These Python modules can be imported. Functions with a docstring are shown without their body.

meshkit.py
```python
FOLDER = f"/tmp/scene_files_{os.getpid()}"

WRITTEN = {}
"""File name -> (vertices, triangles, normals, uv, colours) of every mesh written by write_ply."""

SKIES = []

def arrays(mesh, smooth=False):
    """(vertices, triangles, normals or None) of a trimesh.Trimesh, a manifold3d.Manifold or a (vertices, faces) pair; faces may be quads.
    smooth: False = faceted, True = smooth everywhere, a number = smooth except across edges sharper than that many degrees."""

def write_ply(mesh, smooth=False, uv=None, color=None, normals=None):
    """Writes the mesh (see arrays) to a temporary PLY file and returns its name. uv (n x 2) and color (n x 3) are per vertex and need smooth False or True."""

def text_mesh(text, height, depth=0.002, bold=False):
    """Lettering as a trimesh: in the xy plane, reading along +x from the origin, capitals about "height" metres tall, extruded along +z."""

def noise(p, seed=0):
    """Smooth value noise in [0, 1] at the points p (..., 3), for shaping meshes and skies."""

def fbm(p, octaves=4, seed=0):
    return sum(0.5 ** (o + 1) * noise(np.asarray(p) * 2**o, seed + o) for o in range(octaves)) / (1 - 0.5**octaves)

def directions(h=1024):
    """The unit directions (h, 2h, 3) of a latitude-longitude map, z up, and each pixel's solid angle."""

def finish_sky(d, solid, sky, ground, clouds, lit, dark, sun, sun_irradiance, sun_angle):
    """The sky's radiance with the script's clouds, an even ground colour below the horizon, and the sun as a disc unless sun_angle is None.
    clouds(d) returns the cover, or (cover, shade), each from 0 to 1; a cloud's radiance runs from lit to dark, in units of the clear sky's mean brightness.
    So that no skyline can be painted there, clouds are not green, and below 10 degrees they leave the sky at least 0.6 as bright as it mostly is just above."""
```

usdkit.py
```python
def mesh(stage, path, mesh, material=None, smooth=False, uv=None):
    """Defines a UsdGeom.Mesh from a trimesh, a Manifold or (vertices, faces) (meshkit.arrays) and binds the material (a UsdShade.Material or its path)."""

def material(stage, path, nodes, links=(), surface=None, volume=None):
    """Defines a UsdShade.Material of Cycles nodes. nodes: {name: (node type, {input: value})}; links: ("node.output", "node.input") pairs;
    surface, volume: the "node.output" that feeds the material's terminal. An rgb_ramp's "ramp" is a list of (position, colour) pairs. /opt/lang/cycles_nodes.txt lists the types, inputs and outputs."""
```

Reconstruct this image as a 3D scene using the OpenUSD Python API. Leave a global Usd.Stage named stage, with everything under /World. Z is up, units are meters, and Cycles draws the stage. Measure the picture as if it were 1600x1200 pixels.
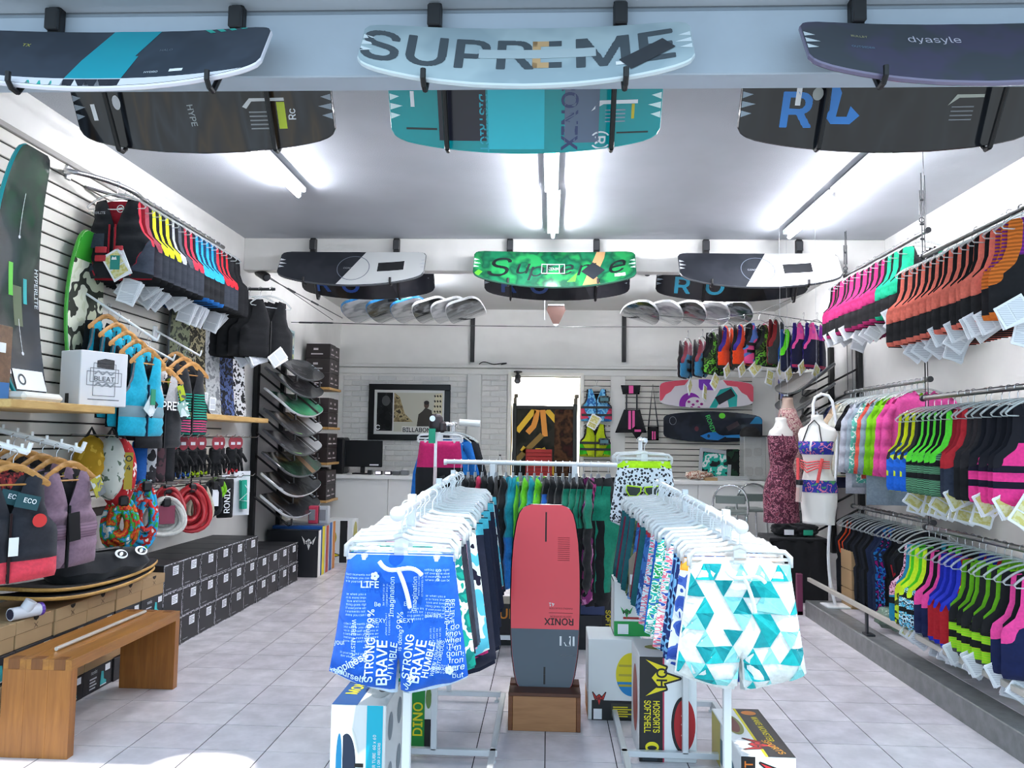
import math, random
import numpy as np, trimesh, shapely
from shapely.geometry import Polygon, LineString, Point, box as sbox
from shapely.ops import unary_union
from shapely import affinity
from scipy.spatial import Delaunay
from pxr import Usd, UsdGeom, UsdLux, UsdShade, Gf, Sdf
import usdkit, meshkit

stage = Usd.Stage.CreateInMemory()
UsdGeom.SetStageUpAxis(stage, 'Z'); UsdGeom.SetStageMetersPerUnit(stage, 1.0)
UsdGeom.Xform.Define(stage, '/World'); UsdGeom.Scope.Define(stage, '/World/Looks')
R = random.Random(7)
# ---------------------------------------------------------------- camera, daylight, exposure
FPX, CAMZ, YAW, PITCH, ROLL = 1250.0, 1.5, 0.04649, 0.07121, 0.0145
CF = np.array([-math.sin(YAW)*math.cos(PITCH), math.cos(YAW)*math.cos(PITCH), math.sin(PITCH)])
_r0 = np.array([math.cos(YAW), math.sin(YAW), 0]); _u0 = np.cross(_r0, CF)
CR = _r0*math.cos(ROLL)+_u0*math.sin(ROLL); CU = -_r0*math.sin(ROLL)+_u0*math.cos(ROLL)
CP = np.array([0, 0, CAMZ])
cam = UsdGeom.Camera.Define(stage, '/World/camera')
cam.CreateHorizontalApertureAttr(36.0); cam.CreateVerticalApertureAttr(27.0)
cam.CreateFocalLengthAttr(FPX/1600*36.0); cam.CreateClippingRangeAttr(Gf.Vec2f(0.05, 200))
cam.AddTransformOp().Set(Gf.Matrix4d(*CR, 0, *CU, 0, *(-CF), 0, *CP, 1))
cam.CreateExposureAttr(1.42)
dome = UsdLux.DomeLight.Define(stage, '/World/sky_light')
dome.CreateIntensityAttr(0.25); dome.CreateColorAttr(Gf.Vec3f(0.62, 0.83, 1.0))
sun = UsdLux.DistantLight.Define(stage, '/World/sun'); sun.CreateIntensityAttr(0.50); sun.CreateNormalizeAttr(True); sun.CreateAngleAttr(0.6); sun.CreateColorAttr(Gf.Vec3f(1, .96, .9))
_sd = np.array([.05, -math.cos(math.radians(75)), math.sin(math.radians(75))]); _sd /= np.linalg.norm(_sd); _sx = np.cross([0, 1.0, 0], _sd); _sx /= np.linalg.norm(_sx); _sy = np.cross(_sd, _sx)
sun.AddTransformOp().Set(Gf.Matrix4d(*_sx, 0, *_sy, 0, *_sd, 0, 0, 0, 0, 1))
TUBE = 64.0      # strength of the fluorescent tubes
BACKROOM = 30.0  # strength of the lamp in the room behind

# ---------------------------------------------------------------- helpers
def ray(u, v):
    return CF + CR*(u-800)/FPX + CU*(600-v)/FPX
def aty(u, v, Y): d = ray(u, v); return CP + d*(Y/d[1])
def atx(u, v, X): d = ray(u, v); return CP + d*(X/d[0])
def atz(u, v, Z): d = ray(u, v); return CP + d*((Z-CAMZ)/d[2])
def lin(h):
    h = h.lstrip('#'); s = [int(h[i:i+2], 16)/255 for i in (0, 2, 4)]
    return tuple(x/12.92 if x <= .04045 else ((x+.055)/1.055)**2.4 for x in s)
_m = {}
def mat(nodes, links, surface='p.BSDF', key=None):
    if key in _m: return _m[key]
    path = '/World/Looks/m_%03d' % len(_m)
    _m[key] = usdkit.material(stage, path, nodes, links, surface=surface)
    return _m[key]
def plain(col, rough=.5, metal=0, spec=.5, coat=0):
    return mat({'p': ('principled_bsdf', {'base_color': lin(col), 'roughness': rough, 'metallic': metal, 'specular_ior_level': spec, 'coat_weight': coat})}, [], key=('pl', col, rough, metal, spec, coat))
def fab(col, col2=None, scale=60, bump=.25):
    "woven cloth: a little tone noise and fine relief"
    c = lin(col); c2 = lin(col2) if col2 else tuple(x*.84 for x in c)
    return mat({'t': ('texture_coordinate', {}), 'n': ('noise_texture', {'scale': scale, 'detail': 3}), 'r': ('rgb_ramp', {'ramp': [(.35, c2), (.65, c)]}),
                'n2': ('noise_texture', {'scale': 700, 'detail': 1}), 'b': ('bump', {'strength': bump, 'distance': .002}),
                'p': ('principled_bsdf', {'roughness': .85, 'specular_ior_level': .2, 'sheen_weight': .15})},
               [('t.object', 'n.vector'), ('n.fac', 'r.fac'), ('r.color', 'p.base_color'), ('t.object', 'n2.vector'), ('n2.fac', 'b.height'), ('b.normal', 'p.normal')], key=('fab', col, col2, scale, bump))
def stripes(c1, c2, period, axis='z', wob=0.0, ratio=.5, rough=.85):
    "alternating bands along one object axis, with optional wobble"
    sc = {'x': (1, 0, 0), 'y': (0, 1, 0), 'z': (0, 0, 1)}[axis]
    return mat({'t': ('texture_coordinate', {}), 'n': ('noise_texture', {'scale': 14, 'detail': 2}), 'd': ('vector_math', {'math_type': 'dot_product', 'vector2': sc}),
                'w': ('math', {'math_type': 'multiply_add', 'value2': wob}), 's': ('math', {'math_type': 'divide', 'value2': period}),
                'f': ('math', {'math_type': 'fraction'}), 'f1': ('math', {'math_type': 'add', 'value2': 100.0}), 'g': ('math', {'math_type': 'greater_than', 'value2': ratio}),
                'm': ('mix', {'color1': lin(c1), 'color2': lin(c2)}), 'p': ('principled_bsdf', {'roughness': rough, 'specular_ior_level': .25})},
               [('t.object', 'd.vector1'), ('t.object', 'n.vector'), ('n.fac', 'w.value1'), ('d.value', 'w.value3'), ('w.value', 's.value1'), ('s.value', 'f1.value1'), ('f1.value', 'f.value1'), ('f.value', 'g.value1'), ('g.value', 'm.fac'), ('m.color', 'p.base_color')], key=('st', c1, c2, period, axis, wob, ratio))
def blotch(cols, scale=18, detail=2, rough=.8, kind='noise', hard=True, stretch=(1, 1, 1), coat=0):
    "printed pattern of irregular patches in several flat colours"
    n = len(cols); lo, hi = (.3, .7) if kind == 'noise' else (0, 1)
    ramp = [(0 if i == 0 else lo+(hi-lo)*i/n, lin(c)) for i, c in enumerate(cols)]
    if kind == 'noise': tex, out = ('noise_texture', {'scale': scale, 'detail': detail}), 'n.fac'
    else: tex, out = ('voronoi_texture', {'scale': scale}), 'sp.r'
    nodes = {'t': ('texture_coordinate', {}), 'mp': ('mapping', {'scale': stretch}), 'n': tex, 'r': ('rgb_ramp', {'ramp': [(a, b) for a, b in ramp], 'interpolate': not hard}),
             'p': ('principled_bsdf', {'roughness': rough, 'specular_ior_level': .3, 'coat_weight': coat})}
    links = [('t.object', 'mp.vector'), ('mp.vector', 'n.vector'), (out, 'r.fac'), ('r.color', 'p.base_color')]
    if kind != 'noise': nodes['sp'] = ('separate_color', {}); links.append(('n.color', 'sp.color'))
    if hard:
        tb = []
        for i, (a, b) in enumerate(ramp):
            if i: tb.append((a-.002, ramp[i-1][1]))
            tb.append((a, b))
        nodes['r'] = ('rgb_ramp', {'ramp': tb + [(1, ramp[-1][1])]})
    return mat(nodes, links, key=('bl', tuple(cols), scale, detail, rough, kind, hard, stretch, coat))
def glow(col, strength):
    return mat({'e': ('emission', {'color': lin(col), 'strength': strength})}, [], surface='e.emission', key=('gl', col, strength))
def wood(c1, c2, scale=3.0, stretch=(1, 8, 8), rough=.45):
    return mat({'t': ('texture_coordinate', {}), 'mp': ('mapping', {'scale': stretch}), 'n': ('noise_texture', {'scale': scale, 'detail': 6, 'roughness': .6, 'distortion': .6}),
                'r': ('rgb_ramp', {'ramp': [(.3, lin(c1)), (.7, lin(c2))]}), 'b': ('bump', {'strength': .12, 'distance': .003}), 'p': ('principled_bsdf', {'roughness': rough})},
               [('t.object', 'mp.vector'), ('mp.vector', 'n.vector'), ('n.fac', 'r.fac'), ('r.color', 'p.base_color'), ('n.fac', 'b.height'), ('b.normal', 'p.normal')], key=('wd', c1, c2, scale, stretch, rough))
def paint(col, rough=.7, scale=5, var=.93, bump=.1):
    c = lin(col)
    return mat({'t': ('geometry', {}), 'n': ('noise_texture', {'scale': scale, 'detail': 5}), 'r': ('rgb_ramp', {'ramp': [(.35, tuple(x*var for x in c)), (.65, c)]}),
                'n2': ('noise_texture', {'scale': 90, 'detail': 3}), 'b': ('bump', {'strength': bump, 'distance': .004}), 'p': ('principled_bsdf', {'roughness': rough, 'specular_ior_level': .3})},
               [('t.position', 'n.vector'), ('t.position', 'n2.vector'), ('n.fac', 'r.fac'), ('r.color', 'p.base_color'), ('n2.fac', 'b.height'), ('b.normal', 'p.normal')], key=('pt', col, rough, scale, var, bump))
def clear(tint='#f4fbfa', body=.30, gloss=.08):
    "clear moulded plastic: mostly see-through, some milky body and a gloss"
    return mat({'t': ('transparent_bsdf', {'color': (.96, .98, .98)}), 'd': ('diffuse_bsdf', {'color': lin(tint)}), 'g': ('glossy_bsdf', {'color': (1, 1, 1), 'roughness': gloss}),
                'f': ('fresnel', {'IOR': 1.5}), 'm1': ('mix_closure', {'fac': body}), 'm2': ('mix_closure', {})},
               [('t.BSDF', 'm1.closure1'), ('d.BSDF', 'm1.closure2'), ('m1.closure', 'm2.closure1'), ('g.BSDF', 'm2.closure2'), ('f.fac', 'm2.fac')], surface='m2.closure', key=('cl', tint, body, gloss))
def camo(*cols, **k): return blotch(list(cols), **k)
METAL = plain('#c9c9cc', .25, 1); CHROME = plain('#dfe3e6', .12, 1); BLK = plain('#0e0e11', .45); WHT = plain('#eef0f2', .5); STEELW = plain('#e6e9ec', .35); DGREY = plain('#2a2c30', .5)
PAPER = plain('#eef0f4', .8); KRAFT = plain('#a98a63', .85); CLEAR = clear()

_used = {}
def numbered(path):
    n = _used.get(path, 0); _used[path] = n+1
    return path if n == 0 else '%s_%03d' % (path, n)
def T4(loc=(0, 0, 0), rz=0, rx=0, ry=0, s=1):
    from trimesh.transformations import euler_matrix
    m = euler_matrix(rx, ry, rz, 'sxyz'); m[:3, :3] *= s; m[:3, 3] = loc; return m
def basis(o, ax, ay, az):
    m = np.eye(4); m[:3, 0] = ax; m[:3, 1] = ay; m[:3, 2] = az; m[:3, 3] = o; return m
def meta(p, label=None, cat=None, group=None, kind=None):
    for k, v in (('label', label), ('category', cat), ('group', group), ('kind', kind)):
        if v: p.SetCustomDataByKey(k, v)
def aspath(x): return x.path if isinstance(x, Thing) else x
class Thing:
    def __init__(s, name, label, cat=None, M=None, group=None, kind=None):
        s.name = name; s.path = numbered('/World/'+name); s.info = (label, cat, group, kind)
        x = UsdGeom.Xform.Define(stage, s.path); s.op = x.AddTransformOp(); s.M = np.eye(4) if M is None else np.asarray(M, float)
        s.op.Set(Gf.Matrix4d(*s.M.T.ravel())); s.prim = x.GetPrim(); meta(s.prim, label, cat, group, kind); s.prints = {}
    def add(s, part, mesh, m, parent=None, smooth=False, label=None, kind=None):
        p = numbered((parent or s.path)+'/'+part)
        pr = usdkit.mesh(stage, p, mesh, m, smooth)
        meta(pr.GetPrim(), label=label, kind=kind); return p
    def pr(s, mesh, m, name='print'):        # flat print, joined per material
        s.prints.setdefault((name, m.GetPath()), [m, []])[1].append(mesh)
    def done(s, parent=None):
        for (name, _), (m, ms) in s.prints.items(): s.add(name, cat(ms), m, parent)
        s.prints = {}; return s
    def copy(s, M, label, group=None):
        t = Thing(s.name, label, s.info[1], M, group or s.info[2])
        t.prim.GetReferences().AddInternalReference(s.path); t.prim.SetInstanceable(True); return t
def single(name, mesh, m, label, c, group=None, kind=None, smooth=False):
    p = numbered('/World/'+name); pr = usdkit.mesh(stage, p, mesh, m, smooth); meta(pr.GetPrim(), label, c, group, kind); return p
def struct(name, mesh, m, smooth=False):
    p = numbered('/World/'+name); pr = usdkit.mesh(stage, p, mesh, m, smooth); meta(pr.GetPrim(), kind='structure'); return p
_cache = {}
def inst(key, build, M, label, group=None):
    "first of a kind is built by build(label, M), later ones reference it"
    if key not in _cache: _cache[key] = build(label, M, group); return _cache[key]
    return _cache[key].copy(M, label, group)

# ---------------------------------------------------------------- shapes
def cat(ms):
    V, F, n = [], [], 0
    for m in ms:
        v, f = (m.vertices, m.faces) if hasattr(m, 'vertices') else m
        V.append(np.asarray(v)); F.append(np.asarray(f)+n); n += len(v)
    return np.vstack(V), np.vstack(F)
def xf(m, M):
    v, f = (m.vertices, m.faces) if hasattr(m, 'vertices') else m
    return np.asarray(v) @ M[:3, :3].T + M[:3, 3], f
_bf = np.array([[0, 2, 3], [0, 3, 1], [4, 5, 7], [4, 7, 6], [0, 1, 5], [0, 5, 4], [2, 6, 7], [2, 7, 3], [0, 4, 6], [0, 6, 2], [1, 3, 7], [1, 7, 5]])
def bx(c, s, bev=0):
    "box with centre c and size s; bev chamfers all edges"
    c, h = np.asarray(c, float), np.asarray(s, float)/2
    if not bev:
        return np.array([[x, y, z] for z in (-1, 1) for y in (-1, 1) for x in (-1, 1)])[:, [0, 1, 2]]*h+c, _bf
    b = min(bev, h.min()*.9); P = []
    for k in range(3):
        e = h-b; e[k] = h[k]
        P.append(np.array([[x, y, z] for z in (-1, 1) for y in (-1, 1) for x in (-1, 1)])*e)
    v = np.vstack(P); hull = trimesh.convex.convex_hull(v)
    return np.asarray(hull.vertices)+c, np.asarray(hull.faces)
def box2(a, b, bev=0): a, b = np.minimum(a, b), np.maximum(a, b); return bx((a+b)/2, b-a, bev)
def tube(pts, r, n=8, caps=True):
    P = np.asarray(pts, float); k = len(P); rr = np.full(k, r) if np.ndim(r) == 0 else np.asarray(r)
    t = np.gradient(P, axis=0); t /= np.linalg.norm(t, axis=1, keepdims=True)+1e-12
    u = np.cross(t[0], [0, 0, 1.0]); u = np.cross(t[0], [1.0, 0, 0]) if np.linalg.norm(u) < .2 else u
    V = []; a = np.arange(n)*2*np.pi/n
    for i in range(k):
        u = u-t[i]*(u@t[i]); u /= np.linalg.norm(u)+1e-12; w = np.cross(t[i], u)
        V.append(P[i]+rr[i]*(np.cos(a)[:, None]*u+np.sin(a)[:, None]*w))
    V = np.vstack(V); F = []
    for i in range(k-1):
        for j in range(n):
            p, q = i*n+j, i*n+(j+1) % n; F += [[p, q, q+n], [p, q+n, p+n]]
    if caps:
        F += [[0, j+1, j] for j in range(1, n-1)]; o = (k-1)*n; F += [[o, o+j, o+j+1] for j in range(1, n-1)]
    return V, np.array(F)
def smoothline(pts, n=8):
    from scipy.interpolate import CubicSpline
    P = np.asarray(pts, float); d = np.r_[0, np.cumsum(np.linalg.norm(np.diff(P, axis=0), axis=1))]
    return CubicSpline(d, P)(np.linspace(0, d[-1], n*(len(P)-1)+1))
def lathe(prof, n=16, c=(0, 0, 0)):
    "profile of (radius, height) about z"
    p = np.asarray(prof, float); k = len(p); a = np.arange(n)*2*np.pi/n
    V = np.vstack([np.c_[r*np.cos(a), r*np.sin(a), np.full(n, z)] for r, z in p])+np.asarray(c, float); F = []
    for i in range(k-1):
        for j in range(n):
            x, y = i*n+j, i*n+(j+1) % n; F += [[x, y, y+n], [x, y+n, x+n]]
    return V, np.array(F)
def tri2(poly):
    "2D triangles of a polygon"
    V, F, n = [], [], 0
    for g in getattr(poly, 'geoms', [poly]):
        if g.is_empty or g.geom_type != 'Polygon' or g.area < 1e-9: continue
        v, f = trimesh.creation.triangulate_polygon(g, engine='earcut'); V.append(v); F.append(f+n); n += len(v)
    return (np.vstack(V), np.vstack(F)) if V else (np.zeros((0, 2)), np.zeros((0, 3), int))
_t = {}
def text2(s, h, bold=False):
    if (s, bold) not in _t:
        m = meshkit.text_mesh(s, 1.0, .1, bold); keep = (m.vertices[m.faces][:, :, 2] > .05).all(1); f = m.faces[keep]
        idx, f2 = np.unique(f, return_inverse=True); v = m.vertices[idx][:, :2]; v = v-[(v[:, 0].min()+v[:, 0].max())/2, (v[:, 1].min()+v[:, 1].max())/2]
        _t[(s, bold)] = (v, f2.reshape(-1, 3))
    v, f = _t[(s, bold)]; return v*h, f
def place2(vf, c=(0, 0), rot=0, sx=1, sy=1):
    v, f = vf; v = v*[sx, sy]; a = math.radians(rot); return v@np.array([[math.cos(a), math.sin(a)], [-math.sin(a), math.cos(a)]])+np.asarray(c), f
def flat(vf, o, ax, bx_, off=.0012):
    "2D print (a Polygon or (verts, faces)) laid on the plane o + a*ax + b*bx, a little proud of it"
    v, f = tri2(vf) if hasattr(vf, 'area') else vf
    o, ax, bx_ = (np.asarray(q, float) for q in (o, ax, bx_)); n = np.cross(ax, bx_); n /= np.linalg.norm(n)
    return o+v[:, :1]*ax+v[:, 1:]*bx_+n*off, f
def rect(x0, y0, x1, y1): return sbox(min(x0, x1), min(y0, y1), max(x0, x1), max(y0, y1))
def ell(x, y, a, b, rot=0): return affinity.rotate(affinity.scale(Point(x, y).buffer(1, 16), a, b), rot)
def extr(poly, d, M=None):
    ms = [trimesh.creation.extrude_polygon(g, d, engine='earcut') for g in getattr(poly, 'geoms', [poly])]
    m = cat(ms); return m if M is None else xf(m, M)
def pillow(poly, thk, res=.03, outline=None, seams=(), fold=None, both=True, R0=.045, off=0.0):
    "soft padded sheet: front (-y) and back surfaces bulging away from the outline; poly in (x, z)"
    outs = []
    for g in getattr(poly, 'geoms', [poly]):
        if g.geom_type != 'Polygon' or g.area < 1e-5: continue
        ring = (outline or g).boundary; g = g.simplify(.001); b = shapely.get_coordinates(shapely.segmentize(g.exterior, res))[:-1]
        for hole in g.interiors: b = np.vstack([b, shapely.get_coordinates(shapely.segmentize(hole, res))[:-1]])
        x0, y0, x1, y1 = g.bounds; X, Y = np.meshgrid(np.arange(x0, x1, res), np.arange(y0, y1, res*.87)); X[1::2] += res/2
        q = np.c_[X.ravel(), Y.ravel()]; inn = g.buffer(-res*.45)
        q = q[shapely.contains_xy(inn, q[:, 0], q[:, 1])] if not inn.is_empty else q[:0]
        p = np.vstack([b, q]); tri = Delaunay(p).simplices; c = p[tri].mean(1); tri = tri[shapely.contains_xy(g, c[:, 0], c[:, 1])]
        a = p[tri]; s = np.cross(a[:, 1]-a[:, 0], a[:, 2]-a[:, 0]); tri = tri[np.abs(s) > 1e-9]; s = s[np.abs(s) > 1e-9]; tri[s < 0] = tri[s < 0][:, ::-1]
        d = shapely.distance(shapely.points(p), ring); e = np.clip(d/R0, 0, 1); h = thk*np.sqrt(np.clip(1-(1-e)**2, 0, 1))
        for z in seams: h = h*(1-.7*np.exp(-((p[:, 1]-z)/.012)**2))
        fy = fold(p[:, 0], p[:, 1]) if fold else 0
        front = np.c_[p[:, 0], -h+fy-off, p[:, 1]]; outs.append((front, tri))
        if both: outs.append((np.c_[p[:, 0], h*.8+fy-off, p[:, 1]], tri[:, ::-1]))
    return cat(outs)
def sheet(poly, fold=None, res=.03): return pillow(poly, .0025, res, fold=fold)
ORD = 'first second third fourth fifth sixth seventh eighth ninth tenth eleventh twelfth thirteenth fourteenth fifteenth sixteenth seventeenth eighteenth nineteenth twentieth'.split()
ORD += ['twenty-'+x for x in ORD[:9]] + ['thirtieth'] + ['thirty-'+x for x in ORD[:9]]
# ---------------------------------------------------------------- the setting
XL, XR, YF, YB, HC, Y2, H2 = -3.08, 3.24, 3.5, 11.6, 3.50, 7.8, 3.42
WALL = paint('#d9d8d4', var=.95); CEIL = paint('#b2b7be', scale=2.5, var=.94, bump=.35); FACADE = paint('#b9c6d4', scale=3)
# floor of square tiles, each a piece
floor = Thing('floor', None, kind='structure')
TS = .335; gm = plain('#38363a', .95)
def tilemat(c):
    c = lin(c)
    return mat({'g': ('geometry', {}), 'n': ('noise_texture', {'scale': 6, 'detail': 6, 'roughness': .6}), 'r': ('rgb_ramp', {'ramp': [(.3, tuple(x*.88 for x in c)), (.7, c)]}), 'rr': ('rgb_ramp', {'ramp': [(.3, (.16,)*3), (.7, (.3,)*3)]}),
                'p': ('principled_bsdf', {'roughness': .22, 'specular_ior_level': .5})}, [('g.position', 'n.vector'), ('n.fac', 'r.fac'), ('r.color', 'p.base_color'), ('n.fac', 'rr.fac'), ('rr.color', 'p.roughness')], key=('tile', c))
TM = [tilemat(c) for c in ('#dfd9de', '#dad4da', '#e3dde1')]
tl = []
for i in range(-9, 10):
    for j in range(-3, 26):
        x0, y0 = i*TS, 3.892+j*TS-TS
        if y0 < 3.0: continue
        x1, y1 = x0+TS, y0+TS
        if x1 <= XL or x0 >= XR: continue
        tl.append((x0, max(y0, 3.0), x1, y1))
tl.sort(key=lambda t: (t[1], abs(t[0])))
def tile(t):
    x0, y0, x1, y1 = t; g = .0026; z = -.0006*R.random()
    return box2((max(x0+g, XL), y0+g, -.012), (min(x1-g, XR), y1-g, z))
for t in tl[:300]: floor.add('tile', tile(t), R.choice(TM))
floor.add('tile', cat([tile(t) for t in tl[300:]]), TM[0], kind='stuff')
floor.add('grout_bed', box2((XL, 3.0, -.1), (XR, YB, -.003)), gm)
struct('pavement', box2((-9, -9, -.12), (9, 3.0, -.004)), paint('#8f8e8c', scale=3))
# ceilings, walls, beams
struct('ceiling', box2((XL-.2, YF, HC), (XR+.2, Y2+.10, HC+.2)), CEIL)
struct('ceiling', box2((XL-.2, Y2+.10, H2), (XR+.2, YB+.2, H2+.2)), paint('#cfcfcc', scale=2.5, var=.95))
struct('trim_1', box2((-8, YF, 3.146), (8, YF+.15, 3.445), .006), FACADE)
struct('trim_2', box2((-8, YF+.02, 3.44), (8, YF+.2, 6.0)), paint('#adb9c6', scale=3))
struct('trim_3', box2((XL, Y2, 3.175), (XR, Y2+.15, HC), .006), WALL)
# roof overhang over the entrance, with a shallow scallop in its edge
ov = Polygon([(-8, YF), (8, YF), (8, 2.76), (-1.14, 2.76)]+[(-1.38+.24*math.cos(a), 2.76+.17*math.sin(a)) for a in np.linspace(.2, math.pi-.2, 9)]+[(-1.62, 2.76), (-8, 2.76)])
struct('trim_8', extr(ov, .14, T4((0, 0, 3.462))), paint('#b4bcc4', scale=3))
wl = Thing('wall_left', None, kind='structure')
wl.add('plaster', box2((XL-.2, YF, -.1), (XL, YB+.2, HC+.1)), WALL)
struct('wall_right', box2((XR, YF, -.1), (XR+.2, YB+.2, HC+.1)), WALL)
struct('wall_front_left', box2((-8, YF, 0), (XL, YF+.15, 3.15)), FACADE)
struct('wall_front_right', box2((XR, YF, 0), (8, YF+.15, 3.15)), FACADE)
# slatwall boards on the left wall
SL = paint('#d8d4cb', rough=.5, var=.97, bump=.03)
wl.add('slat_backing', box2((XL, 4.15, .95), (XL+.006, 7.4, 3.2)), plain('#3a3733', .8))
z = 3.2
while z > 1.0:
    wl.add('slat', box2((XL+.005, 4.15, z-.071), (XL+.022, 7.38, z), .003), SL); z -= .0815
struct('trim_4', box2((XL, 4.1, 3.2), (XL+.04, 7.4, 3.235), .004), plain('#8d8a86', .6))
# back wall with doorway, painted brick fields and slatwall
DX0, DX1, DZ = aty(797, 700, YB)[0], aty(906, 700, YB)[0], aty(850, 588, YB)[2]
wb = Thing('wall_back', None, kind='structure')
for a, b in (((XL-.2, YB, -.1), (DX0, YB+.2, HC)), ((DX1, YB, -.1), (XR+.2, YB+.2, HC)), ((DX0, YB, DZ), (DX1, YB+.2, HC))):
    wb.add('plaster', box2(a, b), paint('#e9e8e4', var=.96))
zl = aty(800, 571, YB)[2]
struct('trim_5', box2((XL, YB-.07, zl-.045), (XR, YB, zl), .006), plain('#dadad6', .6))
struct('trim_6', box2((XL, YB-.03, zl-.14), (XR, YB, zl-.05), .006), plain('#dcdcd8', .6))
BR = [paint(c, rough=.6, scale=20, var=.95, bump=.5) for c in ('#dcdcda', '#d6d7d5', '#e0dfdc')]
def bricks(u0, u1, v0, v1, bw=.26, bh=.078):
    x0, z1 = aty(u0, v0, YB)[0], aty(u0, v0, YB)[2]; x1, z0 = aty(u1, v1, YB)[0], aty(u1, v1, YB)[2]; z = z1; row = 0
    while z-bh > z0:
        x = x0-(bw/2 if row % 2 else 0)
        while x < x1:
            a, b = max(x, x0)+.004, min(x+bw, x1)-.004
            if b-a > .03: wb.add('brick', box2((a, YB-.016+.006*R.random(), z-bh+.004), (b, YB+.01, z-.004), .004), R.choice(BR))
            x += bw
        z -= bh; row += 1
bricks(537, 729, 586, 742); bricks(753, 791, 586, 742)
bpil = lambda u0, u1, n: struct(n, box2((aty(u0, 640, YB)[0], YB-.05, .0), (aty(u1, 640, YB)[0], YB, zl-.14), .008), plain('#d9dad8', .6))
bpil(729.5, 752, 'trim_7')
def backslats(u0, u1, v0, v1):
    a, b = aty(u0, v0, YB), aty(u1, v1, YB)
    wb.add('slat_backing', box2((a[0], YB-.005, b[2]), (b[0], YB, a[2])), plain('#4a4844', .8)); z = a[2]
    while z-.06 > b[2]:
        wb.add('slat', box2((a[0], YB-.022, z-.071), (b[0], YB-.004, z), .002), SL); z -= .082
backslats(913, 953, 586, 760); backslats(977, 1176, 586, 760)
d1 = Thing('door_1', None, kind='structure')   # frame of the rear doorway
for x in (DX0-.04, DX1+.0): d1.add('jamb', box2((x, YB-.05, 0), (x+.05, YB+.2, DZ)), plain('#e3e1d8', .5))
d1.add('lintel', box2((DX0-.04, YB-.05, DZ), (DX1+.05, YB+.2, DZ+.05)), plain('#e3e1d8', .5))
# bright room behind
wr = paint('#f3f1ea'); o = YB+.2
struct('wall_rear_room', cat([box2((DX0-1.5, o+2.2, -.1), (DX1+1.5, o+2.3, 3.2)), box2((DX0-1.6, o, -.1), (DX0-1.5, o+2.3, 3.2)), box2((DX1+1.5, o, -.1), (DX1+1.6, o+2.3, 3.2)), box2((DX0-1.6, o, 3.1), (DX1+1.6, o+2.3, 3.2))]), wr)
struct('floor_rear_room', box2((DX0-1.6, YB, -.1), (DX1+1.6, o+2.3, 0)), gm)
rl = UsdLux.RectLight.Define(stage, '/World/rear_room_lamp'); rl.CreateIntensityAttr(BACKROOM); rl.CreateWidthAttr(1.6); rl.CreateHeightAttr(1.2)
rl.AddTranslateOp().Set(Gf.Vec3d((DX0+DX1)/2, o+1.1, 3.08)); rl.CreateColorAttr(Gf.Vec3f(1, .96, .86))
# raised display platform along the right wall
STONE = paint('#7d7e7e', rough=.35, scale=14, var=.7, bump=.2)
pf = Thing('platform', None, kind='structure')
pf.add('slab', box2((2.28, YF+.1, -.01), (XR, 7.30, .136), .006), STONE)
for k in range(5): pf.add('top_tile', box2((2.44, YF+.12+k*.66, .136), (XR-.01, YF+.12+k*.66+.655, .141), .001), TM[k % 3])
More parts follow.
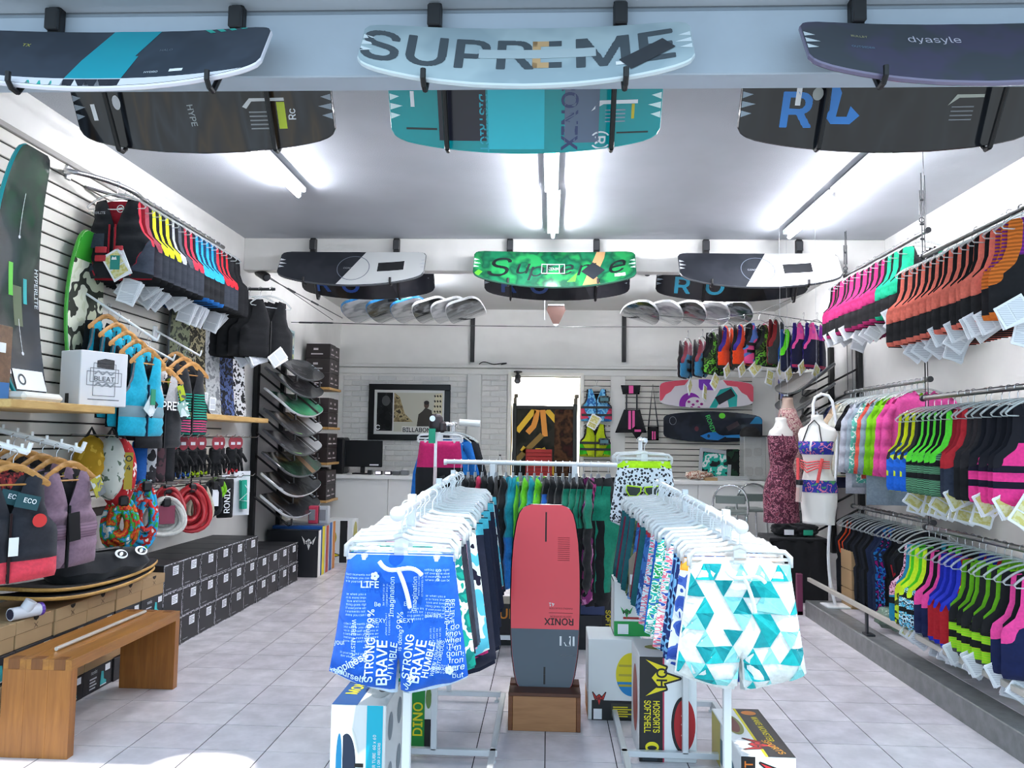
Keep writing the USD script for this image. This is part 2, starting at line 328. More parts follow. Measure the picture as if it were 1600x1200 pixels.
# ---------------------------------------------------------------- fluorescent tubes
def tubelamp(x, y0, y1, label, z=HC-.012):
    t = Thing('tube_light', label, 'ceiling light', T4((x, y0, z)), 'fluorescent tubes on the ceiling'); L = y1-y0
    t.add('batten', bx((0, L/2, -.02), (.11, L, .04), .006), WHT)
    for y in (.01, L-.01): t.add('lampholder', bx((0, y, -.055), (.03, .025, .05), .004), WHT)
    t.add('tube', tube([(0, .02, -.075), (0, L-.02, -.075)], .016, 10), glow('#f6f7ff', TUBE), smooth=True)
tubelamp(-2.0, 4.85, 6.15, 'bright tube light on the ceiling above the left clothes rail')
tubelamp(0.0, 4.95, 6.15, 'bright tube light on ceiling centre, front one of the pair in line')
tubelamp(0.02, 6.2, 7.4, 'bright tube light on ceiling centre, rear one of the pair in line')
tubelamp(2.2, 4.95, 6.15, 'bright tube light above the right clothes rails, front one of two in line')
tubelamp(2.2, 6.2, 7.4, 'bright tube light above the right clothes rails, rear one of two in line')
tubelamp(0.3, 8.9, 10.1, 'middle tube light on the rear ceiling behind the second beam', H2-.012)
tubelamp(-1.7, 8.5, 9.7, 'tube light at the left of the rear ceiling behind the second beam', H2-.012)
tubelamp(1.9, 8.5, 9.7, 'tube light at the right of the rear ceiling behind the second beam', H2-.012)
# ---------------------------------------------------------------- boards
def prof(pts):
    a = np.array(pts); return lambda s: np.interp(np.abs(s), a[:, 0], a[:, 1])
WAKE = prof([(0, 1), (.3, .975), (.55, .92), (.75, .85), (.88, .775), (.95, .70), (.985, .62), (1, .5)])
SKATE = prof([(0, 1), (.4, .985), (.7, .93), (.85, .85), (.93, .74), (.98, .6), (1, .45)])
SURF = prof([(0, 1), (.3, .98), (.55, .88), (.75, .70), (.9, .45), (.97, .24), (1, .06)])
class Board:
    "L long (local x), W wide (y), deck normal +z, tips bent up by rk"
    def __init__(s, name, label, L, W, rk, M, deck, base, rail, shape=WAKE, thk=.026, group=None, c='board', key=None, pw=2.2):
        s.L, s.W, s.rk, s.sh, s.thk, s.pw = L, W, rk, shape, thk, pw
        t = s.t = Thing(name, label, c, M, group)
        q = np.r_[np.linspace(-1, -.88, 7), np.linspace(-.8, .8, 17), np.linspace(.88, 1, 7)]; n = len(q); tt = np.linspace(-1, 1, 9); m = len(tt)
        x = q*L/2; w = shape(q)*W/2; zz = rk*np.abs(q)**pw
        def grid(off, inset): return np.stack([np.repeat(x, m), ((w-inset)[:, None]*tt).ravel(), np.repeat(zz, m)+off], 1)
        F = np.array([[[i*m+j, (i+1)*m+j, (i+1)*m+j+1], [i*m+j, (i+1)*m+j+1, i*m+j+1]] for i in range(n-1) for j in range(m-1)]).reshape(-1, 3)
        t.add('deck', (grid(0, .006), F), deck, smooth=True); t.add('base', (grid(-thk, .006), F[:, ::-1]), base, smooth=True)
        ring = [(i, -1) for i in range(n)]+[(n-1, j) for j in tt[1:-1]]+[(i, 1) for i in range(n-1, -1, -1)]+[(0, j) for j in tt[-2:0:-1]]
        V = []
        for o, ins in ((0, .006), (-.006, 0), (-thk+.006, 0), (-thk, .006)): V.append([(x[i]*(1 if 0 < i < n-1 else 1+(.006-ins)/L), (w[i]-ins)*j, zz[i]+o) for i, j in ring])
        V = np.array(V).reshape(-1, 3); k = len(ring)
        RF = np.array([[[a*k+i, a*k+(i+1) % k, (a+1)*k+(i+1) % k], [a*k+i, (a+1)*k+(i+1) % k, (a+1)*k+i]] for a in range(3) for i in range(k)]).reshape(-1, 3)
        t.add('rail', (V, RF[:, ::-1]), rail)
    def lay(s, vf, m, side='d', off=.0012, name='print'):
        "print in view coordinates (a to the right, b up) on the deck 'd' or the base 'b'"
        if hasattr(vf, 'area'):
            p = vf.intersection(s.outline()); st = .05; x0, _, x1, _ = (p.bounds if not p.is_empty else (0, 0, 0, 0)); parts = []
            for k in range(math.floor(x0/st), math.ceil(x1/st)):
                v, f = tri2(p.intersection(sbox(k*st, -1, (k+1)*st, 1)))
                if len(v): parts.append((v, f))
            if not parts: return s
            v, f = cat([(np.c_[a, np.zeros(len(a))], b) for a, b in parts]); v = v[:, :2]
        else: v, f = vf
        z = s.rk*np.abs(np.clip(2*v[:, 0]/s.L, -1, 1))**s.pw
        V = np.c_[v[:, 0], v[:, 1], z+off] if side == 'd' else np.c_[v[:, 0], -v[:, 1], z-s.thk-off]
        s.t.pr((V, f), m, name); return s
    def outline(s, ins=.007):
        q = np.linspace(-1, 1, 61); w = s.sh(q)*s.W/2-ins; x = q*(s.L/2-.002)
        return Polygon(np.r_[np.c_[x, -w], np.c_[x, w][::-1]])
    def text(s, txt, h, c, m, side='d', rot=0, bold=True, sx=1, name='print'): return s.lay(place2(text2(txt, h, bold), c, rot, sx), m, side, name=name)
    def notches(s, m, side='d'):
        for e in (-1, 1):
            for dy, d in ((-.045, .05), (0, .065), (.045, .05)):
                x = e*s.L/2*.995; s.lay(Polygon([(x, dy-.016), (x-e*d, dy+.004), (x, dy+.016)]), m, side, name='tip_notch'); s.t.done()
        return s
    def done(s): s.t.done(); return s
P = lambda c, r=.3, coat=.4: plain(c, r, 0, .5, coat)
FILM = blotch(['#17181c', '#1e2026', '#141519'], 5, hard=False, rough=.22, coat=.6)
def carbon(c1, c2): return blotch([c1, c2, c1], 4, hard=False, rough=.25, coat=.5)
ct, st_ = math.cos(math.radians(32)), math.sin(math.radians(32))
def front_M(x, y, z, roll=0): M = basis((x, y, z), (1, 0, 0), (0, st_, ct), (0, -ct, st_)); return M@T4(rz=roll)
def rear_M(x, y, z): return basis((x, y, z), (1, 0, 0), (0, st_, -ct), (0, ct, st_))
def bracket(x, yw, zt, zb, side, label, group):
    "wall bracket: upright plate, foot and hook that carry a board on a beam; side -1 faces the street, +1 the room"
    t = Thing('board_bracket', label, 'bracket', T4((x, yw, 0)), group); s = side
    t.add('upright', box2((-.03, s*.001, zb+.205), (.03, s*.05, zt), .006), BLK); t.add('pad', box2((-.03, s*.05, zt-.12), (.03, s*.075, zt-.02), .006), DGREY)
    t.add('foot', tube([(0, s*.02, zb+.34), (0, s*.262, zb-.012)], .013, 8), BLK); t.add('hook', tube([(0, s*.262, zb-.012), (0, s*.30, zb-.01), (0, s*.325, zb+.012), (0, s*.325, zb+.05)], .012, 8), BLK)
XB = lambda u, v, y: aty(u, v, y)[0]
# --- street side of the front beam
gf = 'boards hung on the street side of the front beam'
yb, zb = 3.315, 3.15
b = Board('wakeboard', 'teal and charcoal wakeboard with white lower edge, left end of the street-side row', 1.42, .43, .06, front_M(XB(172, 90, yb), yb, zb), carbon('#2b3442', '#343d4c'), P('#20242c'), P('#e8e6f0'), group=gf)
TE = blotch(['#12aab8', '#10a0b4'], 3, hard=False, rough=.3, coat=.4)
b.lay(Polygon([(-.15, -.155), (.10, -.155), (.125, .01), (.11, .012), (.18, .22), (-.04, .22), (-.12, -.02)]), TE)
b.lay(rect(-.71, -.215, .71, -.155), P('#ecebf4')); b.lay(rect(-.17, -.215, .10, -.160), P('#1c2030'))
for k, d in enumerate((-.11, -.075, -.02, .01, .045)): b.lay(Polygon([(d-.02, -.21), (d-.005, -.21), (d+.012, -.163), (d-.003, -.163)]), P('#ecebf4'))
for e in (-1, 1):
    for k in range(4): b.lay(Polygon([(e*.36+k*.05, e*.21), (e*.36+k*.05+.03, e*.21), (e*.36+k*.05+.06+.02*e, e*.16), (e*.36+k*.05+.035+.02*e, e*.16)]), P('#23b3a6'))
b.lay(rect(.30, -.12, .36, -.10), PAPER); b.text('HYDRO', .013, (.22, -.115), P('#cfd6de')); b.text('radar', .014, (-.02, -.02), P('#7fd6dc')); b.text('HALO', .016, (.24, .05), P('#5b6672')); b.text('TX', .02, (-.4, .08), P('#a8a84a'))
b.done()
b = Board('wakeboard', 'pale grey wakeboard with huge dark lettering, middle of the street-side row', 1.395, .43, .066, front_M(XB(821, 88, yb), yb, zb), blotch(['#a9bcc4', '#b4c6cc', '#9fb2bb'], 3, hard=False, rough=.22, coat=.6), P('#8c9aa2'), P('#c9d6dc'), group=gf)
DK = P('#454f57')
b.text('SUPR', .205, (-.33, 0.0), DK, sx=1.0); 
b.lay(rect(.03, -.10, .065, .10), P('#d0a878')); 
for y0 in (-.10, -.02, .06): b.lay(rect(.03, y0, .10, y0+.04), P('#d0a878')); b.lay(rect(.10, y0, .155, y0+.04), DK)
b.text('ME', .205, (.42, 0.0), DK, sx=1.05); b.notches(P('#dfe9ee'))
b.lay(affinity.rotate(rect(.40, -.10, .62, -.01), 32), P('#2d3138'), off=.004, name='swing_tag'); b.text('SUPREME', .016, (.52, -.05), P('#d5d9dc'), rot=32); b.lay(rect(.38, -.11, .47, -.085), PAPER, off=.002); b.lay(rect(-.20, -.03, .30, .035), P('#b6c5cb'), off=.0016)
b.done()
b = Board('wakeboard', 'dark slate wakeboard with small pale script, right end of the street-side row', 1.42, .43, .06, front_M(XB(1522, 92, yb), yb, zb), carbon('#3a4049', '#423f58'), P('#2d3037'), P('#6b6480'), group=gf)
b.text('dyasyle', .045, (-.14, .08), P('#c6c3d2'), bold=False); b.text('BULLET', .014, (-.46, .08), P('#9a9a70')); b.text('OUTSIDER', .014, (-.46, .0), P('#5d7890')); b.notches(P('#cfd8de')); b.done()
for u in (88, 372, 680, 969, 1338): bracket(XB(u, 25, YF-.03), YF, 3.47, 2.975, -1, 'black bracket on the front beam, holding up the %s' % {88: 'left end of the teal board', 372: 'right end of the teal board', 680: 'left end of the lettered pale board', 969: 'right end of the lettered pale board', 1338: 'left end of the slate board'}[u], 'brackets on the street side of the front beam')
# --- room side of the front beam (we look up at the bases)
gr = 'boards hung on the room side of the front beam'
yr, zr = 3.853, 3.152
DIRT = carbon('#1b1c22', '#24252c')
b = Board('wakeboard', 'glossy black film-wrapped wakeboard behind the front beam, on the left', 1.34, .44, .07, rear_M(XB(310, 190, yr), yr, zr), P('#202020'), blotch(['#15161a', '#1d1e25', '#3a2e20', '#181a20', '#2a3038', '#14151a'], 3.5, hard=False, rough=.14, coat=.8, stretch=(1.6, .3, 1)), P('#16171b'), group=gr)
b.lay(affinity.rotate(rect(-.57, -.06, -.545, .02), 3), PAPER, 'b'); b.lay(ell(-.42, .03, .022, .035), PAPER, 'b'); b.text('HYPE', .03, (-.03, -.03), P('#9aa3a8'), 'b', rot=-85); b.text('Rc', .035, (.47, -.03), P('#cfd4da'), 'b', rot=90)
b.lay(Polygon([(.23, .01), (.27, .05), (.44, .05), (.44, .035), (.28, .035), (.25, 0)]), P('#d9dde0'), 'b'); b.lay(rect(.40, -.10, .44, .03), P('#b9cc22'), 'b')
for k in range(5): b.lay(rect(.26, -.02-.02*k, .37, -.013-.02*k), P('#8a8f94'), 'b')
b.notches(P('#8d99a5'), 'b').done()
b = Board('wakeboard', 'turquoise wakeboard with dark lettered bands behind the front beam, in the middle', 1.36, .45, .07, rear_M(XB(819, 190, yr), yr, zr), P('#0d6e72'), blotch(['#0aa0a4', '#0c989e'], 3, hard=False, rough=.18, coat=.7), P('#0fb1b0'), group=gr)
b.lay(rect(-.43, -.16, -.19, .2), P('#181a2c'), 'b'); b.lay(rect(-.18, -.2, .10, .22), P('#22bfd0'), 'b'); b.lay(rect(.20, -.17, .37, .2), P('#5c6d86'), 'b')
b.text('DISTRICT', .042, (-.20, -.075), P('#1ba7bd'), 'b', rot=-90, bold=True); b.text('RONIX', .078, (.225, -.035), P('#2a3a6a'), 'b', rot=-90); b.text('R', .05, (.38, -.16), P('#e6ecf2'), 'b', rot=-90)
for k in (-1, 1): b.lay(Polygon(np.r_[[(.38+.05*math.cos(a), -.16+k*.038*math.sin(a)+k*.006) for a in np.linspace(.5, 2.6, 9)], [(.38+.042*math.cos(a), -.16+k*.03*math.sin(a)+k*.006) for a in np.linspace(2.6, .5, 9)]]), P('#e6ecf2'), 'b')
b.lay(rect(-.57, .0, -.55, .075), PAPER, 'b'); b.lay(Polygon([(.33, -.02), (.37, .03), (.56, .03), (.56, .012), (.39, .012)]), PAPER, 'b'); b.lay(rect(.53, -.06, .545, .01), P('#c9b72a'), 'b'); b.lay(rect(-.6, -.11, -.44, -.10), P('#0c2c30'), 'b'); b.lay(rect(.46, -.13, .62, -.122), P('#0c2c30'), 'b')
for k in range(4): b.lay(rect(.40, -.02-.018*k, .50, -.014-.018*k), P('#93a3b4'), 'b')
b.notches(P('#d6f2f2'), 'b').done()
b = Board('wakeboard', 'black wakeboard with big blue letters behind the front beam, on the right', 1.44, .45, .07, rear_M(XB(1396, 190, yr), yr, zr), P('#1b1b1f'), blotch(['#131318', '#17171d', '#20242a', '#14141a'], 3, hard=False, rough=.14, coat=.8, stretch=(1.5, .3, 1)), P('#17171b'), group=gr)
b.text('R', .16, (-.455, -.02), P('#2a7fd0'), 'b', sx=1.2); b.lay(Polygon([(-.31, .1), (-.28, .1), (-.26, .06), (-.27, -.05), (-.22, -.05), (-.21, 0), (-.16, -.045), (-.20, -.085), (-.29, -.085), (-.32, -.05), (-.305, -.02)]), P('#2a86dd'), 'b')
b.lay(rect(-.47, .0, -.445, .09), PAPER, 'b'); b.lay(ell(-.37, .055, .025, .03), P('#aab0ae'), 'b'); b.lay(Polygon([(.25, .0), (.285, .05), (.42, .05), (.42, .035), (.30, .035)]), P('#b9c0b6'), 'b')
for k in range(4): b.lay(rect(.27, -.01-.02*k, .38, -.004-.02*k), P('#7a8088'), 'b')
b.notches(P('#93a5b4'), 'b').done()
for u, w in ((178, 'left end of the black film-wrapped board'), (425, 'right end of the black film-wrapped board'), (697, 'left end of the turquoise board'), (957, 'right end of the turquoise board'), (1285, 'left end of the blue lettered board'), (1556, 'right end of the blue lettered board')):
    bracket(XB(u, 190, yr), YF+.15, 3.42, 2.975, 1, 'black bracket behind the front beam, under the '+w, 'brackets on the room side of the front beam')
# --- second beam
yb2, zb2 = 7.6, 3.155
g2 = 'boards hung on the front of the second beam'
def split(name, label, u, L):
    b = Board('wakeboard', label, L, .45, .07, front_M(XB(u, 415, yb2), yb2, zb2), carbon('#272a30', '#2e3138'), P('#1d1f24'), P('#4a4d52'), group=g2)
    b.lay(Polygon([(L*.5, .3), (L*.1, .3), (.10, .22), (-.14, -.22), (.0, -.3), (L*.5, -.3)]), P('#d6d9d8')); 
    ring = ell(0, 0, .16, .16).difference(ell(0, 0, .153, .153)); b.lay(ring, P('#6c7584'), off=.0018); b.text('CONTINUUM', .022, (0, 0), P('#8b8f94'))
    b.lay(rect(.24, -.05, .5, .065), P('#1f2023'), off=.002, name='swing_tag'); b.text('FRAME', .02, (.37, .0), P('#777b80')); b.notches(P('#c9cdd0')); return b.done()
split('wakeboard', 'half black, half white wakeboard on the second beam, at its left end', XB(552, 415, yb2) and 552, 1.42)
b = Board('wakeboard', 'green wakeboard with black script lettering on the middle of the second beam', 1.54, .47, .085, front_M(XB(866, 418, yb2), yb2, zb2), blotch(['#0e5a3a', '#12704a', '#0c4a33', '#1f8a4a'], 5, hard=False, rough=.25, coat=.5), P('#12352a'), P('#2c6e54'), group=g2)
b.lay(Polygon([(.26, -.24), (.42, .24), (.50, .24), (.48, .12), (.40, -.10), (.44, -.24)]), P('#b98f62')); b.lay(Polygon([(-.78, -.16), (-.72, -.08), (-.68, -.1), (-.74, -.2)]), P('#58b82e')); b.lay(Polygon([(.12, -.17), (.22, -.05), (.2, -.17)]), P('#58b82e'))
for tx, cx, hh in (('S', -.52, .24), ('u', -.30, .17), ('p', -.17, .17), ('r', -.04, .17), ('e', .12, .17), ('m', .33, .17), ('e', .60, .2)):
    v, f = text2(tx, hh, False); v = v@np.array([[1, 0], [.35, 1]]); b.lay(place2((v, f), (cx, -.01 if tx != 'p' else -.06), 8, 1.15), P('#10181a'))
for q in (rect(-.12, -.06, .10, .06), rect(-.07, -.055, .05, .055)): b.lay(q.exterior.buffer(.004), P('#c9d3cf'), off=.002)
b.text('KINK', .035, (-.01, 0), P('#b9c6c2')); b.lay(affinity.rotate(rect(.29, -.12, .45, .04), 45), P('#20242c'), off=.003, name='swing_tag'); b.lay(rect(.57, -.14, .67, -.10), PAPER, off=.002); b.notches(P('#bfe0d0')).done()
split('wakeboard', 'half black, half white wakeboard on the second beam, at its right end', 1184, 1.50)
g3 = 'boards hung on the rear of the second beam'
yr2, zr2 = 8.13, 3.155
def darkb(label, u, L, col):
    b = Board('wakeboard', label, L, .44, .07, rear_M(XB(u, 450, yr2), yr2, zr2), P('#1b1b1f'), carbon('#131419', '#1a1b20'), P('#17171b'), group=g3)
    b.text('R', .17, (-L*.33, -.05), P(col), 'b', sx=1.2); b.text('O', .17, (-L*.12, -.05), P(col), 'b', sx=1.2); b.lay(Polygon([(L*.1, .25), (L*.25, -.25), (L*.5, -.25), (L*.5, .25)]), carbon('#33353c', '#262830'), 'b'); return b.notches(P('#9aa5b0'), 'b').done()
darkb('dark wakeboard with blue letters low on the rear of the second beam, left', 572, 1.40, '#1d4a9a')
darkb('dark wakeboard with blue letters low on the rear of the second beam, middle', 870, 1.50, '#1d3f7a')
darkb('dark wakeboard with bright cyan letters low on the rear of the second beam, right', 1146, 1.54, '#28b0d4')
for i, u in enumerate((490, 620, 797, 932, 1103, 1248)):
    w = ('left', 'right')[i % 2]+' end of the '+('left', 'middle', 'right')[i//2]
    bracket(XB(u, 380, Y2-.03), Y2, 3.49, 2.99, -1, 'black bracket on second beam front under the '+w+' board', 'brackets on the second beam')
    bracket(XB(u, 440, Y2+.25), Y2+.15, 3.40, 2.975, 1, 'black bracket on second beam rear under the '+w+' dark board', 'brackets on the second beam')
# ---------------------------------------------------------------- hangers and garments
def hook(t, m=METAL, r=.0022, R_=.017, neck=.055):
    a = np.linspace(-.35*math.pi, math.pi, 12); p = [(R_*math.cos(q), 0, -R_+.003+R_*math.sin(q)) for q in a][::-1]
    p = [(-R_, 0, -R_+.003-.008)]+p; p.append((0, 0, -R_*2-.012)); p.append((0, 0, -R_-.012-neck)); t.add('hook', tube(p, r, 6), m)
def mk_plastic(label, M, group):
    t = Thing('plastic_hanger', label, 'hanger', M, group); hook(t)
    t.add('shoulder_bar', tube(smoothline([(-.20, 0, -.165), (-.15, 0, -.125), (-.06, 0, -.088), (0, 0, -.08), (.06, 0, -.088), (.15, 0, -.125), (.20, 0, -.165)], 4), .0065, 7), CLEAR, smooth=True)
    t.add('cross_bar', tube([(-.20, 0, -.165), (-.19, 0, -.178), (0, 0, -.182), (.19, 0, -.178), (.20, 0, -.165)], .004, 6), CLEAR); return t
WOODH = wood('#a9753a', '#c79350', 6, (2, 10, 10), .4)
def mk_wood(label, M, group):
    t = Thing('wooden_hanger', label, 'hanger', M, group); hook(t, neck=.05)
    o = unary_union([LineString([(0, -.078), (s*.05, -.092), (s*.105, -.125), (s*.168, -.172)]).buffer(.015) for s in (-1, 1)])
    t.add('shoulder_bar', pillow(o, .011, .02, R0=.015), WOODH, smooth=True); t.add('trouser_bar', tube([(-.15, 0, -.172), (.15, 0, -.172)], .005, 7), WOODH); return t
CLEARW = clear('#ffffff', .5, .06)
def mk_clip(label, M, group):
    "rectangular clear hanger with two clips for shorts"
    t = Thing('clip_hanger', label, 'hanger', M, group); hook(t, STEELW, .0024, .019, .06); w = .175
    t.add('top_bar', tube([(-w, 0, -.158), (-w, 0, -.125), (-w+.02, 0, -.106), (-.03, 0, -.098), (0, 0, -.088), (.03, 0, -.098), (w-.02, 0, -.106), (w, 0, -.125), (w, 0, -.158)], .0095, 7), CLEARW, smooth=True)
    t.add('lower_bar', bx((0, 0, -.158), (2*w, .010, .020), .002), CLEARW); t.add('centre_web', bx((0, 0, -.125), (.045, .008, .06), .002), CLEARW); t.add('mid_bar', bx((0, 0, -.132), (2*w, .008, .012), .002), CLEARW)
    for s in (-1, 1):
        c = t.add('clip', bx((s*.115, -.006, -.172), (.022, .016, .05), .004), CLEARW); t.add('clip_spring', bx((s*.115, -.016, -.165), (.012, .004, .02), .001), STEELW, c)
    return t
def mk_narrow(label, M, group):
    t = Thing('garment_clip', label, 'hanger', M, group); hook(t, STEELW, .002, .016, .05); t.add('clip_body', extr(Polygon([(-.035, -.17), (.035, -.17), (.014, -.09), (-.014, -.09)]).buffer(.004), .008, T4((0, .004, 0), rx=math.pi/2)), plain('#9a9ea4', .4)); t.add('clip_jaw', bx((0, -.008, -.165), (.05, .012, .03), .003), CLEARW); return t
HG = {'k': mk_narrow, 'p': mk_plastic, 'w': mk_wood, 'c': mk_clip}
def hang(kind, M, label, group): return inst(('hg', kind), HG[kind], M, label, group)
VH = [(.075, 0), (.15, -.012), (.157, -.08), (.162, -.15), (.185, -.215), (.235, -.265), (.245, -.30), (.248, -.49), (.24, -.515), (.004, -.52), (.004, -.19), (.03, -.12), (.055, -.05)]
ARM = LineString(VH[1:7])
def mirror(p): return affinity.scale(p, -1, 1, origin=(0, 0))
def card(w=.12, h=.165, m=None, ink='#b9b04a', pages=2):
    ms = [bx((0, 0, 0), (w, .004, h))]
    return ms, [flat(rect(-w*.4, -h*.05, w*.4, h*.42), (0, -.003, 0), (1, 0, 0), (0, 0, 1)), flat(rect(-w*.4, -h*.42, w*.4, -h*.1), (0, -.003, 0), (1, 0, 0), (0, 0, 1))]
INKY = {'yellow': blotch(['#d6cf8e', '#cfc572', '#e0dcae'], 40, hard=False), 'white': stripes('#dfe1e6', '#b9bcc4', .011, 'z', ratio=.78), 'grey': plain('#c6c8cd', .8)}
def add_tag(t, kind, x, z, ang, y=-.045, w=.12, h=.165):
    M = T4((x, y, z))@T4(ry=math.radians(ang)); c, inks = card(w, h)
    p = t.add('swing_tag', xf(c[0], M@T4((0, 0, -h/2))), PAPER); t.add('tag_print', cat([xf(i, M@T4((0, 0, -h/2))) for i in inks]), INKY[kind], p)
    p2 = t.add('swing_tag', xf(c[0], M@T4((.01, .008, -h/2), ry=.14)), PAPER)
def mk_vest(st, name='vest'):
    def build(label, M, group):
        t = Thing('life_vest' if st.get('n') is None else st['n'], label, 'vest', M, group); k = st.get('s', 1.0); zo = -.115
        S = lambda p: affinity.translate(affinity.scale(p, k*st.get('sx', 1), k, origin=(0, 0)), 0, zo)
        half = Polygon(VH); arm = ARM.buffer(st.get('tw', .03)).intersection(half); hem = rect(-1, -.6, 1, -.488).intersection(half)
        body, trim = st['body'], st.get('trim'); fl = lambda s: (lambda x, z: .012*np.cos((x-.12*s)*9)*0+.05*(np.abs(x)/.25)**2*st.get('wrap', 1))
        seams = tuple(zo+k*q for q in st.get('seams', (-.27, -.35, -.43)))
        for s in (-1, 1):
            mm = (lambda p: p) if s > 0 else mirror; out = S(mm(half)); rest = half; zones = []
            if trim is not None: zones.append((arm, trim, 'armhole_trim')); rest = rest.difference(arm)
            if st.get('hem') is not None: zones.append((hem.difference(arm), st['hem'], 'hem')); rest = rest.difference(hem)
            for z0, z1, m in st.get('bands', ()):
                q = rect(-1, z0, 1, z1).intersection(rest); zones.append((q, m, 'panel')); rest = rest.difference(q)
            if st.get('shoulder') is not None: q = rect(-1, -.2, 1, 1).intersection(rest); zones.append((q, st['shoulder'], 'shoulder_panel')); rest = rest.difference(q)
            if st.get('side') is not None:
                q = Polygon([(.245, -.22), (.30, -.2), (.30, -.5), (.12, -.47), (.15, -.42)]).intersection(rest); zones.append((q, st['side'], 'side_panel')); rest = rest.difference(q)
                q = LineString([(.235, -.26), (.15, -.42), (.12, -.5)]).buffer(.006).intersection(rest); zones.append((q, st['pipe'], 'piping')); rest = rest.difference(q)
            zones.append((rest, body, 'front_panel'))
            for p, m, nm in zones:
                if p.area > 1e-5: t.add(nm, pillow(S(mm(p)), .032, .034, outline=out, seams=seams, fold=fl(s), both=(nm == 'front_panel'), R0=.05), m, smooth=True)
        bo = unary_union([half.buffer(.003), mirror(half).buffer(.003), rect(-.06, -.5, .06, -.05)]).buffer(0).intersection(rect(-.228, -.6, .228, 1))
        t.add('back_panel', pillow(S(bo), .022, .045, fold=lambda x, z: .062+0*x), st.get('back', trim or body), smooth=True)
        t.add('zip', bx((0, -.012, zo-k*.355), (.010, .012, k*.33), .002), st.get('zip', BLK))
        for z in st.get('straps', ()): t.add('strap', cat([flat(rect(-.24*k, zo+k*z-.016, .24*k, zo+k*z+.016), (0, -.036, 0), (1, 0, 0), (0, 0, 1))]), BLK); t.add('buckle', bx((.01, -.044, zo+k*z), (.05, .014, .034), .004), st.get('bk', BLK))
        for g in st.get('tags', ()): add_tag(t, *g)
        if st.get('extra'): st['extra'](t, zo, k)
        return t
    return build
STY = {}
def vest(style, M, label, group):
    st = STY[style]
    if st.get('tags') and len(st['tags'][0]) == 4:
        k = R.randrange(4); a = st['tags'][0]; st = {**st, 'tags': ((a[0], a[1]+(-.03, .02, .0, -.05)[k], a[2]+(0, .03, -.03, .015)[k], a[3]+(0, 14, -18, 28)[k]),)}; return inst(('v', style, k), mk_vest(st), M, label, group)
    return inst(('v', style), mk_vest(st), M, label, group)
B1 = fab('#17181b'); B2 = fab('#1f2126'); B3 = fab('#26292f')
def F(c, **k): return fab(c, **k)
def v_front_extra(t, zo, k):
    red = fab('#a31b2c')
    t.add('collar_lining', flat(Polygon([(-.075, -.0), (.075, 0), (.05, -.08), (.012, -.185), (-.012, -.185), (-.05, -.08)]), (0, .05, zo), (1, 0, 0), (0, 0, 1)), red)
    ring = ell(0, -.05, .026, .026).difference(ell(0, -.05, .02, .02)).union(Polygon([(-.018, -.045), (.012, -.04), (.018, -.055), (-.012, -.06)]))
    t.pr(flat(ring, (0, .045, zo), (1, 0, 0), (0, 0, 1)), WHT, 'collar_print'); t.pr(flat(place2(text2('HYPERLITE', .016, True), (0, -.095)), (0, .045, zo), (1, 0, 0), (0, 0, 1)), WHT, 'collar_print')
    t.pr(flat(place2(text2('HYPERLITE', .015, True), (-.105, -.10)), (0, -.04, zo), (1, 0, 0), (0, 0, 1)), plain('#9aa0a6'))
    for s in (-1, 1): t.add('zip_border', bx((s*.02, -.034, zo-.3), (.012, .008, .25), .002), red)
    for z in (-.345, -.40): t.add('buckle', bx((-.06, -.05, zo+z), (.075, .016, .04), .004), plain('#b32234', .35)); t.add('buckle', bx((.06, -.046, zo+z+.012), (.05, .012, .03), .004), plain('#b32234', .35))
    t.add('chest_pocket', flat(rect(-.21, -.33, -.05, -.235), (0, -.037, zo), (1, 0, 0), (0, 0, 1)), fab('#3b4351'))
    M = T4((.045, -.06, -.50))
    t.add('swing_tag', xf(bx((0, 0, -.045), (.06, .003, .09)), M@T4(rz=.1)), plain('#18867c', .6)); t.pr(flat(Polygon([(-.018, -.03), (.018, -.03), (.012, -.008), (0, -.016), (-.012, -.008)]), tuple(M[:3, 3]+[0, -.01, -.0]), (1, 0, 0), (0, 0, 1)), WHT, 'tag_print'); t.done()
STY['hyper'] = dict(body=B2, trim=F('#b02336'), tw=.007, side=fab('#39404d'), pipe=F('#b02336'), seams=(-.13, -.22, -.33, -.42), tags=[('yellow', .0, -.48, -32, -.05, .13, .185)], extra=v_front_extra, back=fab('#a31b2c'))
tg = [('white', .10, -.60, 35)]
for n, c in (('greyred', '#8a3a48'), ('yel', '#c9d421'), ('grytrim', '#a7abb2'), ('redt', '#b3283c'), ('redt2', '#c12430'), ('drk', '#3b3f47')):
    STY[n] = dict(body=B1, trim=F(c), tw=.022, side=F('#31363f'), pipe=F(c), back=B2, tags=tg, seams=(-.3, -.36, -.42, -.47))
BLUEP = stripes('#16486c', '#1b2430', .012, 'z', .01)
STY['blu'] = dict(body=B1, trim=F('#2394d8'), shoulder=BLUEP, tw=.028, hem=F('#1560a8'), back=BLUEP, bands=((-.30, -.2, WHT),), tags=tg)
STY['dark2'] = dict(body=B1, seams=(-.25, -.30, -.35, -.40, -.45), tags=tg, sx=1.05)
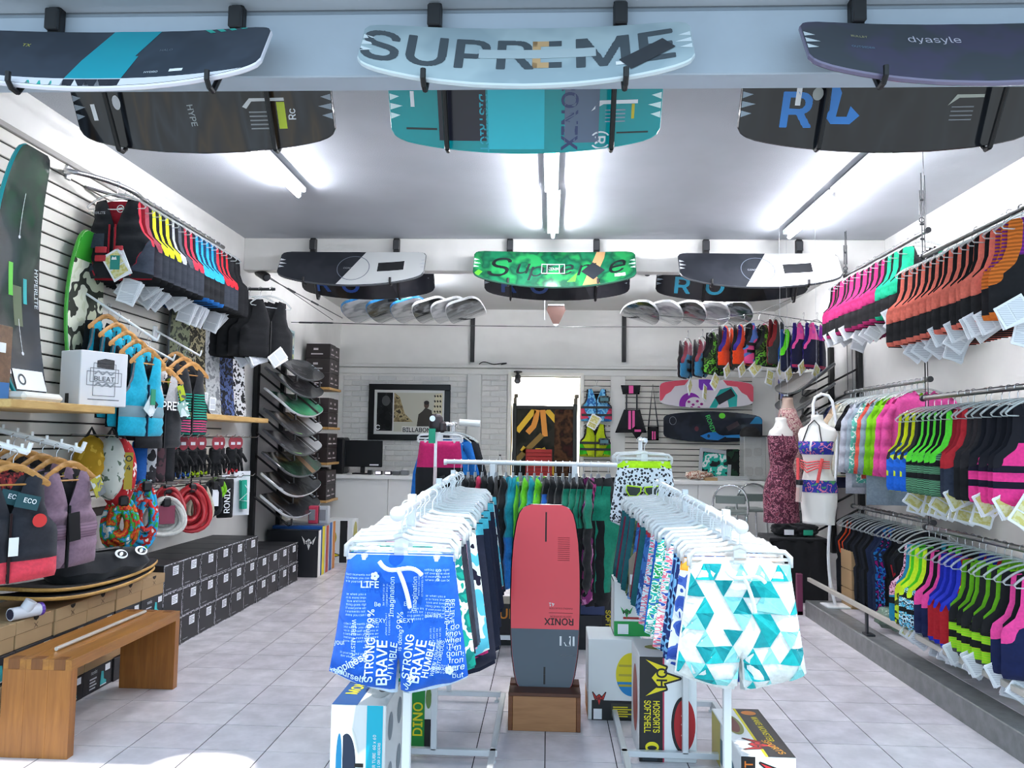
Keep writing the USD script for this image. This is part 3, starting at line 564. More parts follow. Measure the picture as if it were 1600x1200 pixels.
# ---------------- left wall, top rail of vests
RX, RZ = -2.82, 3.13
def rail(name, label, pts, r=.016, m=METAL, group=None, ends=True, extra=None):
    t = Thing(name, label, 'clothes rail', None, group); t.add('bar', tube(pts, r, 10), m, smooth=True)
    if extra: extra(t)
    return t
def lr(t):
    w = atx(107, 270, XL+.03); t.add('wall_plate', bx((XL+.025, w[1], w[2]), (.02, .05, .09), .004), METAL); t.add('brace', tube([(XL+.03, 5.0, 3.12), (RX, 5.5, RZ)], .011, 8), METAL)
    t.add('wall_plate', bx((XL+.012, 6.6, RZ), (.02, .05, .09), .004), METAL); t.add('arm', tube([(XL+.01, 6.6, RZ), (RX, 6.6, RZ)], .011, 8), METAL)
w = atx(107, 270, XL+.03)
rail('clothes_rail', 'brushed metal clothes rail with curved end high on the left wall', smoothline([(XL+.03, w[1], w[2]), (XL+.12, 4.70, 3.12), (RX-.08, 4.82, RZ), (RX, 5.0, RZ), (RX, 5.3, RZ)], 5).tolist()+[(RX, 6.68, RZ)], extra=lr)
seq = [('hyper', 'black life vest with red trim and yellow-white booklet tag'), ('greyred', 'black vest with dusky red armhole edge'), ('yel', 'black vest with yellow armhole edge'), ('yel', 'black vest with yellow armhole edge'), ('yel', 'black vest with yellow armhole edge'), ('grytrim', 'black vest with pale grey armhole edge'), ('drk', 'black vest with charcoal edge'),
       ('redt', 'black vest with red armhole edge'), ('redt', 'black vest with red armhole edge'), ('blu', 'blue-edged vest with patterned shoulders'), ('blu', 'blue-edged vest with patterned shoulders'), ('blu', 'blue-edged vest with patterned shoulders'), ('blu', 'blue-edged vest with patterned shoulders'), ('redt2', 'black vest with bright red edge'), ('redt2', 'black vest with bright red edge'), ('redt2', 'black vest with bright red edge'), ('dark2', 'plain black quilted vest'), ('dark2', 'plain black quilted vest')]
for i, (s, d) in enumerate(seq):
    y = 4.98+i*.094; M = T4((RX, y, RZ+.016), rz=R.uniform(-.06, .06))
    vest(s, M, d+(', %s from front on top left rail' % ORD[i] if i else ', foremost on the top left rail'), 'vests on the top left rail'); hang('p', M, 'clear plastic hanger of the %s vest from front, top left rail' % ORD[i], 'hangers on the top left rail')
rail('clothes_rail', 'short dark rail high on left wall behind the vest row', [(XL+.01, 6.95, 2.82), (-2.45, 6.95, 2.82)], .013, DGREY)
for i in range(4):
    M = T4((-2.78+i*.10, 6.95, 2.835), rz=.85); vest('dark2', M, 'bulky black vest facing the room, %s from the wall beyond the long row' % ORD[i], 'black vests beyond the top left rail'); hang('p', M, 'clear hanger of the %s bulky black vest from the wall' % ORD[i], 'hangers beyond the top left rail')
# ---------------- left wall, vests on hooks
def tealx(t, zo, k):
    t.add('swing_tag', xf(bx((0, 0, -.05), (.045, .003, .10)), T4((-.02, -.06, zo-.22))), plain('#12855f', .6)); t.add('swing_tag', xf(bx((0, 0, -.05), (.10, .004, .11)), T4((.0, -.052, zo-.29), ry=.6)), blotch(['#23272c', '#c9d6d8', '#e3e8e8', '#7fa3a8'], 9))
TQ = F('#1aa9c6'); PINKG = F('#9b8f95'); GRYS = stripes('#8f9ba0', '#5f8f9c', .008, 'z')
STY['teal'] = dict(sx=.86, body=TQ, trim=F('#7a8288'), tw=.006, bands=((-.40, -.33, GRYS),), back=F('#10191d'), seams=(-.2, -.32, -.41, -.47), zip=F('#162a44'), extra=tealx)
def supx(t, zo, k):
    t.pr(flat(place2(text2('SUPREME', .058, True), (.0, -.225)), (0, -.047, zo), (1, 0, 0), (0, 0, 1)), WHT); t.add('swing_tag', xf(bx((0, 0, -.06), (.09, .004, .12)), T4((.10, -.055, zo-.2), ry=-.5)), blotch(['#23272c', '#c9d6d8', '#8fb0a8', '#e3e8e8'], 9)); t.add('swing_tag', xf(bx((0, 0, -.05), (.06, .004, .11)), T4((.09, -.05, zo-.08), ry=-.4)), blotch(['#3a3d40', '#a8b82a', '#55585c'], 12)); t.done()
STY['sup'] = dict(sx=.86, body=F('#232529'), shoulder=F('#b5b3b4'), back=B1, seams=(-.3, -.36, -.42, -.47), extra=supx)
STY['strp'] = dict(sx=.86, body=stripes('#1f9a86', '#16211f', .02, 'z', .01, .42), shoulder=F('#25262a'), back=B1, bands=((-.50, -.40, stripes('#c93a6e', '#1a3b3a', .02, 'z', .01, .42)),), tags=[('grey', .2, -.33, 0, -.03, .07, .1)])
def arm(name, label, a, b, pegs, group, m=WHT, r=.014):
    t = Thing('display_hook', label, 'display hook', None, group); a, b = np.array(a), np.array(b); d = b-a; t.add('bar', tube([a, b], r, 8), m)
    t.add('tip', tube([b, b+d*.03+[0, 0, .05]], r*.7, 6), m)
    for k in range(pegs): p = a+d*(k+.6)/pegs; t.add('peg', tube([p, p+[0, 0, .035]], r*.45, 6), m)
    t.add('wall_plate', bx(a+[.004, 0, -.03], (.014, .06, .12), .003), m); return t
def hookrow(style, desc, place, y, xs, z0, dz, rz, hk, k0):
    n = len(xs); arm('display_arm', 'white slatwall arm holding the %s' % place, (XL+.022, y, z0+dz*(n-1)+.10), (xs[0]+.05, y, z0-.02), 0, 'arms on the left wall', r=.008)
    for i, x in enumerate(xs):
        M = T4((x, y+.01*i, z0+dz*i), rz=rz); vest(style, M, '%s, %s from the room side' % (desc, ORD[i]), desc.split(',')[0]+' group'); hang(hk, M, 'wooden hanger of the %s vest from the room side, %s' % (ORD[i], place), 'wooden hangers on left wall arms')
hookrow('teal', 'turquoise padded vest on left wall', 'turquoise vests', 4.98, [-2.56, -2.635, -2.71, -2.785, -2.86], 2.13, .055, 1.42, 'w', 0)
hookrow('sup', 'black vest with grey top and white lettering', 'lettered black vests', 5.46, [-2.68, -2.76, -2.84], 2.05, .05, 1.3, 'w', 0)
hookrow('strp', 'teal and black striped vest with pink corner', 'striped vests', 6.02, [-2.74, -2.81, -2.88], 2.14, .04, 1.3, 'w', 0)
def cor(t, zo, k):
    t.add('swing_tag', xf(bx((0, 0, -.04), (.11, .004, .07)), T4((.06, -.06, zo-.10), ry=.25)), plain('#1b4a52', .6)); t.pr(flat(place2(text2('ECO', .022, True), (.06, -.135), -14), (0, -.0635, zo), (1, 0, 0), (0, 0, 1)), PAPER, 'tag_print')
    t.add('round_badge', xf(lathe([(0, 0), (.034, 0), (.034, .003), (0, .003)], 20), T4((.115, -.05, zo-.235), rx=math.pi/2)), plain('#d0302e', .6)); t.add('care_label', flat(rect(-.02, -.40, .025, -.31), (0, -.047, zo), (1, 0, 0), (0, 0, 1)), PAPER); t.add('collar_lining', flat(Polygon([(-.075, 0), (.075, 0), (.02, -.17), (-.02, -.17)]), (0, .05, zo), (1, 0, 0), (0, 0, 1)), blotch(['#1c1416', '#7a2a2e', '#c9483f'], 40)); t.done()
STY['coralb'] = dict(body=F('#2c2e36'), bands=((-.52, -.42, F('#e8485a')),), back=F('#1d1e23'), zip=F('#2a1518'), seams=(-.2, -.34, -.42), extra=cor, s=1.03)
STY['plainb'] = dict(body=F('#26272c'), back=F('#17171a'), seams=(-.2, -.34, -.42))
STY['mauve'] = dict(sx=.95, body=F('#8a6f80'), bands=((-.37, -.29, stripes('#8a6f80', '#6e5767', .016, 'z', ratio=.7)),), back=F('#17161a'), zip=B1, seams=(-.2, -.29, -.37, -.45), extra=lambda t, zo, k: (t.add('swing_tag', xf(bx((0, 0, -.06), (.07, .004, .15)), T4((-.01, -.055, zo-.24), ry=-.1)), BLK), t.add('swing_tag', xf(bx((0, 0, -.05), (.07, .004, .11)), T4((.12, -.05, zo-.05), ry=-.45)), blotch(['#4a4d50', '#bcbfc0', '#a8a03a', '#6a6d70'], 14))))
def peg_arm(y, x1, z1, label): return arm('display_arm', label, (XL+.005, y, z1+.13), (x1, y+.03, z1), 7, 'pegged white arms on the left wall', r=.016)
peg_arm(3.84, -2.58, 1.41, 'white pegged arm nearest the shopfront on the left wall'); peg_arm(4.20, -2.52, 1.415, 'white pegged arm on left wall holding the mauve vests')
for i, s in enumerate(('coralb', 'coralb', 'plainb', 'plainb')):
    M = T4((-2.63-.08*i, 3.84, 1.422+.018*i), rz=1.0); vest(s, M, ('charcoal vest with coral hem' if s == 'coralb' else 'plain charcoal vest')+', %s from the room side on the front arm' % ORD[i], 'charcoal vests on the front left arm'); hang('w', M, 'wooden hanger of the %s charcoal vest on the front left arm' % ORD[i], 'wooden hangers on the pegged arms')
for i, s in enumerate(('mauve', 'mauve', 'mauve', 'plainb', 'plainb')):
    M = T4((-2.56-.08*i, 4.20, 1.428+.018*i), rz=1.28); vest(s, M, ('mauve quilted vest with black zip' if s == 'mauve' else 'plain black vest')+', %s from the room side on the second arm' % ORD[i], 'vests on the second left arm'); hang('w', M, 'wooden hanger of the %s vest on the second left pegged arm' % ORD[i], 'wooden hangers on the pegged arms')
# ---------------- shelves, boards and cartons on the left
PINE = wood('#b08a4c', '#caa566', 5, (8, 1, 8), .5)
single('wall_shelf', box2((XL+.02, 3.68, 1.625), (-2.55, 4.60, 1.667), .004), PINE, 'honey-coloured wooden shelf under the tall film-wrapped board', 'shelf')
single('wall_shelf', box2((XL+.02, 6.0, 1.64), (-2.74, 7.72, 1.685), .004), PINE, 'honey-coloured wooden shelf under the row of leaning boards', 'shelf')
def upright(label, x, y, z0, L, W, rk, deck, base, rail_, lean=.07, rz=0, shape=WAKE, group=None):
    M = basis((x, y, z0+L/2), (0, 0, 1), (0, -1, 0), (1, 0, 0)); M = T4((0, 0, 0), rz=0)@M; A = T4((x, y, z0), rz=rz)@T4(ry=-lean)@T4((-x, -y, -z0)); return Board('wakeboard', label, L, W, rk, A@M, deck, base, rail_, shape, group=group)
b = upright('tall film-wrapped dark wakeboard with teal edge, standing on the shelf', -2.86, 4.16, 1.69, 1.36, .38, .10, blotch(['#25282f', '#2f333b', '#1d2026', '#3a3b3a'], 3, hard=False, rough=.18, coat=.9), P('#1b6e72'), P('#109aa0'), .04, 0)
def vtext(b, s, h, x, y, m): b.text(s, h, (x, y), m, rot=90)
b.lay(rect(-.29, -.03, -.07, .04).buffer(0), P('#4f5a3c')); b.lay(rect(-.13, .04, .05, .075), P('#5ec43a')); b.lay(rect(-.16, -.075, -.02, -.045), P('#12a2a4')); b.text('HYPERLITE', .03, (-.06, -.155), P('#b9c2c6'), rot=180)
b.lay(rect(.20, .0, .44, .004), P('#d9dde0')); b.lay(ell(.20, .002, .009, .009), P('#d9dde0')); b.lay(rect(-.44, .0, -.22, .004), P('#d9dde0')); b.lay(ell(-.22, .002, .01, .01), P('#d9dde0')); b.lay(ell(-.44, .002, .01, .01), P('#d9dde0'))
b.lay(rect(-.64, -.13, -.53, .12), PAPER, off=.004, name='insert_card'); b.lay(ell(-.585, .06, .03, .03).difference(ell(-.585, .06, .02, .02)), P('#33363a'), off=.006); b.lay(rect(-.56, .13, -.47, .16), PAPER, off=.003); b.done()
single('foam_block', bx((-2.74, 4.14, 1.695), (.12, .34, .05), .02), plain('#e9e6df', .7), 'white foam foot under the film-wrapped board', 'block')
b = upright('pale green and white wakeboard with dark patches behind the white carton', -2.97, 4.98, 1.70, 1.10, .40, .06, blotch(['#c9cfb4', '#d8dcc8', '#30352c', '#c4cbb0'], 6), P('#2f7a2c'), P('#3aa12c'), .03); b.lay(rect(.36, -.3, .6, .3), P('#2f8f2a')).done()
t = Thing('carton', 'white carton with line drawing of a speaker, on the left wooden shelf', 'box', T4((-2.70, 4.62, 1.669), rz=-.45)); t.add('body', bx((0, 0, .16), (.19, .30, .32), .004), plain('#dcdce0', .6))
fr = (( .0955, 0, .16), (0, 1, 0), (0, 0, 1)); ink = plain('#5a5d63', .7)
t.pr(flat(Polygon([(-.05, .065), (.06, .06), (.06, .115), (.0, .12), (-.05, .105)]), *fr), plain('#26272b', .5), 'speaker_print')
for q in (rect(-.09, -.02, .09, .06), rect(-.07, -.10, .07, .09), rect(-.11, -.04, .11, .04)): t.pr(flat(q.exterior.buffer(.0016), *fr), ink, 'line_print')
for dz in (.035, -.035): t.pr(flat(LineString([(x, dz+.008*math.sin(x*120)) for x in np.linspace(-.06, .06, 30)]).buffer(.005), *fr, off=.0016), plain('#8c9096', .7), 'line_print')
t.pr(flat(place2(text2('BLEAT', .026, True), (0, 0), 0, 1.2), *fr, off=.0018), ink, 'line_print'); t.pr(flat(rect(-.10, -.125, .10, -.12), *fr), ink, 'line_print'); t.pr(flat(rect(-.035, -.15, .0, -.09), (0, -.1505, .16), (1, 0, 0), (0, 0, 1)), BLK, 'label_print'); t.done()
t = Thing('carton', 'brown carton with blue lower panel, left edge of the shelf', 'box', T4((-2.86, 3.86, 1.669))); t.add('body', bx((0, 0, .19), (.2, .22, .38), .004), wood('#5c4330', '#7a5a40', 4)); t.pr(flat(rect(-.10, -.19, .10, -.10), (.101, 0, .19), (0, 1, 0), (0, 0, 1)), plain('#2a6aa8', .6)); t.pr(flat(rect(-.05, .05, .06, .10), (.101, 0, .19), (0, 1, 0), (0, 0, 1)), PAPER); t.done()
for i, (y, cols, d) in enumerate(((6.22, ['#3a4038', '#6a7058', '#23261f'], 'olive mottled'), (6.52, ['#55503c', '#23211a', '#8c8468', '#3c3a2c'], 'tan camouflage'), (6.82, ['#8a8d90', '#a9acae', '#6f7276'], 'plain grey'), (7.12, ['#2a3a66', '#11131c', '#4a5c8c', '#20263c'], 'blue and black speckled'), (7.40, ['#15161a', '#d9dade', '#1b1c20'], 'black and white'))):
    upright('%s board leaning upright on the rear left shelf' % d, -2.93, y, 1.69, 1.0, .26, .05, blotch(cols, 14, 3), P('#202124'), P('#3a3c40'), .04, -.2, group='boards leaning on the rear left shelf').done()
# stacked cartons
BLKB = plain('#191a1f', .5); SPK = blotch(['#24252b', '#e8e6ee', '#24252b', '#d6d4dc'], 60, 0)
def mk_black(label, M, group):
    t = Thing('shoe_carton', label, 'box', M, group); t.add('body', bx((0, 0, .1), (.42, .292, .2), .003), BLKB); f = ((.2105, 0, .1), (0, 1, 0), (0, 0, 1))
    t.pr(flat(rect(-.146, -.1, .146, .1).difference(rect(-.138, -.094, .138, .092)), *f), SPK, 'edge_print'); s = t.add('sticker', flat(rect(-.015, .012, .075, .075), *f), PAPER)
    t.add('sticker_print', cat([flat(rect(-.006, .022+k*.012, .045+.02*(k % 2), .027+k*.012), *f, off=.002) for k in range(4)]), plain('#8f9196', .8), s); t.pr(flat(rect(-.11, -.075, -.03, -.07), *f), plain('#9a9ca2', .7), 'line_print'); return t.done()
gb = 'black cartons stacked along the left wall'
for r in range(3):
    for i in range(6 if r == 2 else 10):
        inst('blackbox', mk_black, T4((-2.845+R.uniform(-.008, .004), 5.625+i*.298, r*.203)), 'black carton with white sticker, %s row, %s from the front of the stack' % (('bottom', 'middle', 'top')[r], ORD[i]), gb)
def mk_kraft(label, M, group):
    t = Thing('shoe_carton', label, 'box', M, group); t.add('body', bx((0, 0, .068), (.40, .30, .136), .003), KRAFT); t.add('lid', bx((0, 0, .105), (.408, .306, .066), .003), plain('#a88b66', .85)); f = ((.2045, 0, .105), (0, 1, 0), (0, 0, 1))
    t.pr(flat(Polygon([(-.025, .033), (.025, .033), (.018, .018), (0, .010), (-.018, .018)]), *f), plain('#241c14', .9), 'thumb_hole')
    for a in (40, -40): t.pr(flat(affinity.rotate(rect(-.02, -.014, .02, -.010), a), *f), plain('#5c4630', .8), 'mark_print')
    return t.done()
def mk_shoe(label, M, group):
    t = Thing('shoe_carton', label, 'box', M, group); t.add('body', bx((0, 0, .07), (.40, .305, .14), .003), BLKB); f = ((.2005, 0, .07), (0, 1, 0), (0, 0, 1)); tq = plain('#36b4b8', .6)
    t.pr(flat(Polygon([(.02, -.05), (.085, -.05), (.088, -.035), (.06, -.02), (.055, .025), (.03, .03), (.025, -.01)]), *f), tq, 'boot_print'); t.pr(flat(Polygon([(.02, -.056), (.088, -.056), (.088, -.05), (.02, -.05)]), *f), WHT, 'boot_print')
    t.pr(flat(rect(.07, .02, .125, .058), *f), PAPER, 'sticker')
    for k in range(4): t.pr(flat(rect(-.09, -.05+.018*k, -.03+.012*(k % 2), -.041+.018*k), *f), plain('#c2c6cc', .6), 'line_print')
    t.pr(flat(place2(text2('ronix', .02, True), (-.045, .045)), *f), plain('#c2c6cc', .6), 'line_print'); return t.done()
for r in range(4):
    for i in range(6):
        y = 3.80+i*.308; d = 'brown lidded shoe carton' if r % 2 else 'black shoe carton with boot picture'
        inst('kraft' if r % 2 else 'shoebox', mk_kraft if r % 2 else mk_shoe, T4((-2.84+R.uniform(-.008, .008), y, r*.141)), '%s, %s layer from the floor, %s from the shopfront' % (d, ORD[r], ORD[i]), 'shoe cartons below the pegged arms')
# wooden bench
t = Thing('bench', 'low oak bench with finger-jointed legs and a metal rod along its top', 'bench', T4((-2.375, 3.72, 0), rz=0)); OAK = wood('#8a5424', '#a86c30', 2.2, (14, 14, 1.2), .35); OAKT = wood('#8a5826', '#a8702f', 2.2, (14, 1.2, 14), .35)
for k in range(3): t.add('seat_plank', box2((-.165+k*.11, .0, .40), (-.0552+k*.11, 1.10, .45), .001), OAKT)
for y in (0, 1.05):
    for k in range(3): t.add('leg_plank', box2((-.165+k*.11, y-.001, 0), (-.0552+k*.11, y+.051, .402), .001), OAK)
    for k in range(3): t.add('finger_joint', box2((-.14+k*.11, y-.002, .402), (-.085+k*.11, y+.052, .4515), .002), wood('#6a3d18', '#7d4c20', 3, (14, 14, 2)))
t.add('apron', box2((-.02, .05, .33), (.02, 1.05, .40), .003), OAKT); t.add('rod', tube([(.0, .14, .462), (.0, 1.0, .462)], .010, 8), plain('#d8d2cc', .4, .6))
# skate decks, bag and fitting on the cartons
PLY = wood('#a37a3c', '#c89a50', 5, (2, 12, 12)); GRIP = blotch(['#2b2a2c', '#343335'], 60, rough=.9)
for i in range(2):
    Board('skate_deck', ('upper', 'lower')[i]+' plywood deck with dark grip top lying on the shoe cartons', 1.15, .40, .05, T4((-2.77+.02*i, 4.72-.05*i, .645-.036*i), rz=1.46+.03*i), GRIP, PLY, PLY, SKATE, .02, 'plywood decks on the shoe cartons', 'skate deck').done()
t = Thing('bag', 'black fabric bag with two white swirl emblems lying on the plywood decks', 'bag', T4((-2.72, 4.82, .70), rz=1.35)); bagp = Polygon([(-.36, -.10), (-.30, -.15), (.22, -.16), (.34, -.08), (.33, .10), (.20, .15), (-.30, .14), (-.37, .05)])
v, f = pillow(bagp, .085, .05, R0=.09, fold=lambda x, z: .01*np.sin(x*23+z*11)); t.add('body', (np.c_[v[:, 0], v[:, 2], -v[:, 1]], f[:, ::-1]*1), B2, smooth=True); t.add('strap', tube([(-.3, -.1, .08), (-.1, .02, .10), (.12, -.02, .10), (.3, .06, .07)], .012, 6), BLK)
for x in (.02, .19): t.pr(flat(ell(0, 0, .05, .032).difference(ell(.006, 0, .037, .02)).union(ell(0, 0, .022, .010, 30)), (x, -.125, .075), (1, 0, 0), (0, .6, .8), off=.012), WHT, 'emblem')
t.done()
t = Thing('pipe_fitting', 'white and purple plastic tube fitting lying on the shoe cartons', 'fitting', T4((-2.66, 4.0, .598), rz=1.2)); t.add('body', tube([(-.05, 0, 0), (.10, 0, 0)], .032, 14), plain('#dcdce4', .35), smooth=30); t.add('branch', tube([(.02, 0, 0), (.045, -.02, .055)], .03, 14), plain('#dcdce4', .35), smooth=30); t.add('collar', tube([(.10, 0, 0), (.116, 0, 0)], .034, 14), plain('#6a44b0', .4)); t.add('mouth', tube([(-.052, 0, 0), (-.05, 0, 0)], .026, 14), plain('#26243a', .6))
# ---------------- ropes, floats and gloves on the pegs
def pegs(ys, z, x1):
    def f(t):
        for y in ys: t.add('peg', tube([(XL+.002, y, z), (x1, y, z), (x1+.02, y, z+.02)], .0045, 6), METAL)
    return f
rail('peg_rail', 'thin wire peg rail on left wall above the gloves', [(XL+.06, 4.95, 1.50), (XL+.06, 7.75, 1.50)], .006, extra=pegs((5.0, 5.08, 5.16, 5.5, 5.64, 5.78, 5.92, 6.05, 6.22, 6.39, 6.58, 6.76, 6.94, 7.12, 7.32), 1.50, -2.70)); rail('peg_rail', 'thin wire peg rail on left wall above the rope coils', [(XL+.06, 5.1, 1.15), (XL+.06, 7.5, 1.15)], .006, extra=pegs((5.16, 5.42, 5.74, 5.92, 6.12, 6.42, 6.62, 6.86, 6.98, 7.25), 1.15, -2.70))
def peg(y, z, x1): return [(XL+.055, y, z), (x1, y, z-.01), (x1+.02, y, z+.015)]
def ropecoil(label, x, y, z, h, w, m, loops=9, rz=.6, card=None, band=True, n='rope_coil'):
    t = Thing(n, label, 'rope', T4((x, y, z), rz=rz), 'rope coils on the left wall pegs'); a = np.linspace(0, 2*math.pi, 25)[:-1]
    for k in range(loops):
        q = R.uniform(.42, 1.05); dx, dy = R.uniform(-.02, .02), R.uniform(-.045, .045); p = np.c_[dx+w/2*q*np.sin(a)*(1-.25*np.cos(a)), dy+.012*np.sin(3*a+k), -h/2+h/2*q*np.cos(a)]; t.add('loop', tube(np.vstack([p, p[:2]]), .0165, 6, False), m, smooth=True)
    if band: t.add('tie', bx((0, 0, -.025), (.06, .13, .07), .012), BLK)
    t.add('hanging_loop', tube([(0, 0, -.02), (0, .01, .05), (.005, 0, -.01)], .006, 6), BLK); t.add('peg', xf(cat([tube([(0, .0, .045), (0, -.0, .047)], .004, 6)]), np.eye(4)), METAL)
    if card: t.add('swing_tag', bx((.0, -.05, -h*.45), (w*.5, .004, h*.5)), card)
    return t
def ropebag(label, x, y, z, h, w, m, rz=.55):
    t = Thing('rope_bundle', label, 'rope', T4((x, y, z), rz=rz), 'rope bundles on the left wall'); p = ell(0, -h/2, w/2, h/2).buffer(.0); t.add('bundle', pillow(p, .07, .03, R0=.07, fold=lambda X, Z: .006*np.sin(Z*160+X*40)), m, smooth=True); t.add('handle', tube([(-.03, 0, -.02), (0, 0, .045), (.03, 0, -.02)], .012, 8), BLK); return t
SP = lambda base, dot: blotch([base, base, base, dot], 28, 1, stretch=(1, 1, .6))
t = ropebag('red rope bundle with yellow label, hanging from the left wall peg rail', -2.82, 5.16, 1.49, .47, .22, SP('#b01f26', '#e8dcd8'))
t.add('label', bx((-.05, -.075, -.24), (.10, .004, .22)), plain('#b59a1e', .5)); t.add('label', bx((.055, -.075, -.22), (.05, .004, .24)), plain('#b59a1e', .5)); t.pr(flat(place2(text2('4m', .05, True), (-.05, -.165), 0), (0, -.078, 0), (1, 0, 0), (0, 0, 1)), BLK, 'label_print'); t.pr(flat(place2(text2('4', .03, True), (.055, -.2), 0), (0, -.078, 0), (1, 0, 0), (0, 0, 1)), BLK, 'label_print'); t.pr(flat(ell(.055, -.14, .02, .02).difference(ell(.055, -.14, .013, .013)), (0, -.078, 0), (1, 0, 0), (0, 0, 1)), BLK, 'label_print'); t.done()
ropebag('white flecked rope bundle left of the red one on the peg rail', -2.83, 5.08, 1.50, .42, .18, SP('#c4c7be', '#5a6a5a')); ropebag('yellow rope bundle furthest left on the peg rail', -2.92, 5.0, 1.50, .36, .2, SP('#b48a1e', '#d8b040'))
MULTI = blotch(['#c93a22', '#d8791f', '#c22a26', '#3f9a3a', '#2f8fc0', '#e0e0d8'], 16, 2)
ropecoil('multicoloured red and orange rope coil under the red bundle', -2.78, 5.16, 1.10, .34, .18, MULTI, 10); ropecoil('green, blue and red rope coil next to the multicoloured one', -2.76, 5.42, 1.18, .44, .16, blotch(['#3fb04a', '#2f9fd0', '#c9302a', '#e0d8d0'], 14, 2), 10)
ropecoil('white rope coil with pink card on the lower peg rail', -2.78, 5.74, 1.05, .26, .24, F('#d5d3cc'), 12, .7, plain('#8a3a50', .6)); ropecoil('large glossy red rope coil on the lower peg rail', -2.76, 6.12, 1.13, .36, .26, P('#b3202a', .35), 12, .7); ropecoil('second glossy red rope coil behind the large one', -2.86, 5.92, 1.13, .30, .24, P('#a81c26', .35), 9, .7)
ropecoil('cream rope coil right of the red coils', -2.82, 6.42, 1.10, .32, .16, F('#c9c5b0'), 11, .9); ropecoil('black leash coil with white card on the lower peg rail', -2.80, 6.62, 1.12, .28, .12, B2, 8, .8, PAPER); ropecoil('neon green leash coil on the lower peg rail', -2.86, 6.86, 1.13, .16, .12, F('#7cc41e'), 7, .8)
def mk_pouch(label, x, y, z, w, h, m, c, d=.05, rz=.7, g=None, pr=None, n='pouch'):
    t = Thing(n, label, c, T4((x, y, z), rz=rz), g); t.add('body', pillow(rect(-w/2, -h, w/2, 0).buffer(-.01).buffer(.01), d, .03, R0=.03), m, smooth=True); t.add('hang_tab', bx((0, 0, .015), (w*.5, .003, .04)), PAPER); t.add('peg', tube([(0, .12, .02), (0, -.03, .02)], .004, 6), METAL)
    if pr: t.pr(flat(place2(text2(pr, w*.35, True), (0, -h*.55), 90), (0, -d-.002, 0), (1, 0, 0), (0, 0, 1)), WHT); t.done()
    return t
mk_pouch('black accessory pouch with white lettering near the end of the lower pegs', -2.84, 6.98, 1.13, .14, .34, B1, 'bag', pr='RONIX')
t = Thing('packaged_float', 'teal float tied on a white card at the end of the lower pegs', 'float', T4((-2.80, 7.25, 1.17), rz=.7)); t.add('card', bx((0, 0, -.18), (.15, .006, .40), .001), PAPER); t.add('float', tube([(.0, -.03, -.06), (.01, -.03, -.32)], .035, 10), plain('#12a287', .4), smooth=30); t.add('cord', tube([(-.03, -.05, -.05), (.05, -.07, -.16), (-.04, -.07, -.24), (.04, -.07, -.25)], .004, 6), WHT); t.add('peg', tube([(0, .1, .0), (0, -.03, 0)], .004, 6), METAL)
GL = unary_union([rect(-.05, -.16, .05, -.02)]+[LineString([(-.04+.027*k, -.15), (-.05+.034*k, -.23-.015*(k in (1, 2)))]).buffer(.013) for k in range(4)]+[LineString([(.05, -.08), (.085, -.14)]).buffer(.014)])
def glove(y, col, card, tip, label):
    t = Thing('glove', label, 'glove', T4((-2.88+R.uniform(-.03, .03), y, 1.42), rz=.7), 'gloves hung under the left peg rail'); t.add('palm', pillow(GL, .022, .018, R0=.016), col, smooth=True)
    if tip: t.add('fingertips', pillow(GL.intersection(rect(-1, -.3, 1, -.2)), .025, .018, R0=.012), tip, smooth=True)
    h = t.add('header_card', extr(ell(0, .03, .038, .06), .004, T4((0, -.03, 0), rx=math.pi/2)), card); t.add('card_print', flat(rect(-.018, .01, .018, .035), (0, -.036, 0), (1, 0, 0), (0, 0, 1)), PAPER, h); t.add('cuff', bx((0, 0, -.03), (.09, .045, .04), .012), BLK); t.add('peg', tube([(0, .10, .075), (0, -.04, .075)], .004, 6), METAL)
REDC = plain('#9c2a3a', .5)
for i, (y, tip) in enumerate(((6.05, None), (6.22, F('#2a5fb0')), (6.39, F('#b8d81e')), (6.58, F('#b8d81e')), (6.76, None), (6.94, None), (7.12, F('#c9303a')), (7.32, None))):
    glove(y, B1, REDC, tip, 'black sports glove on red header card, %s from the front under the peg rail' % ORD[i])
for i, (y, m, d) in enumerate(((5.50, F('#1f5fae'), 'blue strap'), (5.64, blotch(['#26262a', '#b9bcc0', '#3a3538'], 10), 'clear-bagged black item'), (5.78, blotch(['#4a3038', '#2a2428', '#8a7078'], 12), 'clear-bagged maroon item'), (5.92, B2, 'small black pouch'))): mk_pouch(d+' hanging under the peg rail left of the gloves', -2.86, y, 1.46, .10, .30, m, 'accessory', .025, g='packets left of the gloves')
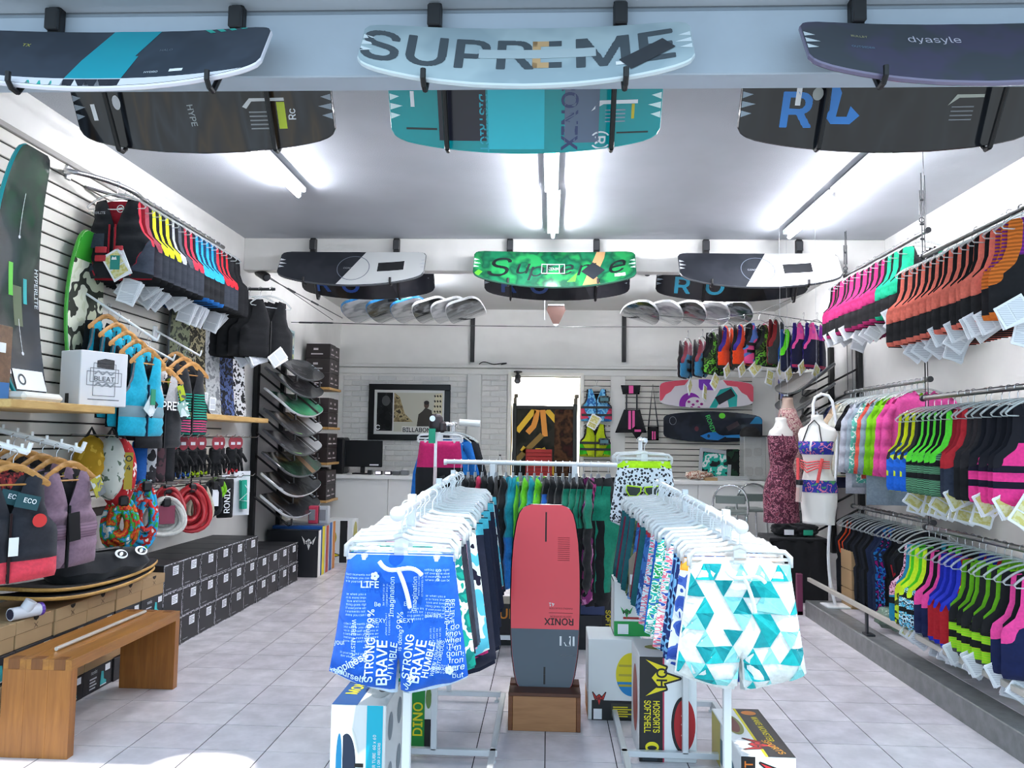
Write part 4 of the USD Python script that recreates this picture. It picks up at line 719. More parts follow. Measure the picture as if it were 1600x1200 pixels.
# ---------------------------------------------------------------- right wall: rails and their garments
def capped(t, pts): 
    for p in pts: t.add('end_cap', xf(lathe([(0, -.012), (.022, -.012), (.022, .012), (0, .012)], 12), T4(p, rx=math.pi/2)), DGREY)
RR = {}
for key, x, y0, y1, z, lab in (('tb', 2.75, 5.88, 7.50, 3.08, 'metal hanging rail high on the right wall, rear one'), ('tf', 2.50, 4.05, 5.42, 2.775, 'metal hanging rail high on the right wall, nearer and lower one'), ('mb', 2.75, 5.90, 7.52, 1.99, 'metal hanging rail at mid height on the right, rear one with shirts'), ('mf', 2.50, 4.05, 5.46, 1.825, 'metal hanging rail at mid height on the right, nearer one with bright vests'), ('lb', 2.75, 5.90, 7.40, .962, 'metal hanging rail low on the right, rear one with dark wetsuits'), ('lf', 2.50, 4.05, 5.46, .972, 'metal hanging rail low on the right, nearer one with bright vests')):
    t = rail('clothes_rail', lab, [(x, y0, z), (x, y1, z)], .017, plain('#9a9a9c', .3, 1), 'hanging rails on the right'); capped(t, [(x, y0, z), (x, y1, z)]); RR[key] = (x, y0, y1, z)
    for y in (y0+.03, y1-.03): t.add('hanging_wire', tube([(x, y, z), (x, y, HC if key[0] == 't' else RR['t'+key[1]][3])], .0028, 5), DGREY)
for x, y, zt, zb_, d in ((2.75, 7.50, HC, 3.08, 'rear'), (2.70, 5.86, HC, 1.99, 'middle')):
    t = Thing('cable', 'steel hanging cable with turnbuckle holding the right rails, %s one' % d, 'cable', None, 'cables over the right rails'); t.add('wire', tube([(x, y, zt), (x, y, zb_)], .004, 6), DGREY); zm = zt-.22
    t.add('turnbuckle', cat([tube([(x-.012, y, zm-.09), (x-.012, y, zm+.09)], .005, 6), tube([(x+.012, y, zm-.09), (x+.012, y, zm+.09)], .005, 6)]), DGREY); t.add('shackle', xf(trimesh.creation.torus(.018, .004, 12, 6), T4((x, y, zm-.13), rx=math.pi/2)), DGREY)
    for q in (.02, -.16, -.27): t.add('clamp', bx((x, y, zm+q), (.03, .012, .016), .003), DGREY)
def fill(key, rows, y0, y1, group, hk='p', hz=.017, jit=.08, maker=None, where=''):
    x, _, _, z = RR[key]; n = len(rows)
    for i, (s, d) in enumerate(rows):
        y = y0+(y1-y0)*i/max(n-1, 1); M = T4((x+R.uniform(-.012, .012), y, z+hz), rz=R.uniform(-jit, jit))
        lab = '%s, %s from front, %s' % (d, ORD[i], where)
        (maker or vest)(s, M, lab, group); hang(hk, M, 'clear hanger, %s from the front, on the %s' % (ORD[i], where), 'hangers on the '+where)
TGW = [('white', -.06, -.585, 32)]; TGY = [('yellow', -.06, -.585, 32)]
for n, c, sh in (('coral', '#e0715f', None), ('mag', '#b02a68', None), ('tealr', '#14a67a', None)):
    STY[n] = dict(body=F('#1b1a1c'), trim=F(c), tw=.065, hem=F(c), back=F('#1b1a1c'), seams=(-.3, -.36, -.42, -.47), tags=TGW)
STY['orng'] = dict(body=F('#1d1c1f'), trim=stripes('#d9722a', '#a8581e', .02, 'z', .01), tw=.05, hem=F('#d9722a'), shoulder=stripes('#7a2a8c', '#5d2070', .02, 'z', .01), back=stripes('#7a2a8c', '#d9722a', .02, 'z', .01), tags=TGW, seams=(-.3, -.38, -.46))
WT = 'upper front right rail'; fill('tf', [('orng', 'black vest with orange and purple stripes')]*2+[('coral', 'black vest with wide coral armhole')]*13, 4.12, 5.36, 'vests on the upper front right rail', where=WT)
fill('tb', [('tealr', 'black vest with wide green armhole')]*3+[('mag', 'black vest with wide magenta armhole')]*10, 5.95, 7.42, 'vests on the upper rear right rail', where='upper rear right rail')
# mid front
STY['yb'] = dict(body=blotch(['#1460c8', '#c3d42a', '#1558b8', '#1a66d4'], 9, 1, stretch=(.5, 1, 1.6)), shoulder=F('#d8e016'), back=F('#d8e016'), trim=B1, tw=.012, bands=((-.52, -.42, F('#1260cc')),), tags=TGY)
GS = stripes('#5f9a74', '#34503f', .012, 'z', .02)
STY['gs'] = dict(body=GS, shoulder=B1, trim=F('#4fd030'), tw=.022, bands=((-.42, -.385, B1), (-.34, -.305, B1)), back=B1, tags=TGY)
STY['rn'] = dict(body=F('#2b3344'), trim=F('#b3242e'), tw=.05, back=F('#a82430'), tags=TGY); STY['dk'] = dict(body=B1, trim=F('#222024'), tw=.04, back=F('#3a3234'), bands=((-.30, -.24, F('#f0701e')),), tags=TGY)
STY['pk'] = dict(body=F('#ee3a8c'), shoulder=F('#15161f'), trim=F('#15161f'), tw=.03, bands=((-.35, -.315, F('#15152a')), (-.43, -.395, F('#15152a'))), back=F('#15161f'), tags=TGY)
fill('mf', [('pk', 'pink vest with navy straps')]*4+[('dk', 'black vest with orange band')]*2+[('rn', 'navy vest with red armhole')]*2+[('gs', 'green and black striped vest')]*5+[('yb', 'blue vest with yellow top and printed chest')]*3, 4.12, 5.40, 'vests on the middle front right rail', where='middle front right rail')
# shirts
def mk_shirt(st):
    def build(label, M, group):
        t = Thing(st.get('n', 'shirt'), label, 'shirt', M, group); L, m, lng = st['L'], st['m'], st['long']; zo = -.105; w = .25
        fold = lambda x, z: .012*np.sin(x*38+z*3)+.006*np.sin(x*71); body = Polygon([(-.07, 0), (-.19, -.045), (-.24, -.14), (-w, -.24), (-w-.02, -L), (w+.02, -L), (w, -.24), (.24, -.14), (.19, -.045), (.07, 0), (.03, -.045), (-.03, -.045)])
        S = lambda p: affinity.translate(p, 0, zo); t.add('body', pillow(S(body), .03, .04, fold=fold, R0=.06), m, smooth=True)
        e = .62 if lng else .27; sl = Polygon([(.17, -.03), (.215, -.06), (.30, -.2), (.335 if lng else .33, -e), (.245, -e-.01), (.235, -.26), (.2, -.15)])
        for q in (sl, mirror(sl)): t.add('sleeve', pillow(S(q), .028, .035, fold=lambda x, z: .008*np.sin(z*60)-.012, R0=.04), st.get('sm', m), smooth=True)
        if 'rib' in st:
            t.add('hem_rib', pillow(S(rect(-w-.02, -L-.005, w+.02, -L+.02)), .033, .04, fold=fold), st['rib'], smooth=True)
            for q in (sl, mirror(sl)): t.add('cuff', pillow(S(q.intersection(rect(-1, -e-.02, 1, -e+.04))), .036, .03), st['rib'], smooth=True)
        t.add('collar', pillow(S(LineString([(-.07, 0), (-.03, -.045), (.03, -.045), (.07, 0)]).buffer(.009)), .034, .015), st.get('rib', m), smooth=True); return t
    return build
SH = dict(navy=dict(m=F('#1a2242'), L=.78, long=False, sm=F('#181f3c')), tan=dict(m=F('#cdb59a'), L=.68, long=False), ring=dict(m=F('#d9d8cc'), L=.66, long=False, rib=F('#3f9a5a')), white=dict(m=F('#d8d6c8'), L=.62, long=False), black=dict(m=F('#1b1a1e'), L=.64, long=False), grey=dict(m=F('#b9bcc6'), L=.80, long=True), grey2=dict(m=F('#9aa6b2'), L=.74, long=True), tealp=dict(m=blotch(['#4fa894', '#57b3a0', '#d6e8e0', '#4fa894'], 26, 3), L=.70, long=True), cor=dict(m=F('#e05a4a'), L=.66, long=True), lime=dict(m=F('#7fc412'), L=.52, long=True), pink=dict(m=F('#de4f9a'), L=.54, long=True), steel=dict(m=F('#8f9fae'), L=.86, long=True))
def shirt(s, M, label, g): return inst(('sh', s), mk_shirt(SH[s]), M, label, g)
fill('mb', [('pink', 'pink long-sleeved shirt'), ('pink', 'pink long-sleeved shirt'), ('lime', 'lime long-sleeved shirt'), ('lime', 'lime long-sleeved shirt'), ('steel', 'steel-grey long shirt'), ('cor', 'coral long-sleeved shirt'), ('tealp', 'teal printed long-sleeved shirt'), ('grey2', 'blue-grey long-sleeved shirt'), ('grey', 'pale grey long-sleeved shirt'), ('black', 'black T-shirt'), ('white', 'cream T-shirt'), ('ring', 'cream T-shirt with green ribbed edges'), ('tan', 'tan T-shirt'), ('navy', 'long navy T-shirt')], 5.98, 7.40, 'shirts on the middle rear right rail', maker=shirt, where='middle rear right rail')
for i in range(14): hang('p', T4((2.75, 6.0+.1*i, 2.007), rz=R.uniform(-.2, .2)), 'empty clear hanger among the shirts, %s from the front' % ORD[i], 'empty hangers on the shirt rail')
# wetsuits
def mk_suit(st):
    def build(label, M, group):
        t = Thing('wetsuit', label, 'wetsuit', M, group); L, m = st['L'], st['m']; zo = -.11; leg = .45*L
        half = [(.05, 0), (.12, -.01), (.135, -.12), (.2, -.2), (.175, -.36), (.19, -L+leg), (.185, -L), (.07, -L), (.02, -L+leg-.03), (0, -L+leg-.02)]
        body = Polygon(half+[(-x, z) for x, z in half[::-1]]+[(-.03, -.09), (.03, -.09)][:0]); S = lambda p: affinity.translate(p, 0, zo); nk = Polygon([(-.05, .02), (.05, .02), (.03, -.13), (-.03, -.13)]); body = body.difference(nk)
        fold = lambda x, z: .006*np.sin(z*40+x*15); rest = body
        for a, b, x0, x1, mm in st.get('zones', ()):
            q = body.intersection(rect(x0, a, x1, b)); rest = rest.difference(q); t.add('panel', pillow(S(q), .03, .035, outline=S(body), fold=fold), mm, smooth=True)
        t.add('body', pillow(S(rest), .03, .04, outline=S(body), fold=fold), m, smooth=True); t.add('back_panel', pillow(S(body.union(nk.intersection(rect(-1, -.2, 1, -.03)))), .012, .06, fold=lambda x, z: .05+0*x), st.get('back', m), smooth=True)
        if st.get('long'):
            sl = Polygon([(.12, -.02), (.2, -.05), (.27, -.3), (.29, -.56), (.22, -.57), (.19, -.3)])
            for q in (sl, mirror(sl)): t.add('sleeve', pillow(S(q), .03, .04), st.get('sm', m), smooth=True)
        if st.get('logo'): t.pr(flat(place2(text2(st['logo'][0], .03, True), (0, -.30)), (0, -.034, zo), (1, 0, 0), (0, 0, 1)), plain(st['logo'][1], .6)); t.done()
        return t
    return build
SU = dict(blk=dict(m=B1, L=.68), dk=dict(m=F('#22262e'), L=.70), org=dict(m=B2, L=.66, zones=((-.3, -.02, -.2, -.06, F('#d8481e')),)), blu=dict(m=blotch(['#1f3fa8', '#2f8fd6', '#16224a', '#b01f80'], 22, 1), L=.66, zones=((-.25, .02, -.2, .2, F('#222c46')),)), red=dict(m=B2, L=.68, zones=((-.5, -.25, -.2, -.08, F('#b3242e')),)), nav=dict(m=F('#2a3654'), L=.70))
def suit(s, M, label, g): return inst(('su', s), mk_suit(SU[s]), M, label, g)
fill('lb', [('blk', 'black shorty wetsuit'), ('blk', 'black shorty wetsuit'), ('dk', 'charcoal shorty wetsuit'), ('red', 'black wetsuit with red side flash'), ('blk', 'black shorty wetsuit'), ('blu', 'blue and pink patterned wetsuit'), ('blu', 'blue and pink patterned wetsuit'), ('nav', 'navy wetsuit'), ('nav', 'navy wetsuit')]+[('blk', 'black shorty wetsuit'), ('dk', 'charcoal shorty wetsuit')]*3+[('org', 'charcoal wetsuit with orange shoulder')]*2+[('dk', 'charcoal shorty wetsuit')], 5.94, 7.30, 'wetsuits on the low rear right rail', maker=suit, where='low rear right rail')
CH = blotch(['#e8a0b8', '#5a2434', '#e8a0b8', '#f0c4d0'], 60, 1); CHB = blotch(['#5ac4e4', '#1b3448', '#d8eef4', '#5ac4e4'], 55, 1)
STY['ygv'] = dict(body=blotch(['#b8cc1e', '#c4d62a', '#3a3f18', '#b8cc1e'], 14, 2), back=F('#2f9ac0'), trim=F('#c9d81e'), tw=.02, bands=((-.43, -.40, F('#d8f03a')),), tags=TGY)
STY['tcv'] = dict(body=F('#1f86a8'), shoulder=B1, trim=CH, tw=.05, back=B1, bands=((-.40, -.36, B1),), tags=TGY)
STY['cbv'] = dict(body=CHB, shoulder=B1, trim=F('#c8e81e'), tw=.02, back=F('#58e02a'), bands=((-.33, -.30, B1), (-.42, -.39, B1)), tags=TGW)
STY['pkn'] = dict(body=F('#16204a'), shoulder=B1, trim=F('#ee4a9a'), tw=.045, back=B1, tags=TGW)
STY['brv'] = dict(body=F('#1e2fb8'), trim=F('#1e2fb8'), tw=.012, shoulder=stripes('#b01c26', '#e8d43a', .09, 'z', .0, .8), back=F('#1a2aa8'), tags=TGW, side=F('#b01c26'), pipe=F('#1e2fb8'), seams=(-.3, -.45))
STY['lgv'] = dict(body=F('#4a4a50'), shoulder=stripes('#7fd41e', '#a8c82a', .012, 'z', .01), trim=B1, tw=.035, back=F('#6fb81e'), side=stripes('#7fd41e', '#a8c82a', .012, 'z', .01), pipe=B1, bands=((-.35, -.31, B1), (-.43, -.39, B1)), tags=TGW, straps=(-.33, -.41))
fill('lf', [('pkn', 'navy vest with pink armhole')]*2+[('lgv', 'grey vest with lime stripes and black straps')]*5+[('brv', 'blue vest with red and yellow shoulders')]*3+[('pkn', 'navy vest with pink armhole')]*2+[('cbv', 'blue leopard vest with black straps')]*2+[('ygv', 'yellow-green scribble-print vest'), ('tcv', 'teal vest with pink leopard edge')], 4.12, 5.42, 'vests on the low front right rail', where='low front right rail')
# bar across the platform front, maroon frame, cartons and bits on the platform
t = Thing('guard_bar', 'long beige bar running low along the edge of the stone platform', 'bar'); t.add('bar', box2((2.30, 3.70, .30), (2.33, 7.30, .335), .004), plain('#b4aea4', .45))
for y in (3.95, 6.0): t.add('bracket', cat([box2((2.31, y, .136), (2.325, y+.03, .31)), box2((2.30, y-.03, .136), (2.36, y+.06, .15))]), DGREY)
t = Thing('floor_frame', 'maroon steel frame standing on the floor at the rear end of the platform', 'frame', T4((2.24, 7.34, 0))); MR = plain('#6e2a4c', .45); t.add('post', box2((-.02, -.02, 0), (.03, .03, .36), .004), MR); t.add('foot', box2((-.42, -.02, 0), (.03, .03, .035), .004), MR); t.add('rear_post', box2((-.42, -.02, 0), (-.385, .03, .36), .004), MR)
for i, z in enumerate((.136, .296, .456)):
    t = Thing('shoe_carton', 'brown carton with round emblem on the platform, %s from the bottom' % ORD[i], 'box', T4((2.72, 7.05, z)), 'brown cartons under the dark wetsuits'); t.add('body', bx((0, 0, .078), (.34, .24, .155), .003), KRAFT); t.pr(flat(ell(0, .078, .04, .04).difference(ell(0, .078, .028, .028)).union(ell(0, .078, .012, .012)), (0, -.121, 0), (1, 0, 0), (0, 0, 1)), plain('#4a3826', .8), 'emblem'); t.done()
t = Thing('plastic_bag', 'crumpled translucent green bag on the platform under the wetsuits', 'bag', T4((2.58, 6.1, .141))); v, f = trimesh.creation.icosphere(3, 1).vertices, trimesh.creation.icosphere(3, 1).faces; v = v*(1+.5*(meshkit.noise(v*3, 5)-.5)[:, None])*[.16, .12, .09]; v[:, 2] -= v[:, 2].min(); t.add('body', (v, f), clear('#8fae98', .5), smooth=True)
for i, (y, h) in enumerate(((3.98, .11), (4.12, .10))): single('grey_block', bx((2.62, y, .141+h/2), (.09, .07, h), .006), plain('#7a7f88', .5), 'small grey metal block standing on the platform near the shopfront, %s from the front' % ORD[i], 'block')
# ---------------- boards racked along the side walls
def wallboard(label, s, y, z, L, deck, base, edge, prints, group):
    a = math.radians(52); n = np.array([-s*math.cos(a)*1.0, 0, math.sin(a)]); ly = np.cross(n, [0, 1, 0]) if s < 0 else np.cross(n, [0, -1, 0]); M = basis((s*(3.02-.22), y, z), (0, 1, 0) if s < 0 else (0, -1, 0), ly, n)
    b = Board('wakeboard', label, L, .42, .075, M, deck, base, edge, WAKE, group=group)
    for p, m in prints: b.lay(p, m)
    b.notches(P('#8a949c')).done(); return b
def wallrack(s, y0, y1, zs, group):
    for i, y in enumerate((y0, y1)):
        t = Thing('board_rack', 'black upright board rack post on the %s wall, %s one' % ('left' if s < 0 else 'right', ('front', 'rear')[i]), 'rack', None, group); x = s*(abs(XL if s < 0 else XR)-.005); t.add('post', box2((x, y-.035, .3), (x-s*.05, y+.035, 2.62), .004), BLK)
        for z in zs: t.add('arm', tube([(x-s*.04, y, z+.10), (s*2.66, y, z-.19), (s*2.625, y, z-.18), (s*2.63, y, z-.12)], .011, 6), BLK)
gl = 'boards racked along the left wall'; CB = carbon('#24272b', '#3a3e42'); CG = carbon('#4a4d50', '#6a6d70'); TAGP = (rect(-.62, -.12, -.56, -.08), PAPER)
zsl = [2.27, 2.08, 1.87, 1.66, 1.45, 1.22, 1.01, .79]
spec = [('dark grey film-wrapped', CB, []), ('charcoal', carbon('#1c1f24', '#3a3d42'), []), ('bright green with a black band', carbon('#169a6a', '#128a5e'), [(rect(.42, -.3, .50, .3), BLK)]), ('grey and white striped', CG, [(rect(.40, -.3, .8, .3), P('#b9bcbd')), (rect(.30, -.3, .33, .3), P('#c9ccd0')), (rect(-.70, -.20, -.1, -.18), P('#7fc46a'))]), ('grey and white, second striped', CG, [(rect(.44, -.3, .8, .3), P('#b4b7b9')), (rect(.34, -.3, .36, .3), P('#c9ccd0')), (rect(-.70, -.20, -.1, -.18), P('#7fc46a'))]), ('dark green with a tan patch', blotch(['#123a2a', '#1c5038', '#0e2c20'], 4, hard=False, rough=.25, coat=.5), [(Polygon([(.25, -.3), (.42, .3), (.52, .3), (.40, -.3)]), P('#8c6844'))]), ('black with a turquoise corner', CB, [(Polygon([(.5, -.3), (.8, -.3), (.8, 0)]), P('#1fae94'))]), ('black with a white rim', carbon('#26292e', '#33363c'), [(Polygon([(-.5, .0), (-.42, .1), (-.3, -.3), (-.36, -.3)]), P('#6a6d72'))])]
for i, (d, m, pr) in enumerate(spec): wallboard('%s wakeboard on the left wall rack, %s from the top' % (d, ORD[i]), -1, 8.62, zsl[i], 1.40, m, P('#202225'), P('#c9ccce' if i in (2, 6, 7) else '#3a3d42'), pr+[TAGP], gl)
wallrack(-1, 8.20, 9.04, zsl, 'posts of the side wall board racks')
zsr = [2.20, 2.0, 1.80, 1.58, 1.36, 1.14, .95, .76]
OLV = blotch(['#2a2c28', '#3a3f36', '#4a3a30', '#26282a'], 4, hard=False, rough=.15, coat=.8); LGT = carbon('#9a958c', '#b4aea4')
specr = [('olive film-wrapped', OLV, []), ('dark film-wrapped', carbon('#20242a', '#33383c'), []), ('mottled olive', OLV, []), ('turquoise', carbon('#5fae9e', '#4a9a8c'), []), ('grey with white stripes', CG, [(rect(-.5, -.3, -.42, .3), P('#b9bcbd'))]), ('pale beige', LGT, [(rect(-.3, -.3, -.29, .3), P('#5a5854'))]), ('grey with three white bars', CG, [(rect(x, -.3, x+.05, .3), P('#c4c6c6')) for x in (-.5, -.38, -.26)]), ('green-ended dark', CB, [(rect(.3, -.3, .8, .3), P('#2f9a58'))])]
for i, (d, m, pr) in enumerate(specr): wallboard('%s wakeboard on the right wall rack, %s from the top' % (d, ORD[i]), 1, 8.85, zsr[i], 1.40, m, P('#202225'), P('#4a4d50'), pr, 'boards racked along the right wall')
wallrack(1, 8.42, 9.25, zsr, 'posts of the side wall board racks')
# ---------------------------------------------------------------- shorts racks in the foreground
HS = [(0, 0), (.172, 0), (.178, -.05), (.20, -.20), (.225, -.372), (.17, -.395), (.10, -.412), (.03, -.425), (.010, -.422), (.004, -.335), (0, -.325)]
SHO = Polygon(HS+[(-x, z) for x, z in HS[::-1]]); SZ = -.145
def cprint(vf, outline, thk=.03, R0=.05, fold=None, off=.003, dz=SZ):
    v, f = tri2(vf) if hasattr(vf, 'area') else vf
    d = shapely.distance(shapely.points(v), outline.boundary); e = np.clip(d/R0, 0, 1); y = -thk*np.sqrt(np.clip(1-(1-e)**2, 0, 1))-off
    if fold: y = y+fold(v[:, 0], v[:, 1]+dz)
    return np.c_[v[:, 0], y, v[:, 1]+dz], f
SFOLD = lambda x, z: .010*np.sin(x*42+z*6)*np.clip((-z-.2)*5, 0, 1)
def mk_shorts(st):
    def build(label, M, group):
        t = Thing('shorts', label, 'shorts', M, group); k = st.get('k', 1); o = affinity.scale(SHO, st.get('w', 1), k, origin=(0, 0)); S = lambda p: affinity.translate(p, 0, SZ); rest = o
        if st.get('side'):
            for s in (1, -1): q = o.intersection(Polygon([(s*.10, -.0), (s*.3, 0), (s*.3, -1), (s*.165, -1)])); rest = rest.difference(q); t.add('side_panel', pillow(S(q), .03, .03, outline=S(o), fold=SFOLD), st['side'], smooth=True)
        if st.get('band'): q = o.intersection(rect(-1, -.045, 1, 1)); rest = rest.difference(q); t.add('waistband', pillow(S(q), .03, .03, outline=S(o), fold=SFOLD), st['band'], smooth=True)
        t.add('front', pillow(S(rest), .03, .03, outline=S(o), fold=SFOLD), st['m'], smooth=True); t.add('back', pillow(S(affinity.scale(o, .97, 1.05, origin=(0, 0))), .02, .05, fold=lambda x, z: .045+0*x), st.get('lining', st['m']), smooth=True)
        if st.get('cord'): t.add('drawcord', tube(smoothline([(-.06, -.045, SZ-.02), (-.01, -.05, SZ-.045), (.02, -.05, SZ-.04), (.075, -.045, SZ-.06)], 4), .007, 6), WHT); t.add('drawcord', tube(smoothline([(0, -.05, SZ-.04), (.025, -.05, SZ-.10), (.04, -.046, SZ-.16)], 4), .007, 6), WHT)
        if st.get('extra'): st['extra'](t, o)
        return t.done()
    return build
def geo_extra(t, o):
    rr = random.Random(3); cols = {'#18b0b4': [], '#0f8f98': [], '#8fdde0': []}; W, H = .064, .056
    for i in range(-5, 6):
        for j in range(0, 8):
            x0 = i*W+(W/2 if j % 2 else 0); z0 = -j*H; c = rr.random()
            for tri in ([(x0, z0), (x0+W, z0), (x0+W/2, z0-H)], [(x0+W, z0), (x0+W/2, z0-H), (x0+1.5*W, z0-H)]):
                if rr.random() < .60: cols[rr.choice(list(cols))].append(Polygon(tri))
    for c, ps in cols.items():
        q = unary_union(ps).intersection(o.buffer(-.003)); seg = []
        for g in getattr(q, 'geoms', [q]): seg.append(cprint(trimesh.creation.triangulate_polygon(shapely.segmentize(g, .02), engine='earcut'), o, fold=SFOLD))
        t.pr(cat(seg), fab(c), 'pattern_print')
PHR = ('when nothing goes right go left', 'be yourself everyone else is taken', 'collect moments not things', 'in a world where you can be anything', 'believe in yourself and you will be', 'life is better when you are smiling', 'imagination is more important than', 'do what you love and love what you do')
def fineprint(t, o, x0, z0, x1, z1, vert):
    w, h = (abs(z1-z0), x1-x0) if vert else (x1-x0, abs(z1-z0)); n = int(h/.0105)
    for k in range(n):
        v, f = text2(PHR[(k+int(abs(x0)*1000)) % 8], .0068); keep = np.abs(v[:, 0]) < w/2; f = f[keep[f].all(1)]
        c = ((x0+x1)/2+(0 if not vert else h/2-(k+.5)*.0105), (z0+z1)/2+((h/2-(k+.5)*.0105) if not vert else 0)); v, f = place2((v, f), c, 90 if vert else 0); ok = shapely.contains_xy(o.buffer(-.003), v[:, 0], v[:, 1]); f = f[ok[f].all(1)]
        if len(f): u, inv = np.unique(f, return_inverse=True); t.pr(cprint((v[u], inv.reshape(-1, 3)), o, fold=SFOLD, off=.003), plain('#a9cdf4', .8), 'fine_print')
def txt_extra(t, o):
    pale = plain('#cfe6fb', .8); fine = stripes('#8dbcf0', '#2f6fd8', .0075, 'z', .003, .45); finex = stripes('#8dbcf0', '#2f6fd8', .0075, 'x', .003, .45)
    for x0, z0, x1, z1, m in ((-.17, -.06, -.07, -.10, fine), (-.165, -.12, -.10, -.20, fine), (-.06, -.09, -.03, -.16, finex), (.05, -.05, .08, -.13, finex), (.08, -.04, .16, -.09, fine), (.085, -.12, .15, -.2, fine), (-.17, -.21, -.06, -.28, fine), (.03, -.16, .08, -.21, fine), (.09, -.22, .14, -.31, finex), (-.05, -.18, -.02, -.25, finex), (-.18, -.30, -.10, -.33, fine), (.11, -.33, .19, -.37, fine), (.155, -.22, .185, -.29, fine)):
        q = rect(x0, z0, x1, z1).intersection(o.buffer(-.004)); fineprint(t, o, x0, z0, x1, z1, m is finex)
    for s, h, x, z, r in (('LIFE', .020, -.09, -.094, 0), ('BRAVE', .032, -.048, -.335, 90), ('STRONG', .024, -.085, -.325, 88), ('HUMBLE', .022, -.015, -.33, 84), ('STRONG', .024, .035, -.31, 84), ('BRAVE', .03, .066, -.325, 80), ('HUMBLE', .020, .098, -.32, 78), ('WHEN YOU ARE', .011, .12, -.315, 78), ('VICTORIOUS', .012, .135, -.31, 80), ('SEXY', .013, -.06, -.205, 0), ('SEXY', .013, .03, -.20, 0), ('99%', .020, -.085, -.20, 90), ('else is doing', .014, -.094, -.275, 88), ('WERE MISTAKEN', .013, -.135, -.275, -90), ('99%', .018, .008, -.20, 88), ('is doing', .013, .012, -.26, 88), ('Imagination', .016, -.018, -.13, 90), ('Imagination', .014, .053, -.12, 90), ('Sure', .013, .125, -.06, -90), ('RECEIVE', .013, .155, -.17, -90), ('BELIEVE', .013, .170, -.17, -90), ('I don', .016, .178, -.215, 0), ('know', .016, .180, -.235, 0), ('where', .016, .182, -.255, 0), ("I'm", .018, .180, -.277, 0), ('going', .017, .186, -.297, 0), ('from', .017, .188, -.316, 0), ('here', .018, .186, -.337, 0), ('but', .017, .192, -.362, 0), ('your', .016, -.185, -.28, 10), ('always', .012, .11, -.185, 8), ('Be', .013, -.065, -.155, 0), ('Be', .013, .03, -.15, 0), ('special', .014, -.20, -.365, -15), ('Happiness', .022, -.155, -.345, 30), ('yourself', .02, -.15, -.375, -12), ('MIRACLES', .010, .135, -.345, 4), ('Just', .02, .04, -.385, 60)):
        v, f = place2(text2(s, h, h > .019), (x, z), r); ok = shapely.contains_xy(o.buffer(-.003), v[:, 0], v[:, 1]); f = f[ok[f].all(1)]
        if len(f): t.pr(cprint((v, f), o, fold=SFOLD, off=.004), pale, 'lettering')
    for x, z in ((-.075, -.068), (.165, -.347)): t.pr(cprint(unary_union([ell(x+.008*math.cos(a), z+.008*math.sin(a), .006, .006) for a in np.arange(5)*1.257]), o, fold=SFOLD, off=.004), pale, 'lettering')
SS = dict(txt=dict(m=F('#1f62d0', scale=40), cord=1, extra=txt_extra, lining=F('#cfe4f8'), w=.98), geo=dict(m=F('#eef3f3'), cord=1, extra=geo_extra, lining=F('#e8eef0')),
    t1=dict(m=blotch(['#15a08c', '#e6eeee', '#0f7f78', '#15a08c'], 16), w=1.06), t2=dict(m=blotch(['#14303c', '#1aa8a0', '#dfe9e8', '#12444c'], 12), side=blotch(['#c98ad0', '#f0c6e2', '#e8e4f0'], 10), w=1.05), pk=dict(m=F('#e7a8cc'), side=F('#2a2c3a'), k=1.06), ms=dict(m=stripes('#1b1830', '#b02a6a', .05, 'z', .0, .12), w=1.2, k=1.25, side=blotch(['#5ac0d8', '#dfe9e8', '#1b1830'], 10)), nv=dict(m=F('#1a2036'), w=1.25, k=1.5, band=F('#4ab0c4')), gr=dict(m=F('#49586a'), k=1.1), mint=dict(m=blotch(['#7fd8d0', '#e8f2f0', '#2f9f98'], 14), band=F('#16b0b8')),
    nf=dict(m=blotch(['#1a2c66', '#1a2c66', '#6fa8d8', '#16244e'], 22, 1), w=1.04), st=dict(m=blotch(['#e2718a', '#e8edf2', '#3f9ac0', '#e8edf2', '#d84a6a'], 16, 1, stretch=(1, 1, 4)), side=blotch(['#2f52b0', '#e2e8ee', '#e2718a', '#e2e8ee', '#3fa8a0'], 18, 1, stretch=(1, 1, 4)), w=1.05, k=1.02), gw=dict(m=blotch(['#e6ecec', '#1ab0a8', '#e6ecec', '#2a9f58', '#3f6ac0'], 20, 1, stretch=(1, 1, 2.5)), w=1.05), bl=dict(m=F('#1c66c8'), k=1.04), cm=dict(m=blotch(['#26332a', '#3e5040', '#5f7048', '#1b241e'], 16), k=1.06), bc=dict(m=blotch(['#3f72b8', '#2a4f90', '#6f9fd4', '#1f3a70'], 14), k=1.04, band=F('#a8283a')), wn=dict(m=F('#7a2040'), band=F('#1d6068')), tl=dict(m=F('#1d5f68'), k=1.02), on=dict(m=blotch(['#2a4aa0', '#3f5fb0', '#d8e0e6', '#2a4aa0'], 20, 1), band=F('#f0a23a'), w=1.03))
def shorts(s, M, label, g): return inst(('ss', s), mk_shorts(SS[s]), M, label, g)
WB = plain('#e9ecef', .4); TUBW = plain('#d4d8dc', .3, .3)
